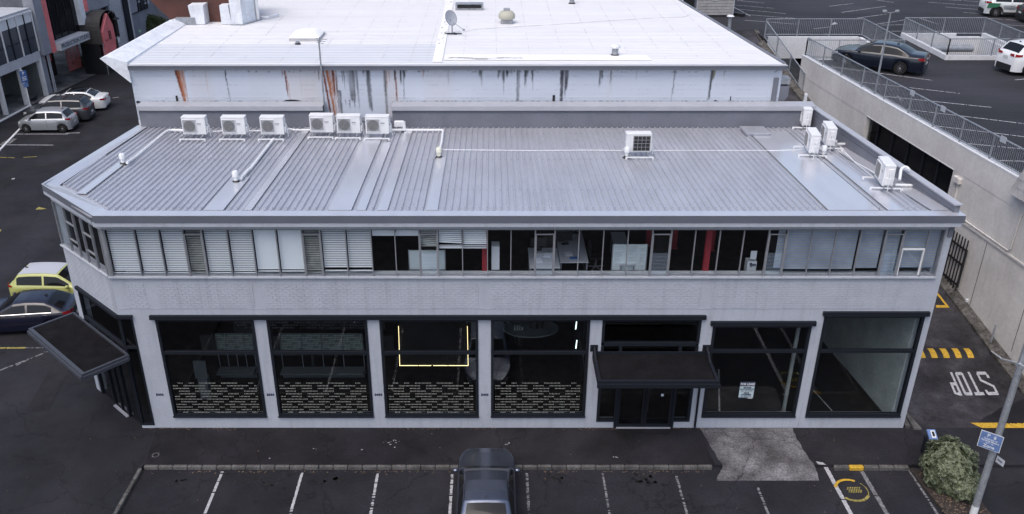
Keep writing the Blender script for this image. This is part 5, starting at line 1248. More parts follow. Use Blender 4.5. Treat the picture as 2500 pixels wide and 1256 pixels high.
# wells
def well(name, x0, x1, y0, y1, label, zf, left=True):
    t = thing(name, label, 'light well', ((x0+x1)/2,(y0+y1)/2,zf))
    m = MB(); m.box(x0-.0,x1,y1-.03,y1+.2,5.65,DZ+.02); m.box(x1-.03,x1+.2,y0,y1-.03,5.65,DZ+.02)
    m.box(max(x0,18.26),x1,y0-.2,y0+.03,5.65,DZ+.02)
    if left: m.box(x0-.2,x0+.03,y0+.03,y1-.03,5.65,DZ+.02)
    m.obj('well_walls', A['conc_w'], t)
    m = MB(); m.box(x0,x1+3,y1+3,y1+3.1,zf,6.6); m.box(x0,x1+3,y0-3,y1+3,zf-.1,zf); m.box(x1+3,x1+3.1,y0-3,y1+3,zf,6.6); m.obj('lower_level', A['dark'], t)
    return t
W1_ = well('ramp_well', HX0+.3, HX1, HY0, HY1, 'open ramp well with white walls beside the driveway, left of the dark sedan', 3.6, left=False)
W2_ = well('light_well', GX0, GX1, GY0, GY1, 'open light well with low white kerbs behind the white car', 3.9)
m = MB(); m.box(GX0-.25,GX0-.02,GY0-.25,GY1+.1,DZ,DZ+.28); m.box(GX0,GX1+.2,GY0-.25,GY0-.02,DZ,DZ+.24); m.box(GX0+.1,GX1-1.6,GY1-.02,GY1+.2,DZ,DZ+.24); m.box(GX1+.02,GX1+.25,GY0+.1,GY1,DZ,DZ+.28); m.obj('low_kerb', A['conc_w'], W2_)
m = MB(); m.tube([(27.0,29.9,6.6),(30.2,29.9,6.6)],.22,14); m.obj('duct', A['galv'], W2_, smooth=50)
m = MB(); m.bbox(28.6,29.6,27.0,28.0,3.9,5.9,.05); m.box(27.4,28.2,26.5,27.2,3.9,5.2); m.obj('plant', A['conc_w'], W2_)
m = MB(); m.prism([(HX0+.0,HY0-.2),(HX0+.25,HY0-.2),(wallx(33)+.25,33),(wallx(33),33)], 3.6, lambda x,y: rz(y)+.1); m.obj('ramp_side', A['darkconc'], W1_)
def railing(name, pts, label, h=1.08, post=2.2, z_off=.0, lean=None, pitch=.115, r=.026):
    c = pts[0]; t = thing(name, label, 'railing', tuple(c), group=None)
    tops = [Vector(p)+Vector((0,0,h)) for p in pts]; bots = [Vector(p)+Vector((0,0,.10)) for p in pts]
    m = MB(); 
    for a, b_ in zip(tops, tops[1:]): m.bar(a,b_,.055,.045)
    m.obj('top_rail', A['galv'], t)
    m = MB()
    for a, b_ in zip(bots, bots[1:]): m.bar(a,b_,.045,.05)
    m.obj('bottom_rail', A['galv'], t)
    bal = MB()
    for p, q in zip(pts, pts[1:]):
        p, q = Vector(p), Vector(q); d = q-p; n_ = max(1,round(d.length/post))
        for i in range(n_+1):
            if i == 0 and p != Vector(pts[0]): continue
            c = p+d*i/n_; m = MB(); m.box(c.x-.028,c.x+.028,c.y-.028,c.y+.028,c.z,c.z+h-.02); m.obj('post', A['galv'], t)
        k = int(d.length/pitch)
        for i in range(1,k):
            c = p+d*i/k; bal.box(c.x-.007,c.x+.007,c.y-.007,c.y+.007,c.z+.12,c.z+h-.03)
    bal.obj('balusters', A['galv'], t, kind='stuff')
    return t
def wp(y, z=7.26): return (wallx(y)+.12, y, z)
rl1 = railing('wall_railing', [wp(25.3),wp(14.0),wp(1.7)], 'long galvanised railing along the top of the concrete wall', h=1.0)
for y, l in ((11.0,'small pale notice nearest the sedan on the long railing'),(8.4,'middle pale notice on the long railing'),(5.6,'pale notice nearest the shingles on the long railing')):
    q = onz({11.0:2286,8.4:2302,5.6:2450}[y],{11.0:226,8.4:262,5.6:342}[y],8.0)
for px, py, l in ((2228,228,'small pale notice nearest the dark sedan on the long railing'),(2303,267,'middle one of the pale notices on the long railing'),(2450,342,'pale notice on the long railing nearest the shingle hood')):
    q = onwall(px,py,WA+.08,WB); m = MB(); m.T = Matrix.Translation(q)@Matrix.Rotation(math.atan(-WB)+R(0),4,'Z'); m.box(-.02,0,-.17,.17,-.11,.13); simple('notice_plate', m, A['lgrey'], l, 'notice')
railing('well_railing', [(wallx(25.3)+.12,25.3,7.05),(23.7,25.3,7.05),(23.7,31.4,7.05),(17.5,31.4,7.05)], 'railing round the ramp well behind the dark sedan')
railing('well_railing', [(26.3,25.3,7.12),(31.4,25.3,7.12),(31.4,31.4,7.12),(26.3,31.4,7.12),(26.3,25.3,7.12)], 'railing round the light well left of the white car')
railing('ramp_railing', [(wallx(31.2)+.02,31.2,6.95),(wallx(24.6)+.0-.05,24.6,rz(24.6)+.15)], 'sloping railing between the driveway and the ramp well', pitch=.14)
# bay markings on the deck
def dline(a, b_, seed, wear=.12, wd=.09, mt='wpaint'):
    worn_line(onz(*a,DZ), onz(*b_,DZ), wd, DZ+.008, A[mt], '', wear=wear, seed=seed)
for i,(a,b_) in enumerate([((2030,164),(2276,197)),((2090,200),(2343,229)),((2150,235),(2420,263)),((2215,268),(2560,310)),((2275,307),(2560,342)),((2350,350),(2560,371)),((2440,393),(2560,396)),
    ((1800,2),(1866,8)),((1792,13),(1891,21)),((1790,22),(1919,34)),((1805,35),(1945,46)),((1818,50),(1945,60)),((1790,17),(1832,40)),((2025,16),(2083,9)),((2055,31),(2162,16)),((2092,45),(2165,35)),((2133,61),(2210,49)),((2135,0),(2182,7)),((2266,6),(2399,16)),((2308,18),(2404,25)),((2352,31),(2500,42)),((2401,45),(2520,53)),((2452,61),(2540,67)),((2310,0),(2395,5)),((2175,77),(2320,77)),((1987,71),(2030,66)),((2245,45),(2290,60)),((2478,196),(2560,188)),((2150,62),(2210,61))]):
    dline(a,b_,100+i)
m = MB(); m.sheet([onz(*p,DZ+.012) for p in [(2026,62),(2045,59),(2038,54)]]); struct(m.obj('deck_arrow_head', A['wpaint']))
for i,(a,b_) in enumerate([((2318,225),(2328,227)),((2404,258),(2417,263)),((2248,296),(2272,310)),((2190,235),(2205,250))]): dline(a,b_,140+i,.5,.2,'fpaint')
# mushroom vent pipe on the driveway top, thin post by the parapet
q = ony(1783,44,30.5); bq = Vector((q.x,30.5,rz(30.5)))
t = thing('vent_pipe', 'grey pipe with a flat round cap beyond the right edge of the white roof', 'vent pipe', tuple(bq))
m = MB(); m.tube([tuple(bq),(q.x,30.5,q.z)],.11,12); m.obj('pipe', A['galv'], t, smooth=40); m = MB(); m.lathe([(0,0),(.08,0),(.22,.07),(.24,.10),(.12,.17),(0,.18)],(q.x,30.5,q.z),16); m.obj('cap', A['ac'], t, smooth=40)
q = ony(1968,229,13.0); t = thing('white_post', 'short white post sticking up behind the back right roof corner', 'post', (q.x,13.0,rz(13)))
m = MB(); m.bbox(q.x-.06,q.x+.06,12.94,13.06,rz(13),q.z,.01); m.obj('post', A['ac'], t)
# lamp pole on the deck edge
q = onwall(2137,221,WA+.2,WB); tp = Vector((q.x,q.y,0)); topz = ony(2168,30,q.y).z
t = thing('deck_lamp', 'slim twin headed lamp pole fixed to the concrete wall by the dark sedan', 'lamp post', (q.x,q.y,7.0))
m = MB(); m.tube([(q.x,q.y,6.9),(q.x,q.y,7.9),(q.x,q.y,topz)],[.06,.055,.035],8); m.obj('pole', A['galv'], t)
for s in (-1,1):
    m = MB(); m.bar((q.x,q.y,topz-.05),(q.x+s*.28,q.y,topz+.04),.03,.03); m.bbox(q.x+s*.30-.09,q.x+s*.30+.09,q.y-.06,q.y+.06,topz+.0,topz+.10,.02); m.obj('lamp_head', A['galv'], t)
# shingle clad shed at the top of the deck
t = thing('shingle_shed', 'small shed clad in grey shingles on the car park deck', 'shed', (16.5,38,7))
a, b_ = onz(1700,41,DZ), onz(1787,41,DZ)
m = MB(); m.box(a.x,b_.x,a.y,a.y+4,DZ+.1,DZ+4); m.obj('body', A['dgrey'], t); m = MB(); m.box(a.x+.02,b_.x,a.y+.02,a.y+.1,DZ,DZ+.1); m.obj('base_gap', A['black'], t)
for r in range(12):
    x = a.x-(.21 if r%2 else 0)
    z = DZ+.12+r*.20
    while x < b_.x:
        x0, x1 = max(x,a.x), min(x+.42,b_.x)
        if x1-x0 > .05:
            m = MB(); m.extr([(x0+.004,a.y-.035,z),(x1-.004,a.y-.035,z),(x1-.004,a.y-.008,z+.21),(x0+.004,a.y-.008,z+.21)],(0,.012,0)); m.obj('shingle', A['shingle'], t)
        x += .42
m = MB(); m.box(a.x-.06,a.x,a.y-.05,a.y+.05,DZ+.1,DZ+4); m.box(b_.x,b_.x+.06,a.y-.05,a.y+.05,DZ+.1,DZ+4); m.obj('corner_trim', A['lgrey'], t)
q = ony(1746,0,a.y); m = MB(); m.box(q.x-.2,q.x+.2,a.y-.06,a.y-.035,q.z-.03,q.z+.4); m.obj('vent_frame', A['ac'], t)
m = MB(); m.box(a.x-1.0,a.x-.12,a.y+.6,a.y+.7,DZ,DZ+4); o = simple('dark_door_gap', m, A['black'], 'dark gap between the shingle shed and the white ribbed shed', 'gap') if False else m.obj('recess', A['black'], t)
m = MB()
for k in range(6): m.box(a.x-2.2+k*.2,a.x-2.06+k*.2,a.y+.0,a.y+.12,DZ,DZ+3.6)
m.box(a.x-2.2,a.x-1.0,a.y+.12,a.y+.5,DZ,DZ+3.6); simple('ribbed_shed', m, A['wing'], 'white ribbed shed wall left of the shingle shed', 'shed')
m = MB(); m.box(a.x-4.6,a.x-2.3,a.y+1,a.y+1.5,DZ,DZ+3.6); simple('grey_shed', m, A['dgrey'], 'plain grey shed wall just past the white roof edge', 'shed')
q = onz(1788,38,DZ); m = MB(); m.bar((q.x,q.y+.3,DZ+.1),(q.x+.7,q.y-.5,DZ+.1),.3,.2); simple('wheel_stop', m, A['black'], 'dark block on the deck by the corner of the shingle shed', 'block')
# shingle hood at the near end of the wall
t = thing('shingle_hood', 'sloping shingled hood on top of the concrete wall at the right edge', 'shingle hood', (20.3,4.5,6.8))
c0 = onwall(2462,470,WA-.35,WB); c1 = onwall(2501,409,WA+.30,WB)
yb_, zb_ = c0.y, c0.z
nrow = 7
for r in range(nrow):
    f0, f1 = r/nrow, (r+1)/nrow
    z0 = zb_+(2.0)*f0; z1 = zb_+(2.0)*f1+.03
    d0, d1 = -.35+.75*f0, -.35+.75*f1
    y = yb_-(.2 if r%2 else 0)
    ystart = yb_+.0
    while y > yb_-4.0:
        ya, yc = min(y,ystart), y-.42
        m = MB(); m.extr([(wallx(ya)+d0-.03,ya-.003,z0),(wallx(yc)+d0-.03,yc+.003,z0),(wallx(yc)+d1,yc+.003,z1),(wallx(ya)+d1,ya-.003,z1)],(.015,0,.004)); m.obj('shingle', A['shingle'], t)
        y -= .42
m = MB(); m.extr([(wallx(yb_)-.36,yb_-.01,zb_),(wallx(yb_)+.40,yb_-.01,zb_+2.0),(wallx(yb_)+1.2,yb_-.01,zb_+2.0),(wallx(yb_)+1.2,yb_-.01,zb_)],(0.4,-4,0)); m.obj('frame', A['shingle'], t)
# palisade gate swung open against the wall
g = thing('palisade_gate', 'black steel palisade gate swung open against the concrete wall', 'gate', (19.6,8,1.3))
yb0, yb1 = 7.75, 9.9
zt_ = onwall(2366,589,WA-.12,WB).z; zb2 = onwall(2330,718,WA-.12,WB).z
y0g = onwall(2330,718,WA-.12,WB).y
nP = 12
def gx(y): return wallx(y)-.12
for i in range(nP):
    y = y0g+i*.20; m = MB(); m.bar((gx(y),y,zb2),(gx(y),y,zt_),.04,.04); m.obj('picket', A['black'], g)
for z in (zb2+.42,(zb2+zt_)/2+.1,zt_-.48):
    m = MB(); m.bar((gx(y0g-.05)+.03,y0g-.05,z),(gx(y0g+nP*.2)+.03,y0g+nP*.2,z),.05,.07); m.obj('rail', A['black'], g)
m = MB(); m.bar((gx(y0g-.06)-.01,y0g-.06,zb2+.35),(gx(y0g-.06)-.01,y0g-.06,zt_-.4),.07,.07); m.obj('stile', A['black'], g)
q = onwall(2361,734,WA-.05,WB); m = MB(); m.bbox(q.x-.06,q.x+.04,q.y-.05,q.y+.05,q.z-.06,q.z+.06,.01); m.tube([(q.x,q.y,q.z-.06),(q.x,q.y,rz(q.y)+.25)],.008,5); simple('wall_socket', m, A['ac'], 'small grey box with a cable on the foot of the concrete wall', 'box')
q = onwall(2414,852,WA-.25,WB); m = MB(); m.tube([(q.x,q.y,rz(q.y)+.2),(q.x,q.y,rz(q.y)+1.0)],.035,8); simple('stub_post', m, A['galv'], 'short grey stub post on the plinth at the foot of the concrete wall', 'post')
# concrete sliver at the building's front corner
m = MB(); m.prism([(14.86,-.02),(15.0,1.1),(14.75,1.1),(14.7,-.02)][::-1], 0, .09); m.prism([(14.95,-.12),(15.22,-.14),(15.08,1.0),(14.98,1.0)],0,.07); simple('corner_kerb', m, A['kerb'], 'short worn kerb at the foot of the front right building corner', 'kerb')
# street front of the car park block, running away to the right
m = MB(); m.box(wallx(1.5)+.27,90,1.5,1.75,-.1,3.0); m.box(wallx(1.5)+.27,90,1.5,1.75,4.4,7.26); m.box(wallx(1.5)+.27,24,1.5,1.75,3.0,4.4); m.obj('front_wall', A['conc'], CW)
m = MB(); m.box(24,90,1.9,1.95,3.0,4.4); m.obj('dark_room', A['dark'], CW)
# ================================================================ CARS
def paint(name, col, rough=.28, metal=.35):
    return mat(name, col, rough, .5, metal, var=.02, vs=1, coat=.35)
def lerp(a, b_, t): return a+(b_-a)*t
def make_car(label, col, loc, rz_, P, group=None, cat='car', name='parked_car', roofcol=None):
    L,W,H = P['L'],P['W'],P['H']; r = P.get('r',.32); sill = P.get('sill',.22)
    xf, xr = L/2-P['of'], -L/2+P['or']           # wheel centres
    hood, belt, tailz = P['hood'], P['belt'], P['tail']
    w0, w1, r1, r0 = P['cab']                    # windscreen foot, windscreen top, roof end, rear glass foot (x from centre)
    key = [(L/2,.50),(L/2-.03,.62),(L/2-.16,hood-.14),(L/2-.5,hood-.04),(w0+.02,hood+.06),(w0,hood+.07),(lerp(w0,w1,.5),lerp(hood,H,.56)),(w1,H-.035),(lerp(w1,r1,.35),H),(lerp(w1,r1,.7),H-.01),(r1,H-.05),(lerp(r1,r0,.5),lerp(H-.05,tailz,.46)),(r0,tailz),(min(r0-.02,-L/2+.10),tailz-.015),(-L/2+.04,tailz-.10),(-L/2,.55)]
    key = sorted(key, key=lambda k: -k[0])
    def ztop(x):
        for (xa,za),(xb,zb_) in zip(key,key[1:]):
            if xa >= x >= xb: return lerp(za,zb_,(xa-x)/max(1e-6,xa-xb))
        return key[-1][1] if x < 0 else key[0][1]
    def hw(x):
        t = x/(L/2); f = 1-.20*max(0,(t-.62)/.38)**2.2 if t > 0 else 1-.15*max(0,(-t-.66)/.34)**2.2
        d_ = L/2-abs(x); q_ = .95 if x > 0 else .30; g_ = (.50 if x > 0 else .78)
        if d_ < q_: f *= g_+(1-g_)*math.sqrt(max(0,1-(1-d_/q_)**2))
        return W/2*f
    def bl(x): return belt+ (0 if x > 0 else .03*(-x)/(L/2))
    def sec(x):
        zt_ = ztop(x); w_ = hw(x); b_ = min(bl(x), zt_-.02)
        z0 = sill
        if x > L/2-.35: z0 = sill+ .03
        for xc in (xf,xr):
            d = abs(x-xc); ra = r+.055
            if d < ra: z0 = max(z0, r+math.sqrt(ra*ra-d*d))
        z0 = min(z0, b_-.08)
        fr = max(0,min(1,(zt_-b_-.02)/(H-belt)))
        wr = lerp(w_*.93, W/2*P.get('tumble',.72), fr**.9)
        zm = lerp(z0,b_,.6)
        cr = .065-.015*fr
        return [(0,z0+.02),(w_*.80,z0+.02),(w_*.965,z0),(w_,lerp(z0,zm,.5)),(w_*1.0,zm),(w_*.975,b_-.04),(w_*.945,b_),(lerp(w_*.945,wr,.05),b_+.01*fr),(wr,max(b_+.012,zt_-cr-.02)),(wr*.90,zt_-cr*.45),(wr*.5,zt_-.006),(0,zt_)], wr, b_, zt_
    xs = sorted(set([round(L/2-i*.06,3) for i in range(int(L/.06)+1)]+[round(k[0],3) for k in key]+[round(xc+s*(r+.055)*q,3) for xc in (xf,xr) for s in (-1,1) for q in (1.001,.97,.85,.6)]+[L/2-.015,-L/2+.015,-L/2]), reverse=True)
    xs = [x for x in xs if -L/2 <= x <= L/2]
    root = thing(name, label, cat, loc, rz_, group, world=False)
    m = MB(); n_ = 12; vs = []
    for x in xs:
        s_,_,_,_ = sec(x); e = min(1, (L/2-abs(x))/.03)*.04+.96
        ring = [(x,y*e,z) for y,z in s_]+[(x,-y*e,z) for y,z in s_[-2:0:-1]]
        vs += ring
    rn_ = 22; fs = []
    for i in range(len(xs)-1):
        for k in range(rn_): fs.append((i*rn_+k,i*rn_+(k+1)%rn_,(i+1)*rn_+(k+1)%rn_,(i+1)*rn_+k))
    fs.append(tuple(range(rn_))[::-1]); fs.append(tuple((len(xs)-1)*rn_+k for k in range(rn_)))
    m.add(vs, fs); pm = paint(name+'_paint', col, P.get('rough',.28), P.get('metal',.35)); body = m.obj('body', pm, root, smooth=38)
    # side glass
    def side(sg, xa, xb, nm='side_window'):
        m = MB(); pts = []; N = 10
        for i in range(N+1):
            x = lerp(xa,xb,i/N); s_,wr,b_,zt_ = sec(x); (ya,za),(yb_,zb_) = s_[7],s_[8]
            lo, hi = .10, .90
            pts.append([(x,sg*(lerp(ya,yb_,t)+.006),lerp(za,zb_,t)) for t in (lo,.5,hi)])
        v = [p for q in pts for p in q]
        m.add(v, [(i*3+j,(i+1)*3+j,(i+1)*3+j+1,i*3+j+1) for i in range(N) for j in range(2)]); m.obj(nm, A['cglass'], root, smooth=50)
    fa = lerp(w0,w1,.28); ra_ = lerp(r1,r0,P.get('rq',.35)); mid = P.get('bp', lerp(w1,r1,.42))
    for sg in (-1,1):
        side(sg, fa, mid+.045); side(sg, mid-.045, ra_)
    def cross(xa, xb, nm, frac, mt):
        m = MB(); N = 8; v = []
        for i in range(N+1):
            x = lerp(xa,xb,i/N); s_,wr,b_,zt_ = sec(x)
            for t in (-1,-.6,0,.6,1):
                y = abs(t)*s_[9][0]*frac; z = lerp(s_[11][1], s_[9][1], abs(t)**1.6); v.append((x,(1 if t>=0 else -1)*y,z+.009))
        m.add(v, [(i*5+j,i*5+j+1,(i+1)*5+j+1,(i+1)*5+j) for i in range(N) for j in range(4)]); return m.obj(nm, mt, root, smooth=50)
    cross(lerp(w0,w1,.06), lerp(w0,w1,.95), 'windscreen', .97, A['cglass'])
    cross(lerp(r1,r0,.10), lerp(r1,r0,.88), 'rear_window', .90, P.get('rglass', A['cglass']))
    if roofcol: cross(lerp(w0,w1,1.05), lerp(r1,r0,.02), 'roof_panel', 1.0, roofcol)
    # lamps
    def patch(x0, x1, ta, tb, sg, nm, mt, j=4):
        m = MB(); N = 5; v = []
        for i in range(N+1):
            x = lerp(x0,x1,i/N); s_,_,_,_ = sec(x); (ya,za),(yb_,zb_) = s_[j],s_[j+1]
            e = min(1,(L/2-abs(x))/.03)*.04+.96
            for t in (ta,tb): v.append((x,sg*(lerp(ya,yb_,t)*e+.008),lerp(za,zb_,t)))
        m.add(v, [(i*2,(i+1)*2,(i+1)*2+1,i*2+1) for i in range(N)]); return m
    for sg in (-1,1):
        m = patch(L/2-.40,L/2-.03,.35,1.0,sg,'','x')
        x = L/2+.004; zz = ztop(L/2-.03)-.06; hwf = hw(L/2)*.95
        m.add([(x,sg*hwf*.55,zz-.05),(x,sg*hwf,zz-.06),(x,sg*hwf,zz+.05),(x,sg*hwf*.55,zz+.04)],[(0,1,2,3)]); m.obj('headlight', A['head'], root)
        zt0 = P.get('tlz', tailz-.20)
        m = MB(); x = -L/2-.006; hwr = hw(-L/2)*.97
        yi = hwr*P.get('tli',.62)
        m.add([(x,sg*yi,zt0-.05),(x,sg*hwr,zt0-.08),(x+.0,sg*hwr,zt0+.08),(x,sg*yi,zt0+.06)],[(0,1,2,3)])
        q = []
        for i in range(5):
            xx = -L/2+.01+i*.07; yy = hw(xx)*.985+.012; q += [(xx,sg*yy,zt0-.08+.015*i),(xx,sg*yy,zt0+.08)]
        m.add(q,[(i*2,(i+1)*2,(i+1)*2+1,i*2+1) for i in range(4)]); m.obj('tail_light', A['tail'], root)
    m = MB(); x = L/2; m.box(x-.02,x+.012,-hw(x)*.5,hw(x)*.5,.42,.56); m.box(x-.02,x+.012,-hw(x)*.85,hw(x)*.85,.24,.36); m.obj('grille', A['trim'], root)
    m = MB(); x = -L/2; z1 = P.get('bump',.36); m.box(x-.012,x+.06,-hw(x)*.9,hw(x)*.9,sill,z1); m.obj('rear_bumper', P.get('bumpm', A['trim']), root)
    m = MB(); m.box(x-.022,x-.012,-.18,.18,P.get('plz',.62)-.06,P.get('plz',.62)+.06); m.obj('number_plate', A['plate'], root)
    if P.get('strip'):
        m = MB(); m.box(x-.03,x-.006,-hw(x)*.85,hw(x)*.85,.40,.43); m.obj('chrome_strip', A['chrome'], root)
    if P.get('belt_chrome'):
        for sg in (-1,1):
            m = MB(); pts = []
            for i in range(9):
                xx = lerp(fa,ra_,i/8); s_,_,b_,_ = sec(xx); pts.append((xx,sg*(s_[7][0]+.008),s_[7][1]+.012))
            m.tube(pts,.012,5); m.obj('chrome_strip', A['chrome'], root)
    # mirrors, handles, door gaps
    for sg in (-1,1):
        s_,_,b_,_ = sec(fa-.1); y = s_[6][0]
        m = MB(); m.T = Matrix.Translation((fa-.02,sg*(y+.11),b_+.07)); m.lathe([(0,-.09),(.05,-.08),(.075,-.02),(.075,.03),(.05,.08),(0,.09)],(0,0,0),8,'y'); m.T = None; m.bar((fa-.03,sg*y*.97,b_+.02),(fa-.02,sg*(y+.06),b_+.05),.05,.03); m.obj('wing_mirror', P.get('mirm', pm), root, smooth=60)
        for xd in (mid, fa+.02):
            s_,_,_,_ = sec(xd); m = MB(); m.tube([(xd,sg*(s_[6][0]+.001),s_[6][1]),(xd,sg*(s_[5][0]+.001),s_[5][1]),(xd,sg*(s_[4][0]+.001),s_[4][1]),(xd,sg*(s_[3][0]+.001),s_[3][1]-.02)],.006,4); m.obj('door_gap', A['trim'], root)
        for xd in (mid+.14, ra_+.25):
            s_,_,_,_ = sec(xd); m = MB(); m.bbox(xd-.09,xd+.09,sg*s_[5][0]-.012,sg*s_[5][0]+.014,s_[5][1]-.06,s_[5][1]-.025,.006); m.obj('door_handle', P.get('mirm', pm), root)
    # wheels
    if P.get('clad'):
        for xc in (xf,xr):
            for sg in (-1,1):
                m = MB(); v = []; N = 12
                for i in range(N+1):
                    a_ = math.pi*i/N
                    for rad in (r+.05,r+.13): v.append((xc+rad*math.cos(a_), sg*(hw(xc)+.012), r+rad*math.sin(a_)-.02))
                m.add(v,[(i*2,(i+1)*2,(i+1)*2+1,i*2+1) for i in range(N)]); m.obj('arch_cladding', A['trim'], root)
        for sg in (-1,1):
            m = MB(); m.box(xr+r+.1,xf-r-.1,sg*(W/2-.02),sg*(W/2+.012),sill-.02,sill+.14); m.obj('sill_cladding', A['trim'], root)
    for xc in (xf,xr):
        for sg in (-1,1):
            yo = sg*(hw(xc)-.115)
            m = MB(); m.lathe([(r*.62,-.10),(r*.93,-.105),(r,-.07),(r,.07),(r*.93,.105),(r*.62,.10)],(xc,yo,r),20,'y'); wh = m.obj('wheel', A['tyre'], root, smooth=35)
            m = MB(); yf = yo+sg*.085; ns = P.get('spk',10)
            m.lathe([(r*.60,-.012),(r*.66,0),(r*.66,.012),(r*.60,.012)],(xc,yf,r),20,'y')
            for k in range(ns):
                a_ = k*2*math.pi/ns; m.bar((xc,yf,r),(xc+r*.63*math.cos(a_),yf,r+r*.63*math.sin(a_)),.03,.035)
            m.lathe([(0,-.01),(.05,-.01),(.05,.02),(0,.025)],(xc,yf,r),10,'y'); m.obj('rim', P.get('rimm',A['rim']), wh)
            m = MB(); m.lathe([(0,-.01),(r*.62,-.01),(r*.62,0),(0,0)],(xc,yf-sg*.03,r),16,'y'); m.obj('brake_disc', A['trim'], wh)
    m = MB(); m.box(-L/2+.3,L/2-.3,-W/2+.25,W/2-.25,sill-.03,sill+.1); m.obj('underbody', A['black'], root)
    if P.get('rack'):
        for sg in (-1,1):
            m = MB(); m.tube([(w1-.1,sg*W*.35,H-.05),(w1-.25,sg*W*.355,H+.035),(r1+.1,sg*W*.355,H+.03),(r1-.05,sg*W*.35,H-.07)],.018,6); m.obj('roof_rail', A['trim'], root)
    if P.get('bars'):
        for xx in P['bars']:
            m = MB(); m.bar((xx,-W*.37,H+.06),(xx,W*.37,H+.06),.06,.03); m.obj('roof_bar', A['trim'], root)
    m = MB(); m.extr([(r1+.22,0,H-.02),(r1+.06,0,H-.03),(r1+.10,0,H+.05)],(0,.02,0)); m.obj('aerial', A['trim'], root)
    return root
R180 = math.pi
# street on the left, noses to the far kerb
qr = onz(183,300,.7)
make_car('small silver hatchback parked nearest the camera in the left street', (.33,.35,.38), (qr.x-2.25,33.95,0), R180+R(2), dict(L=3.78,W=1.69,H=1.50,of=.70,**{'or':.60},hood=.92,belt=.93,tail=.98,cab=(1.05,.35,-1.35,-1.72),r=.30,bp=-.30,rq=.2,tli=.78,tlz=.92,bump=.30,spk=7,sill=.2))
qr = onz(242,270,.8)
make_car('dark grey wagon with roof rails between the silver hatchback and the white sedan', (.06,.064,.075), (qr.x-3.1,36.2,0), R180+R(4), dict(L=4.68,W=1.86,H=1.66,of=.90,**{'or':.93},hood=.98,belt=1.03,tail=1.12,cab=(1.15,.35,-1.85,-2.22),r=.34,rq=.15,tli=.60,tlz=.98,bump=.42,clad=1,rack=1,strip=1,bars=(.1,-.75)))
qr = onz(284,238,.8)
make_car('white sedan parked furthest away in the left street', (.62,.64,.66), (qr.x-3.1,38.9,0), R180+R(6), dict(L=4.88,W=1.86,H=1.47,of=.80,**{'or':1.10},hood=.92,belt=.93,tail=1.04,cab=(1.10,.25,-1.15,-1.85),r=.33,rq=.6,tli=.55,tlz=.86,plz=.78,bump=.30,metal=.0,strip=1),roofcol=A['cglass'])
make_car('lime yellow small hatchback with a pale roof beside the left wall', (.38,.40,.13), (-19.45,9.55,0), R(0)+R(-1), dict(L=3.92,W=1.69,H=1.53,of=.72,**{'or':.70},hood=.98,belt=.96,tail=1.02,cab=(1.05,.35,-1.40,-1.75),r=.30,bp=-.28,rq=.15,tli=.82,tlz=.95,bump=.32,metal=.0,rough=.35),roofcol=mat('pale_roof',(.42,.43,.47),.4,coat=.5))
make_car('navy blue hatchback with chrome window trim behind the corner canopy', (.006,.007,.020), (-19.9,7.1,0), R180+R(6), dict(L=4.46,W=1.79,H=1.44,of=.93,**{'or':.80},hood=.90,belt=.97,tail=1.05,cab=(.85,.05,-1.25,-1.95),r=.33,rq=.35,tli=.66,tlz=.93,bump=.32,metal=.0,belt_chrome=1,rough=.22))
make_car('dark grey sedan parked nose in to the kerb at the bottom centre', (.17,.19,.245), (-.16,-4.22,-.12), R(90), dict(L=4.82,W=1.84,H=1.47,of=.92,**{'or':1.07},hood=.93,belt=.93,tail=1.05,cab=(1.12,.35,-.95,-1.62),r=.33,rq=.6,tli=.55,metal=.9,rough=.26,hoodm=1))
f1, f2 = onz(2065,164,DZ), onz(2200.5,183,DZ); mid_ = (f1+f2)/2; hd = math.atan2(f1.y-f2.y,f1.x-f2.x); nv = Vector((math.sin(hd),-math.cos(hd),0)); nv = nv if nv.y > 0 else -nv
make_car('dark blue sedan parked on the deck behind the long railing', (.005,.008,.017), (mid_.x+nv.x*.82,mid_.y+nv.y*.82,DZ+.008), hd, dict(L=4.92,W=1.88,H=1.47,of=.90,**{'or':1.10},hood=.93,belt=.95,tail=1.10,cab=(1.15,.30,-1.00,-1.72),r=.34,rq=.75,tli=.55,tlz=.90,bump=.32,metal=.1,rough=.22,spk=9))
a_, b_ = onz(2419,148,DZ+.45), onz(2484,170,DZ+.45); hd2 = math.atan2(b_.y-a_.y,b_.x-a_.x)+math.pi/2; fv = Vector((math.cos(hd2),math.sin(hd2),0))
c_ = (a_+b_)/2+fv*2.25
make_car('white crossover seen from behind at the right edge of the deck', (.68,.69,.71), (c_.x,c_.y,DZ+.008), hd2, dict(L=4.55,W=1.84,H=1.68,of=.85,**{'or':.90},hood=1.0,belt=1.05,tail=1.16,cab=(1.05,.30,-1.70,-2.12),r=.36,rq=.15,tli=.50,tlz=1.08,plz=.92,bump=.55,metal=.0,clad=1,rack=1))
q = onz(2437,44,DZ); 
tc = make_car('white and green sign written hatchback at the top right', (.55,.57,.58), (q.x+1.32,q.y+.85,DZ+.008), R(-8), dict(L=4.15,W=1.78,H=1.55,of=.82,**{'or':.72},hood=.98,belt=.98,tail=1.05,cab=(1.0,.3,-1.45,-1.85),r=.34,rq=.15,tli=.7,tlz=.98,bump=.5,metal=.0,clad=1,spk=10))
m = MB()
for sg in (-1,): m.add([(-2.06,sg*.905,.62),(-1.35,sg*.925,.70),(-1.15,sg*.925,.96),(-2.0,sg*.91,.98)],[(0,1,2,3)])
grn = mat('green_vinyl',(.03,.14,.075),.4); m.obj('green_panel', grn, tc)
m = MB(); 
for k,(x0_,ln) in enumerate(((-.95,.75),(-.98,.95),(-.95,.85),(-.9,.7))): 
    m.box(x0_,x0_+ln,-.925,-.915,.80-k*.075,.825-k*.075)
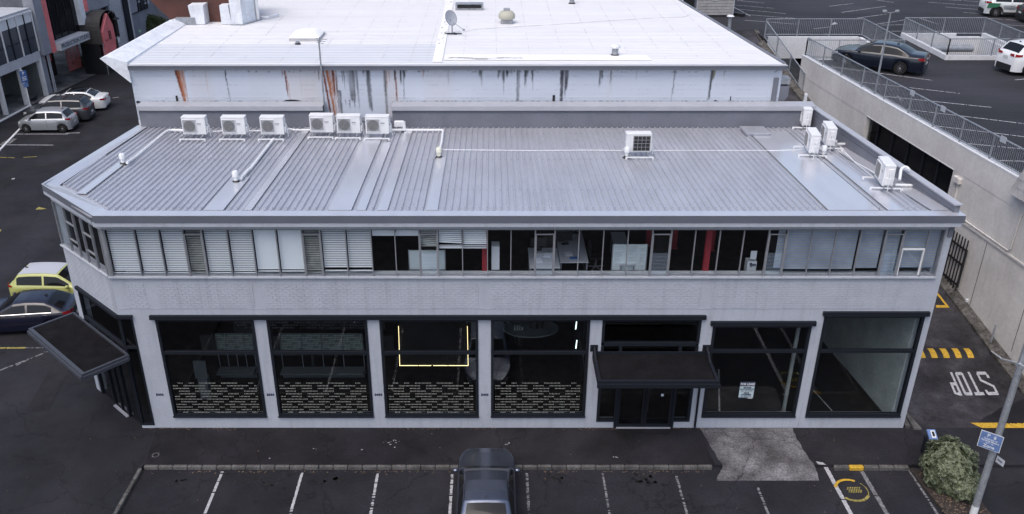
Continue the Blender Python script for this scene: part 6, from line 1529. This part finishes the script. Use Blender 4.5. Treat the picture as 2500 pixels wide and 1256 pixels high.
m.add([(.35,-.926,.62),(.55,-.926,.80),(.62,-.926,.80),(.45,-.926,.62),(.62,-.926,.44),(.55,-.926,.44)],[(0,1,2,3),(0,3,4,5)]); m.obj('side_lettering', A['navytext'], tc)
q = onz(2498,60,DZ)
make_car('dark car with only its tail showing at the top right edge', (.03,.032,.036), (q.x+2.35,q.y+.8,DZ+.008), R(-5), dict(L=4.4,W=1.8,H=1.5,of=.85,**{'or':.8},hood=.95,belt=.95,tail=1.05,cab=(1.0,.3,-1.45,-1.85),r=.33,rq=.2))
# bright wheel-arch of the car above the signwritten one
# ================================================================ FOREGROUND STREET FURNITURE
base = onz(2372,1250,0.0); t = thing('street_lamp_post', 'tall galvanised street lamp post with a white painted foot at the lower right', 'lamp post', (base.x,base.y,-.1))
bx_, by_ = base.x, base.y-.10
m = MB(); m.tube([(bx_,by_,.35),(bx_,by_,4.5),(bx_,by_,11)],[.105,.095,.07],16); m.obj('pole', A['galv'], t, smooth=40)
m = MB(); m.tube([(bx_,by_,-.1),(bx_,by_,.35)],.108,16); m.obj('painted_foot', A['signwhite'], t, smooth=40)
q = ony(2487,893,by_); m = MB(); m.lathe([(.06,-.05),(.115,-.05),(.115,.05),(.06,.05)],(bx_,by_,q.z),16); m.obj('collar', A['galv'], t)
m = MB(); m.tube([(bx_,by_-.02,10.9),(bx_+.5,by_-1.2,11.2)],.04,8); m.bbox(bx_+.3,bx_+.7,by_-1.9,by_-1.1,11.15,11.3,.03); m.obj('lamp_arm', A['galv'], t)
# blue sign on the pole: its corners surveyed on a plane through the pole
sc = ony(2418,1078,by_-.10)
u = (ony(2446,1077,by_-.02)-ony(2405,1047,by_-.02))
sgn = thing('parking_sign', 'blue pay parking zone sign on the lamp post above the bush', 'sign', tuple(sc))
yawS = R(38)
ux = Vector((math.cos(yawS), math.sin(yawS)*-1, 0)); uz = Vector((0,0,1)); un = ux.cross(uz)
def sp_(a, b_, d=0): return sc+ux*a+uz*b_+un*d
def splate(w_, h_, d0, d1, mt, nm, cz=0, par=None):
    m = MB(); m.extr([sp_(-w_/2,cz-h_/2,d0),sp_(w_/2,cz-h_/2,d0),sp_(w_/2,cz+h_/2,d0),sp_(-w_/2,cz+h_/2,d0)], un*(d1-d0)); return m.obj(nm, mt, par or sgn)
splate(.60,.58,0,.01,A['signwhite'],'sign_border'); splate(.57,.55,.011,.014,A['paleblue'],'sign_face')
def stx(s, a, b_, sz, mt=A['signwhite'], bold=.002): text(s, sz, mt, 'sign_text', sgn, face_M(sp_(a,b_,.016), ux, uz), bold=bold)
stx('P',-.08,.18,.16); stx('$',.09,.165,.14); stx('Coupons or',.0,.06,.075,bold=.001); stx('Parking Meters',.0,-.01,.078,bold=.001); stx('Mon - Sat',.0,-.08,.055,bold=0); stx('Zone',.0,-.185,.14)
s2 = thing('small_sign', 'small pale plate fixed below the blue sign on the lamp post', 'sign', (sc.x,sc.y,sc.z-.5))
q = ony(2432,1121,by_-.1); vx = Vector((.45,-.9,0)).normalized()
m = MB(); m.extr([q+vx*.0+uz*.13,q+vx*.26+uz*.10,q+vx*.26-uz*.12,q-uz*.10],(.008,.008,0)); m.obj('plate', A['lgrey'], s2)
m = MB(); m.extr([q+vx*.05+uz*.05-Vector((.01,.0,0)),q+vx*.2+uz*.03-Vector((.01,0,0)),q+vx*.2-uz*.02-Vector((.01,0,0)),q+vx*.05-uz*.0-Vector((.01,0,0))],(.002,.002,0)); m.obj('plate_text', A['ink'], s2)
# white cable from the wall foot across the post
qa = onwall(2418,856,WA-.1,WB); qb = Vector((bx_,by_,q.z+0)); qb.z = ony(2487,893,by_).z
d_ = (qb-qa)
m = MB(); m.tube([qa, qa.lerp(qb,.5)-Vector((0,0,.10)), qb+Vector((0,.11,0)), qb+d_*.5],.03,8); simple('white_stay', m, A['pipe'], 'thin white stay running from the wall foot past the lamp post collar', 'cable')
# meter head beside the bush
q = onz(2264,1114,0); mt_ = thing('ticket_machine', 'small dark ticket machine with a blue top behind the bush', 'ticket machine', (q.x,q.y+.1,0))
m = MB(); m.bbox(q.x-.14,q.x+.14,q.y-.02,q.y+.26,0,.70,.02); m.obj('housing', A['frame'], mt_)
m = MB(); m.extr([(q.x-.12,q.y-.05,.71),(q.x+.16,q.y-.05,.71),(q.x+.16,q.y+.26,.88),(q.x-.12,q.y+.26,.88)],(0,-.02,.06)); m.obj('blue_top', A['paleblue'], mt_)
m = MB(); m.extr([(q.x-.02,q.y-.03,.79),(q.x+.12,q.y-.03,.79),(q.x+.12,q.y+.2,.92),(q.x-.02,q.y+.2,.92)],(0,-.002,.006)); m.obj('white_panel', A['signwhite'], mt_)
m = MB(); m.extr([(q.x+.01,q.y+.01,.825),(q.x+.09,q.y+.01,.825),(q.x+.09,q.y+.16,.91),(q.x+.01,q.y+.16,.91)],(0,-.002,.004)); m.obj('screen', A['frame'], mt_)
# round clipped bush of leaf clusters
bc = Vector((14.78,-2.95,0)); bush = thing('bush', 'rounded grey green bush growing by the lamp post at the lower right', 'bush', (bc.x,bc.y,-.1))
rb2 = random.Random(17)
def leafblob(cx_, cy_, cz_, rx, ry, rz2, n_, ls, ml, seed, par, nm='foliage', depth=.34):
    rn = random.Random(seed); m = MB()
    for i in range(n_):
        a_ = rn.uniform(0,2*math.pi); cz = rn.uniform(-.75,1); s_ = math.sqrt(1-cz*cz); rad = 1-depth*rn.random()**1.8
        lump = 1+.10*math.sin(3*a_+cz*4)+.07*math.sin(7*a_-cz*6+1)+.05*math.sin(13*a_+9*cz)
        p = Vector((cx_+rx*s_*math.cos(a_)*rad*lump, cy_+ry*s_*math.sin(a_)*rad*lump, cz_+rz2*cz*rad*lump))
        nrm = Vector((s_*math.cos(a_),s_*math.sin(a_),cz+.35)).normalized()
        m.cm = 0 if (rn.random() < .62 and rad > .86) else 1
        k = rn.randint(5,7); t1 = nrm.orthogonal().normalized(); t2 = nrm.cross(t1); ph = rn.uniform(0,6)
        for j in range(k):
            th = ph+j*2*math.pi/k; dr = (t1*math.cos(th)+t2*math.sin(th)+nrm*rn.uniform(.15,.75)).normalized(); sd = dr.cross(nrm).normalized(); l_ = ls*rn.uniform(.7,1.25)
            m.add([p,p+dr*l_*.5+sd*l_*.2,p+dr*l_,p+dr*l_*.5-sd*l_*.2],[(0,1,2,3)])
    return m.obj(nm, ml, par, kind='stuff')
leafblob(bc.x-.05,bc.y,.70,.70,.80,.90,5200,.08,[A['leafA'],A['leafB']],17,bush)
leafblob(bc.x+.22,bc.y-.50,.42,.46,.50,.55,2200,.08,[A['leafA'],A['leafB']],18,bush)
m = MB()
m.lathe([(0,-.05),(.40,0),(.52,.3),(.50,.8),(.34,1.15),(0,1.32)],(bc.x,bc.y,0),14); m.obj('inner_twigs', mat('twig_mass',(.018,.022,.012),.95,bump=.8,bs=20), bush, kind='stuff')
for k in range(5):
    a_ = k*1.26; m = MB(); m.tube([(bc.x+.05*math.cos(a_),bc.y+.05*math.sin(a_),-.1),(bc.x+.3*math.cos(a_),bc.y+.3*math.sin(a_),.5),(bc.x+.5*math.cos(a_),bc.y+.5*math.sin(a_),1.1)],[.035,.025,.01],6); m.obj('stem', A['bark'], bush)
# planting strip with bark and leaves under it
m = MB(); m.prism([(13.95,-2.17),(15.5,-2.17),(15.6,-6.5),(14.35,-6.5)],-.119,-.02); struct(m.obj('planting_bed', mat('bark_mulch',(.035,.027,.024),.95,var=.5,vs=6,var2=.6,vs2=30,bump=1,bs=35)))
m = MB(); rn = random.Random(4)
for k in range(500):
    x = rn.uniform(14.1,15.5); y = rn.uniform(-6.3,-2.3); s_ = rn.uniform(.015,.04); a_ = rn.uniform(0,6); z = -.015+rn.random()*.02
    m.sheet([(x+s_*math.cos(a_+q_*1.57),y+s_*.5*math.sin(a_+q_*1.57),z+.01*math.sin(q_*2+a_)) for q_ in range(4)])
tag(m.obj('bed_litter', A['litter'], kind='stuff'), 'brown dead leaves on the mulch under the bush', 'leaf litter')
# ================================================================ STREET BUILDINGS AT THE LEFT
LB = .12; LA = -35.0-.12*42.7; KL = math.sqrt(1+LB*LB)
Ts = Matrix(((LB/KL,1/KL,0,LA),(1/KL,-LB/KL,0,0),(0,0,1,0),(0,0,0,1)))     # x: away along the street, y: out over the street
def s_of(px, py, off=0): 
    v = onwall(px,py,LA+off*KL,LB); return v.y*KL+off*LB/1.0*0, v.z
def LM(): 
    m = MB(); m.T = Ts; return m
m = MB(); m.sheet([(*onz(*p)[:2],.02) for p in [(-300,455),(0,298),(75,258),(270,165),(420,60),(300,40),(100,120),(-100,230)]]); struct(m.obj('far_pavement', A['pave']))
m = MB(); m.bar(tuple(onz(-60,330)[:2])+(.03,), tuple(onz(75,258)[:2])+(.03,),.18,.06); m.bar(tuple(onz(-60,430)[:2])+(.03,), tuple(onz(50,315)[:2])+(.03,),.14,.06); struct(m.obj('far_kerb', A['conc_w']))
m = MB(); m.sheet([(*onz(*p)[:2],.026) for p in [(75,243),(97,231),(83,246)]][::-1]); m.sheet([(*onz(*p)[:2],.028) for p in [(70,243),(95,240),(88,247),(72,249)]]); struct(m.obj('drain_grate', A['black']))
# first building: open ground floor, glazed upper floor
b1_ = thing('office_block', 'pale framed two storey block with an open ground floor at the left edge', 'building', (-36,38,0))
m = LM(); m.box(20,42.95,-9,-.02,6.55,6.75); m.obj('roof', A['lgrey'], b1_)
m = LM(); m.box(20,42.95,-.35,.0,2.82,3.5); m.obj('floor_beam', A['lgrey'], b1_)
m = LM(); m.box(20,43.0,-.06,.06,6.46,6.56); m.obj('eaves', A['conc_w'], b1_)
for s in (42.78,40.2,37.6,35.0):
    m = LM(); m.box(s-.13,s+.05,-.30,.04,.0,2.82); m.obj('column', A['conc_w'], b1_)
for s in (42.95,41.0,39.0,37.0,35.0):
    m = LM(); m.box(s-.10,s,.0,.07,3.5,6.46); m.obj('mullion', A['conc_w'], b1_)
for s in (41.95,40.0,38.0,36.0):
    m = LM(); m.box(s-.08,s,-.03,.03,3.5,6.46); m.obj('dark_mullion', A['frame'], b1_)
for i,(a,b_) in enumerate(((42.0,42.85),(41.0,41.87),(40.05,40.9),(39.0,39.92),(38.05,38.9),(37.0,37.92),(36,36.92))):
    m = LM(); m.box(a,b_,-.06,-.02,5.75,6.45); m.obj('spandrel_panel', A['conc_w'], b1_)
    for z0, z1 in ((3.52,4.55),(4.62,5.73)):
        m = LM(); m.box(a,b_,-.05,-.04,z0,z1); m.obj('pane', A['dgrey'] if False else mat_g, b1_) if False else m.obj('pane', mat_pane, b1_) if 'mat_pane' in globals() else m.obj('pane', globals().setdefault('mat_pane', mat('blue_grey_pane',(.045,.055,.075),.15,.6)), b1_)
m = LM(); m.box(20,42.9,-.04,-.02,4.55,4.62); m.obj('transom', A['frame'], b1_)
m = LM(); m.box(20,42.9,-3.6,-3.4,0,2.82); m.box(42.6,42.95,-3.4,-.35,0,2.82); m.box(20,42.9,-9,-.4,3.5,3.52)
m.obj('back_wall', A['block'], b1_)
m = LM(); m.box(20,42.95,-9,-.4,2.9,3.45); m.obj('floor_slab', A['dgrey'], b1_)
# grey corner between blocks with downpipes
b2_ = thing('studio_building', 'grey studio building with salmon pink fins and an arched bronze entrance', 'building', (-34.5,48,0))
m = LM(); m.box(43.1,44.15,-6,.25,3.1,13); m.box(43.1,60,-9,-.6,3.3,13); m.box(49.9,53.9,-.6,.2,5.0,13); m.box(43.0,43.6,-3,-.1,0,3.1); m.obj('wall', A['dgrey'], b2_)
m = LM(); m.box(49.2,49.85,-.6,.22,4.2,13); m.obj('pale_pier', A['wing'], b2_)
for a,b_,z in ((44.15,44.62,3.05),(49.86,50.25,5.2)):
    m = LM(); m.box(a,b_,-.3,.34,z,13); m.obj('pink_fin', A['pink'], b2_)
m = LM(); m.box(44.64,49.2,-.25,-.2,3.75,13); gw = m.obj('glazing', A['cglass'], b2_)
for s in (45.6,46.6,47.6,48.6):
    m = LM(); m.box(s,s+.06,-.2,-.15,3.75,13); m.obj('mullion', A['frame'], gw)
m = LM(); m.box(44.64,49.2,-.2,-.14,7.0,7.08); m.obj('transom', A['frame'], gw)
m = LM(); m.box(44.63,48.95,-.2,.75,3.12,3.72); sgb = m.obj('sign_canopy', A['lgrey'], b2_)
v0 = Vector(Ts @ Vector((46.8,.76,3.42))); 
text('PRODUCTION STUDIO', .46, A['frame'], 'sign_text', sgb, face_M(v0, Vector(Ts@Vector((1,0,0)))-Vector(Ts@Vector((0,0,0))), (0,0,1)), bold=.004, sx=.86)
m = LM(); m.box(43.6,49.0,-3,-2.9,0,3.1); m.obj('recess', A['black'], b2_)
for s in (43.75,43.95):
    m = LM(); m.tube([(s,.0,0.02),(s,.0,3.1)],.05,8); m.obj('downpipe', A['lgrey'], b2_)
m = LM(); m.box(44.3,44.7,-1,-.3,2.3,3.05); m.obj('red_box', A['red'], b2_)
# bronze barrel vaulted entrance
m = LM(); s0, s1, zs, N = 49.35, 52.35, 3.7, 14
rad = (s1-s0)/2; out = [(s0,2.6)]+[(s0+rad-rad*math.cos(math.pi*k/N), zs+rad*.95*math.sin(math.pi*k/N)) for k in range(N+1)]+[(s1,2.6)]
for (a,za),(b_,zb_) in zip(out,out[1:]): m.add([(a,-.6,za),(b_,-.6,zb_),(b_,1.5,zb_),(a,1.5,za)],[(0,1,2,3)])
m.obj('vault', A['bronze'], b2_, smooth=50)
m = LM(); m.add([(a,1.2,z) for a,z in out],[tuple(range(len(out)))]); m.obj('vault_glass', A['cglass'], b2_)
m = LM(); m.box(s0,s1,-.5,1.2,0,2.6); m.obj('porch', A['black'], b2_)
m = LM()
for a,b_ in (((s0+.02,1.52,2.62),(s1,1.52,2.62)),((s0+.02,1.52,0),(s0+.02,1.52,2.62))): m.bar(a,b_,.05,.05)
m.obj('porch_frame', A['galv'], b2_)
# pink gable panel with the number 8
pk = [(261,33),(275,60),(282,90),(287,140),(262,140),(257,108),(251,80)]
off = 1.6
P3 = [onwall(px,py,LA+off,LB) for px,py in pk]
m = MB(); m.extr(P3,(-.25,0,0)); pp = m.obj('pink_panel', A['pink'], b2_)
c8 = onwall(269,87,LA+off+.03,LB)
text('8', 1.05, A['frame'], 'number', pp, face_M(c8,(LB,1,0),(0,0,1)), bold=.004, sx=.85)
c9 = onwall(262,98,LA+off+.03,LB); text('studio', .24, A['red'], 'panel_text', pp, face_M(c9,(LB,1,0),(0,0,1)), sx=1.0)
# roller door
m = LM(); m.box(53.9,56.3,-.3,.0,0,13); m.obj('door_surround', A['dgrey'], b2_)
m = LM()
for k in range(26): m.box(54.05,56.0,.0,.03,.3+k*.2,.3+k*.2+.16)
m.obj('roller_door', A['lgrey'], b2_)
m = LM(); m.box(56.3,57.1,-.3,.15,0,13); m.obj('dark_column', A['frame'], b2_); m = LM(); m.box(57.1,57.3,-.3,.2,0,13); m.obj('pale_strip', A['lgrey'], b2_)
m = LM(); m.box(54.4,54.75,.03,.05,1.6,2.3); m.obj('notice', A['signwhite'], b2_)
a = onwall(263,34,LA+1.3,LB); t = thing('gooseneck_lamp', 'black gooseneck lamp arching over the pink gable panel', 'lamp', tuple(a))
pts = [onwall(px,py,LA+1.7,LB) for px,py in [(263,36),(266,31),(271,28),(277,30),(280,36),(281,40)]]
m = MB(); m.tube(pts,.035,6); m.obj('arm', A['black'], t); q = pts[-1]; m = MB(); m.lathe([(.05,0),(.12,-.08),(.32,-.24),(.30,-.24),(.10,-.06),(0,-.02)],tuple(q),14); m.obj('shade', A['frame'], t)
# pink lattice gate
gt = thing('lattice_gate', 'pink diagonal lattice gate standing open under the studio sign', 'gate', (-36,47,0))
g0, g1 = onz(171,176,0), onz(200,164,0); hgt = 2.75
d_ = (g1-g0); 
def gp(u, z): return g0+d_*u+Vector((0,0,z))
m = MB()
for a,b_ in ((gp(0,0.05),gp(0,hgt)),(gp(1,.05),gp(1,hgt)),(gp(0,.05),gp(1,.05)),(gp(0,hgt),gp(1,hgt))): m.bar(a,b_,.07,.07)
m.obj('frame', A['pink'], gt)
m = MB()
for k in range(-6,12):
    pts = []
    u0 = k/9; 
    for s_ in range(41):
        u = u0+s_/40*.7; z = .05+s_/40*(hgt-.05)
        if 0 <= u <= 1: pts.append((u,z))
    if len(pts) > 1: m.bar(gp(*pts[0]),gp(*pts[-1]),.045,.04)
m.obj('lattice', A['pink'], gt)
m = MB(); rn = random.Random(6)
q = onz(215,160,0)
leafblob(q.x,q.y+.6,.25,1.7,.8,.45,700,.16,[mat('scrub_leaf',(.07,.065,.03),.8,var=.3,vs=5),A['leafB']],33,None) if False else None
sb = thing('scrub', 'low brownish scrub growing between the pink gate and the arched entrance', 'shrub', (q.x,q.y,0)); leafblob(q.x,q.y+.5,.15,1.6,.9,.5,900,.15,[mat('scrub_leaf',(.07,.065,.03),.8,var=.3,vs=5),A['leafB']],33,sb)
# next building with gridded windows
b3_ = thing('gridded_building', 'grey building with a black gridded window behind the clipped hedge', 'building', (-34,60,0))
m = LM(); m.box(57.4,70,-2.4,-2.0,0,13); m.obj('wall', A['dgrey'], b3_)
def wl(px, py): v = onwall(px,py,LA-2.0*KL,LB); return v.y*KL, v.z
c1_, c2_, c3_, c4_ = wl(308,12), wl(312,38), wl(352,18), wl(345,-8)
s0, s1, z0, z1 = wl(312,38)[0], wl(356,20)[0], wl(312,38)[1], wl(308,10)[1]
m = LM(); m.box(s0,s1,-1.98,-1.95,z0,z1); wf3 = m.obj('window', A['paleblue'] if False else globals()['mat_pane'], b3_)
m = LM()
for k in range(7): x = s0+(s1-s0)*k/6; m.box(x-.06,x+.06,-1.95,-1.88,z0,z1)
for k in range(4): z = z0+(z1-z0)*k/3; m.box(s0,s1,-1.95,-1.88,z-.05,z+.05)
m.obj('glazing_bars', A['black'], wf3)
m = LM(); m.box(s0+.2,s0+2.4,-1.945,-1.94,z0+1.0,z1-.3); m.box(s0+3.0,s0+4.2,-1.945,-1.94,z0+.3,z0+1.0); m.obj('bright_panes', A['lgrey'], wf3)
m = LM(); m.box(66.3,67.0,-2,-1.0,0,13); m.obj('blue_pier', A['dgrey'], b3_); m = LM(); m.box(67.0,67.12,-2,-.9,0,13); m.obj('white_post', A['lgrey'], b3_)
q = onz(352,88,0); hd_ = thing('hedge', 'clipped dark green hedge in front of the gridded window', 'hedge', (q.x,q.y,0)); leafblob(q.x,q.y+.3,.95,2.5,1.15,1.15,2600,.17,[A['hedge'],A['leafB']],44,hd_)
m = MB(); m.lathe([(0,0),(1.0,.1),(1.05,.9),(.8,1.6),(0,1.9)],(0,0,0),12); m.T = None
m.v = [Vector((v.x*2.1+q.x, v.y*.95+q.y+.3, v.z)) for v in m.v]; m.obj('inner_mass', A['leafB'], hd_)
q = onz(364,78,0); m = MB(); m.tube([(q.x,q.y-1.6,0),(q.x,q.y-1.6,2.2)],.14,8); simple('hedge_post', m, A['frame'], 'dark bollard like post in front of the hedge', 'post')
q = onz(327,92,0); t = copy_tree(proto); t.location = (q.x-.4,q.y,.0); t.rotation_euler = (0,0,R(60)); t['label'] = 'old air conditioner standing on the ground by the hedge'; t.pop('group', None) if hasattr(t,'pop') else None
if 'group' in t.keys(): del t['group']
for (px,py,w_,h_,l,mt) in ((349,84,.7,1.2,'grey utility box beside the hedge','lgrey'),(342,76,.35,.9,'dark bin at the foot of the hedge','black')):
    q = onz(px,py,0); m = MB(); m.bbox(q.x-w_/2,q.x+w_/2,q.y,q.y+.5,0,h_,.03); simple('utility_box', m, A[mt], l, 'box')
q = onz(342,80,1.0); m = MB(); m.lathe([(0,-.16),(.11,-.11),(.16,0),(.11,.11),(0,.16)],(q.x,q.y-.1,1.12),10); simple('green_ball', m, mat('pale_green',(.35,.6,.35),.5), 'pale green round float on top of the dark bin by the hedge', 'ball')
# far bits seen past the hedge
m = MB(); a = onz(386,60,0); m.box(a.x-.2,a.x+6,a.y+2,a.y+2.2,0,2.4); simple('dark_fence', m, A['black'], 'dark fence panel between the hedge and the brown cladding', 'fence')
m = MB(); m.box(a.x-.5,a.x+8,a.y+10,a.y+10.5,0,5); simple('stone_wall', m, A['litter'], 'mottled stone wall just left of the brown cladding', 'wall')
m = MB()
for k in range(6): m.box(a.x-.4+k*.1,a.x+2.4,a.y-1.6+k*.32,a.y-1.6+k*.32+.3,0,.12+k*.12)
simple('steps', m, A['conc'], 'grey steps going up below the dark fence panel', 'steps')
# parking sign on the far kerb
q = onz(79,279,0); t = thing('kerb_sign', 'white post with a small blue sign on the far kerb', 'sign', (q.x,q.y,0)); 
tz = ony(61,172,q.y).z
m = MB(); m.tube([(q.x,q.y,0),(q.x,q.y,tz)],.045,8); m.obj('post', A['ac'], t)
m = MB(); dx = Vector((.5,.85,0)).normalized(); c = Vector((q.x,q.y,tz-.45))+Vector((.05,-.05,0)); w_ = .26
m.extr([c-dx*w_+Vector((0,0,-.42)),c+dx*w_+Vector((0,0,-.42)),c+dx*w_+Vector((0,0,.42)),c-dx*w_+Vector((0,0,.42))],(.015,-.01,0)); sf = m.obj('sign_plate', A['bluesign'], t)
nrm = Vector((.85,-.5,0))
text('P', .32, A['signwhite'], 'sign_text', sf, face_M(c+nrm*.03+Vector((0,0,.22)),dx,(0,0,1)), bold=.006); m = MB()
for k in range(3): m.extr([c+nrm*.03-dx*.16+Vector((0,0,-.05-k*.11)),c+nrm*.03+dx*.16+Vector((0,0,-.05-k*.11)),c+nrm*.03+dx*.16+Vector((0,0,0-k*.11)),c+nrm*.03-dx*.16+Vector((0,0,0-k*.11))],nrm*.004)
m.obj('sign_lines', A['signwhite'], sf)
m = MB(); c2 = c+Vector((0,0,-.62)); m.extr([c2-dx*.2+Vector((0,0,-.16)),c2+dx*.2+Vector((0,0,-.16)),c2+dx*.2+Vector((0,0,.16)),c2-dx*.2+Vector((0,0,.16))],(.015,-.01,0)); m.obj('small_plate', A['paleblue'], t)
for o_ in (protob,): pass
if not used['a']: pass
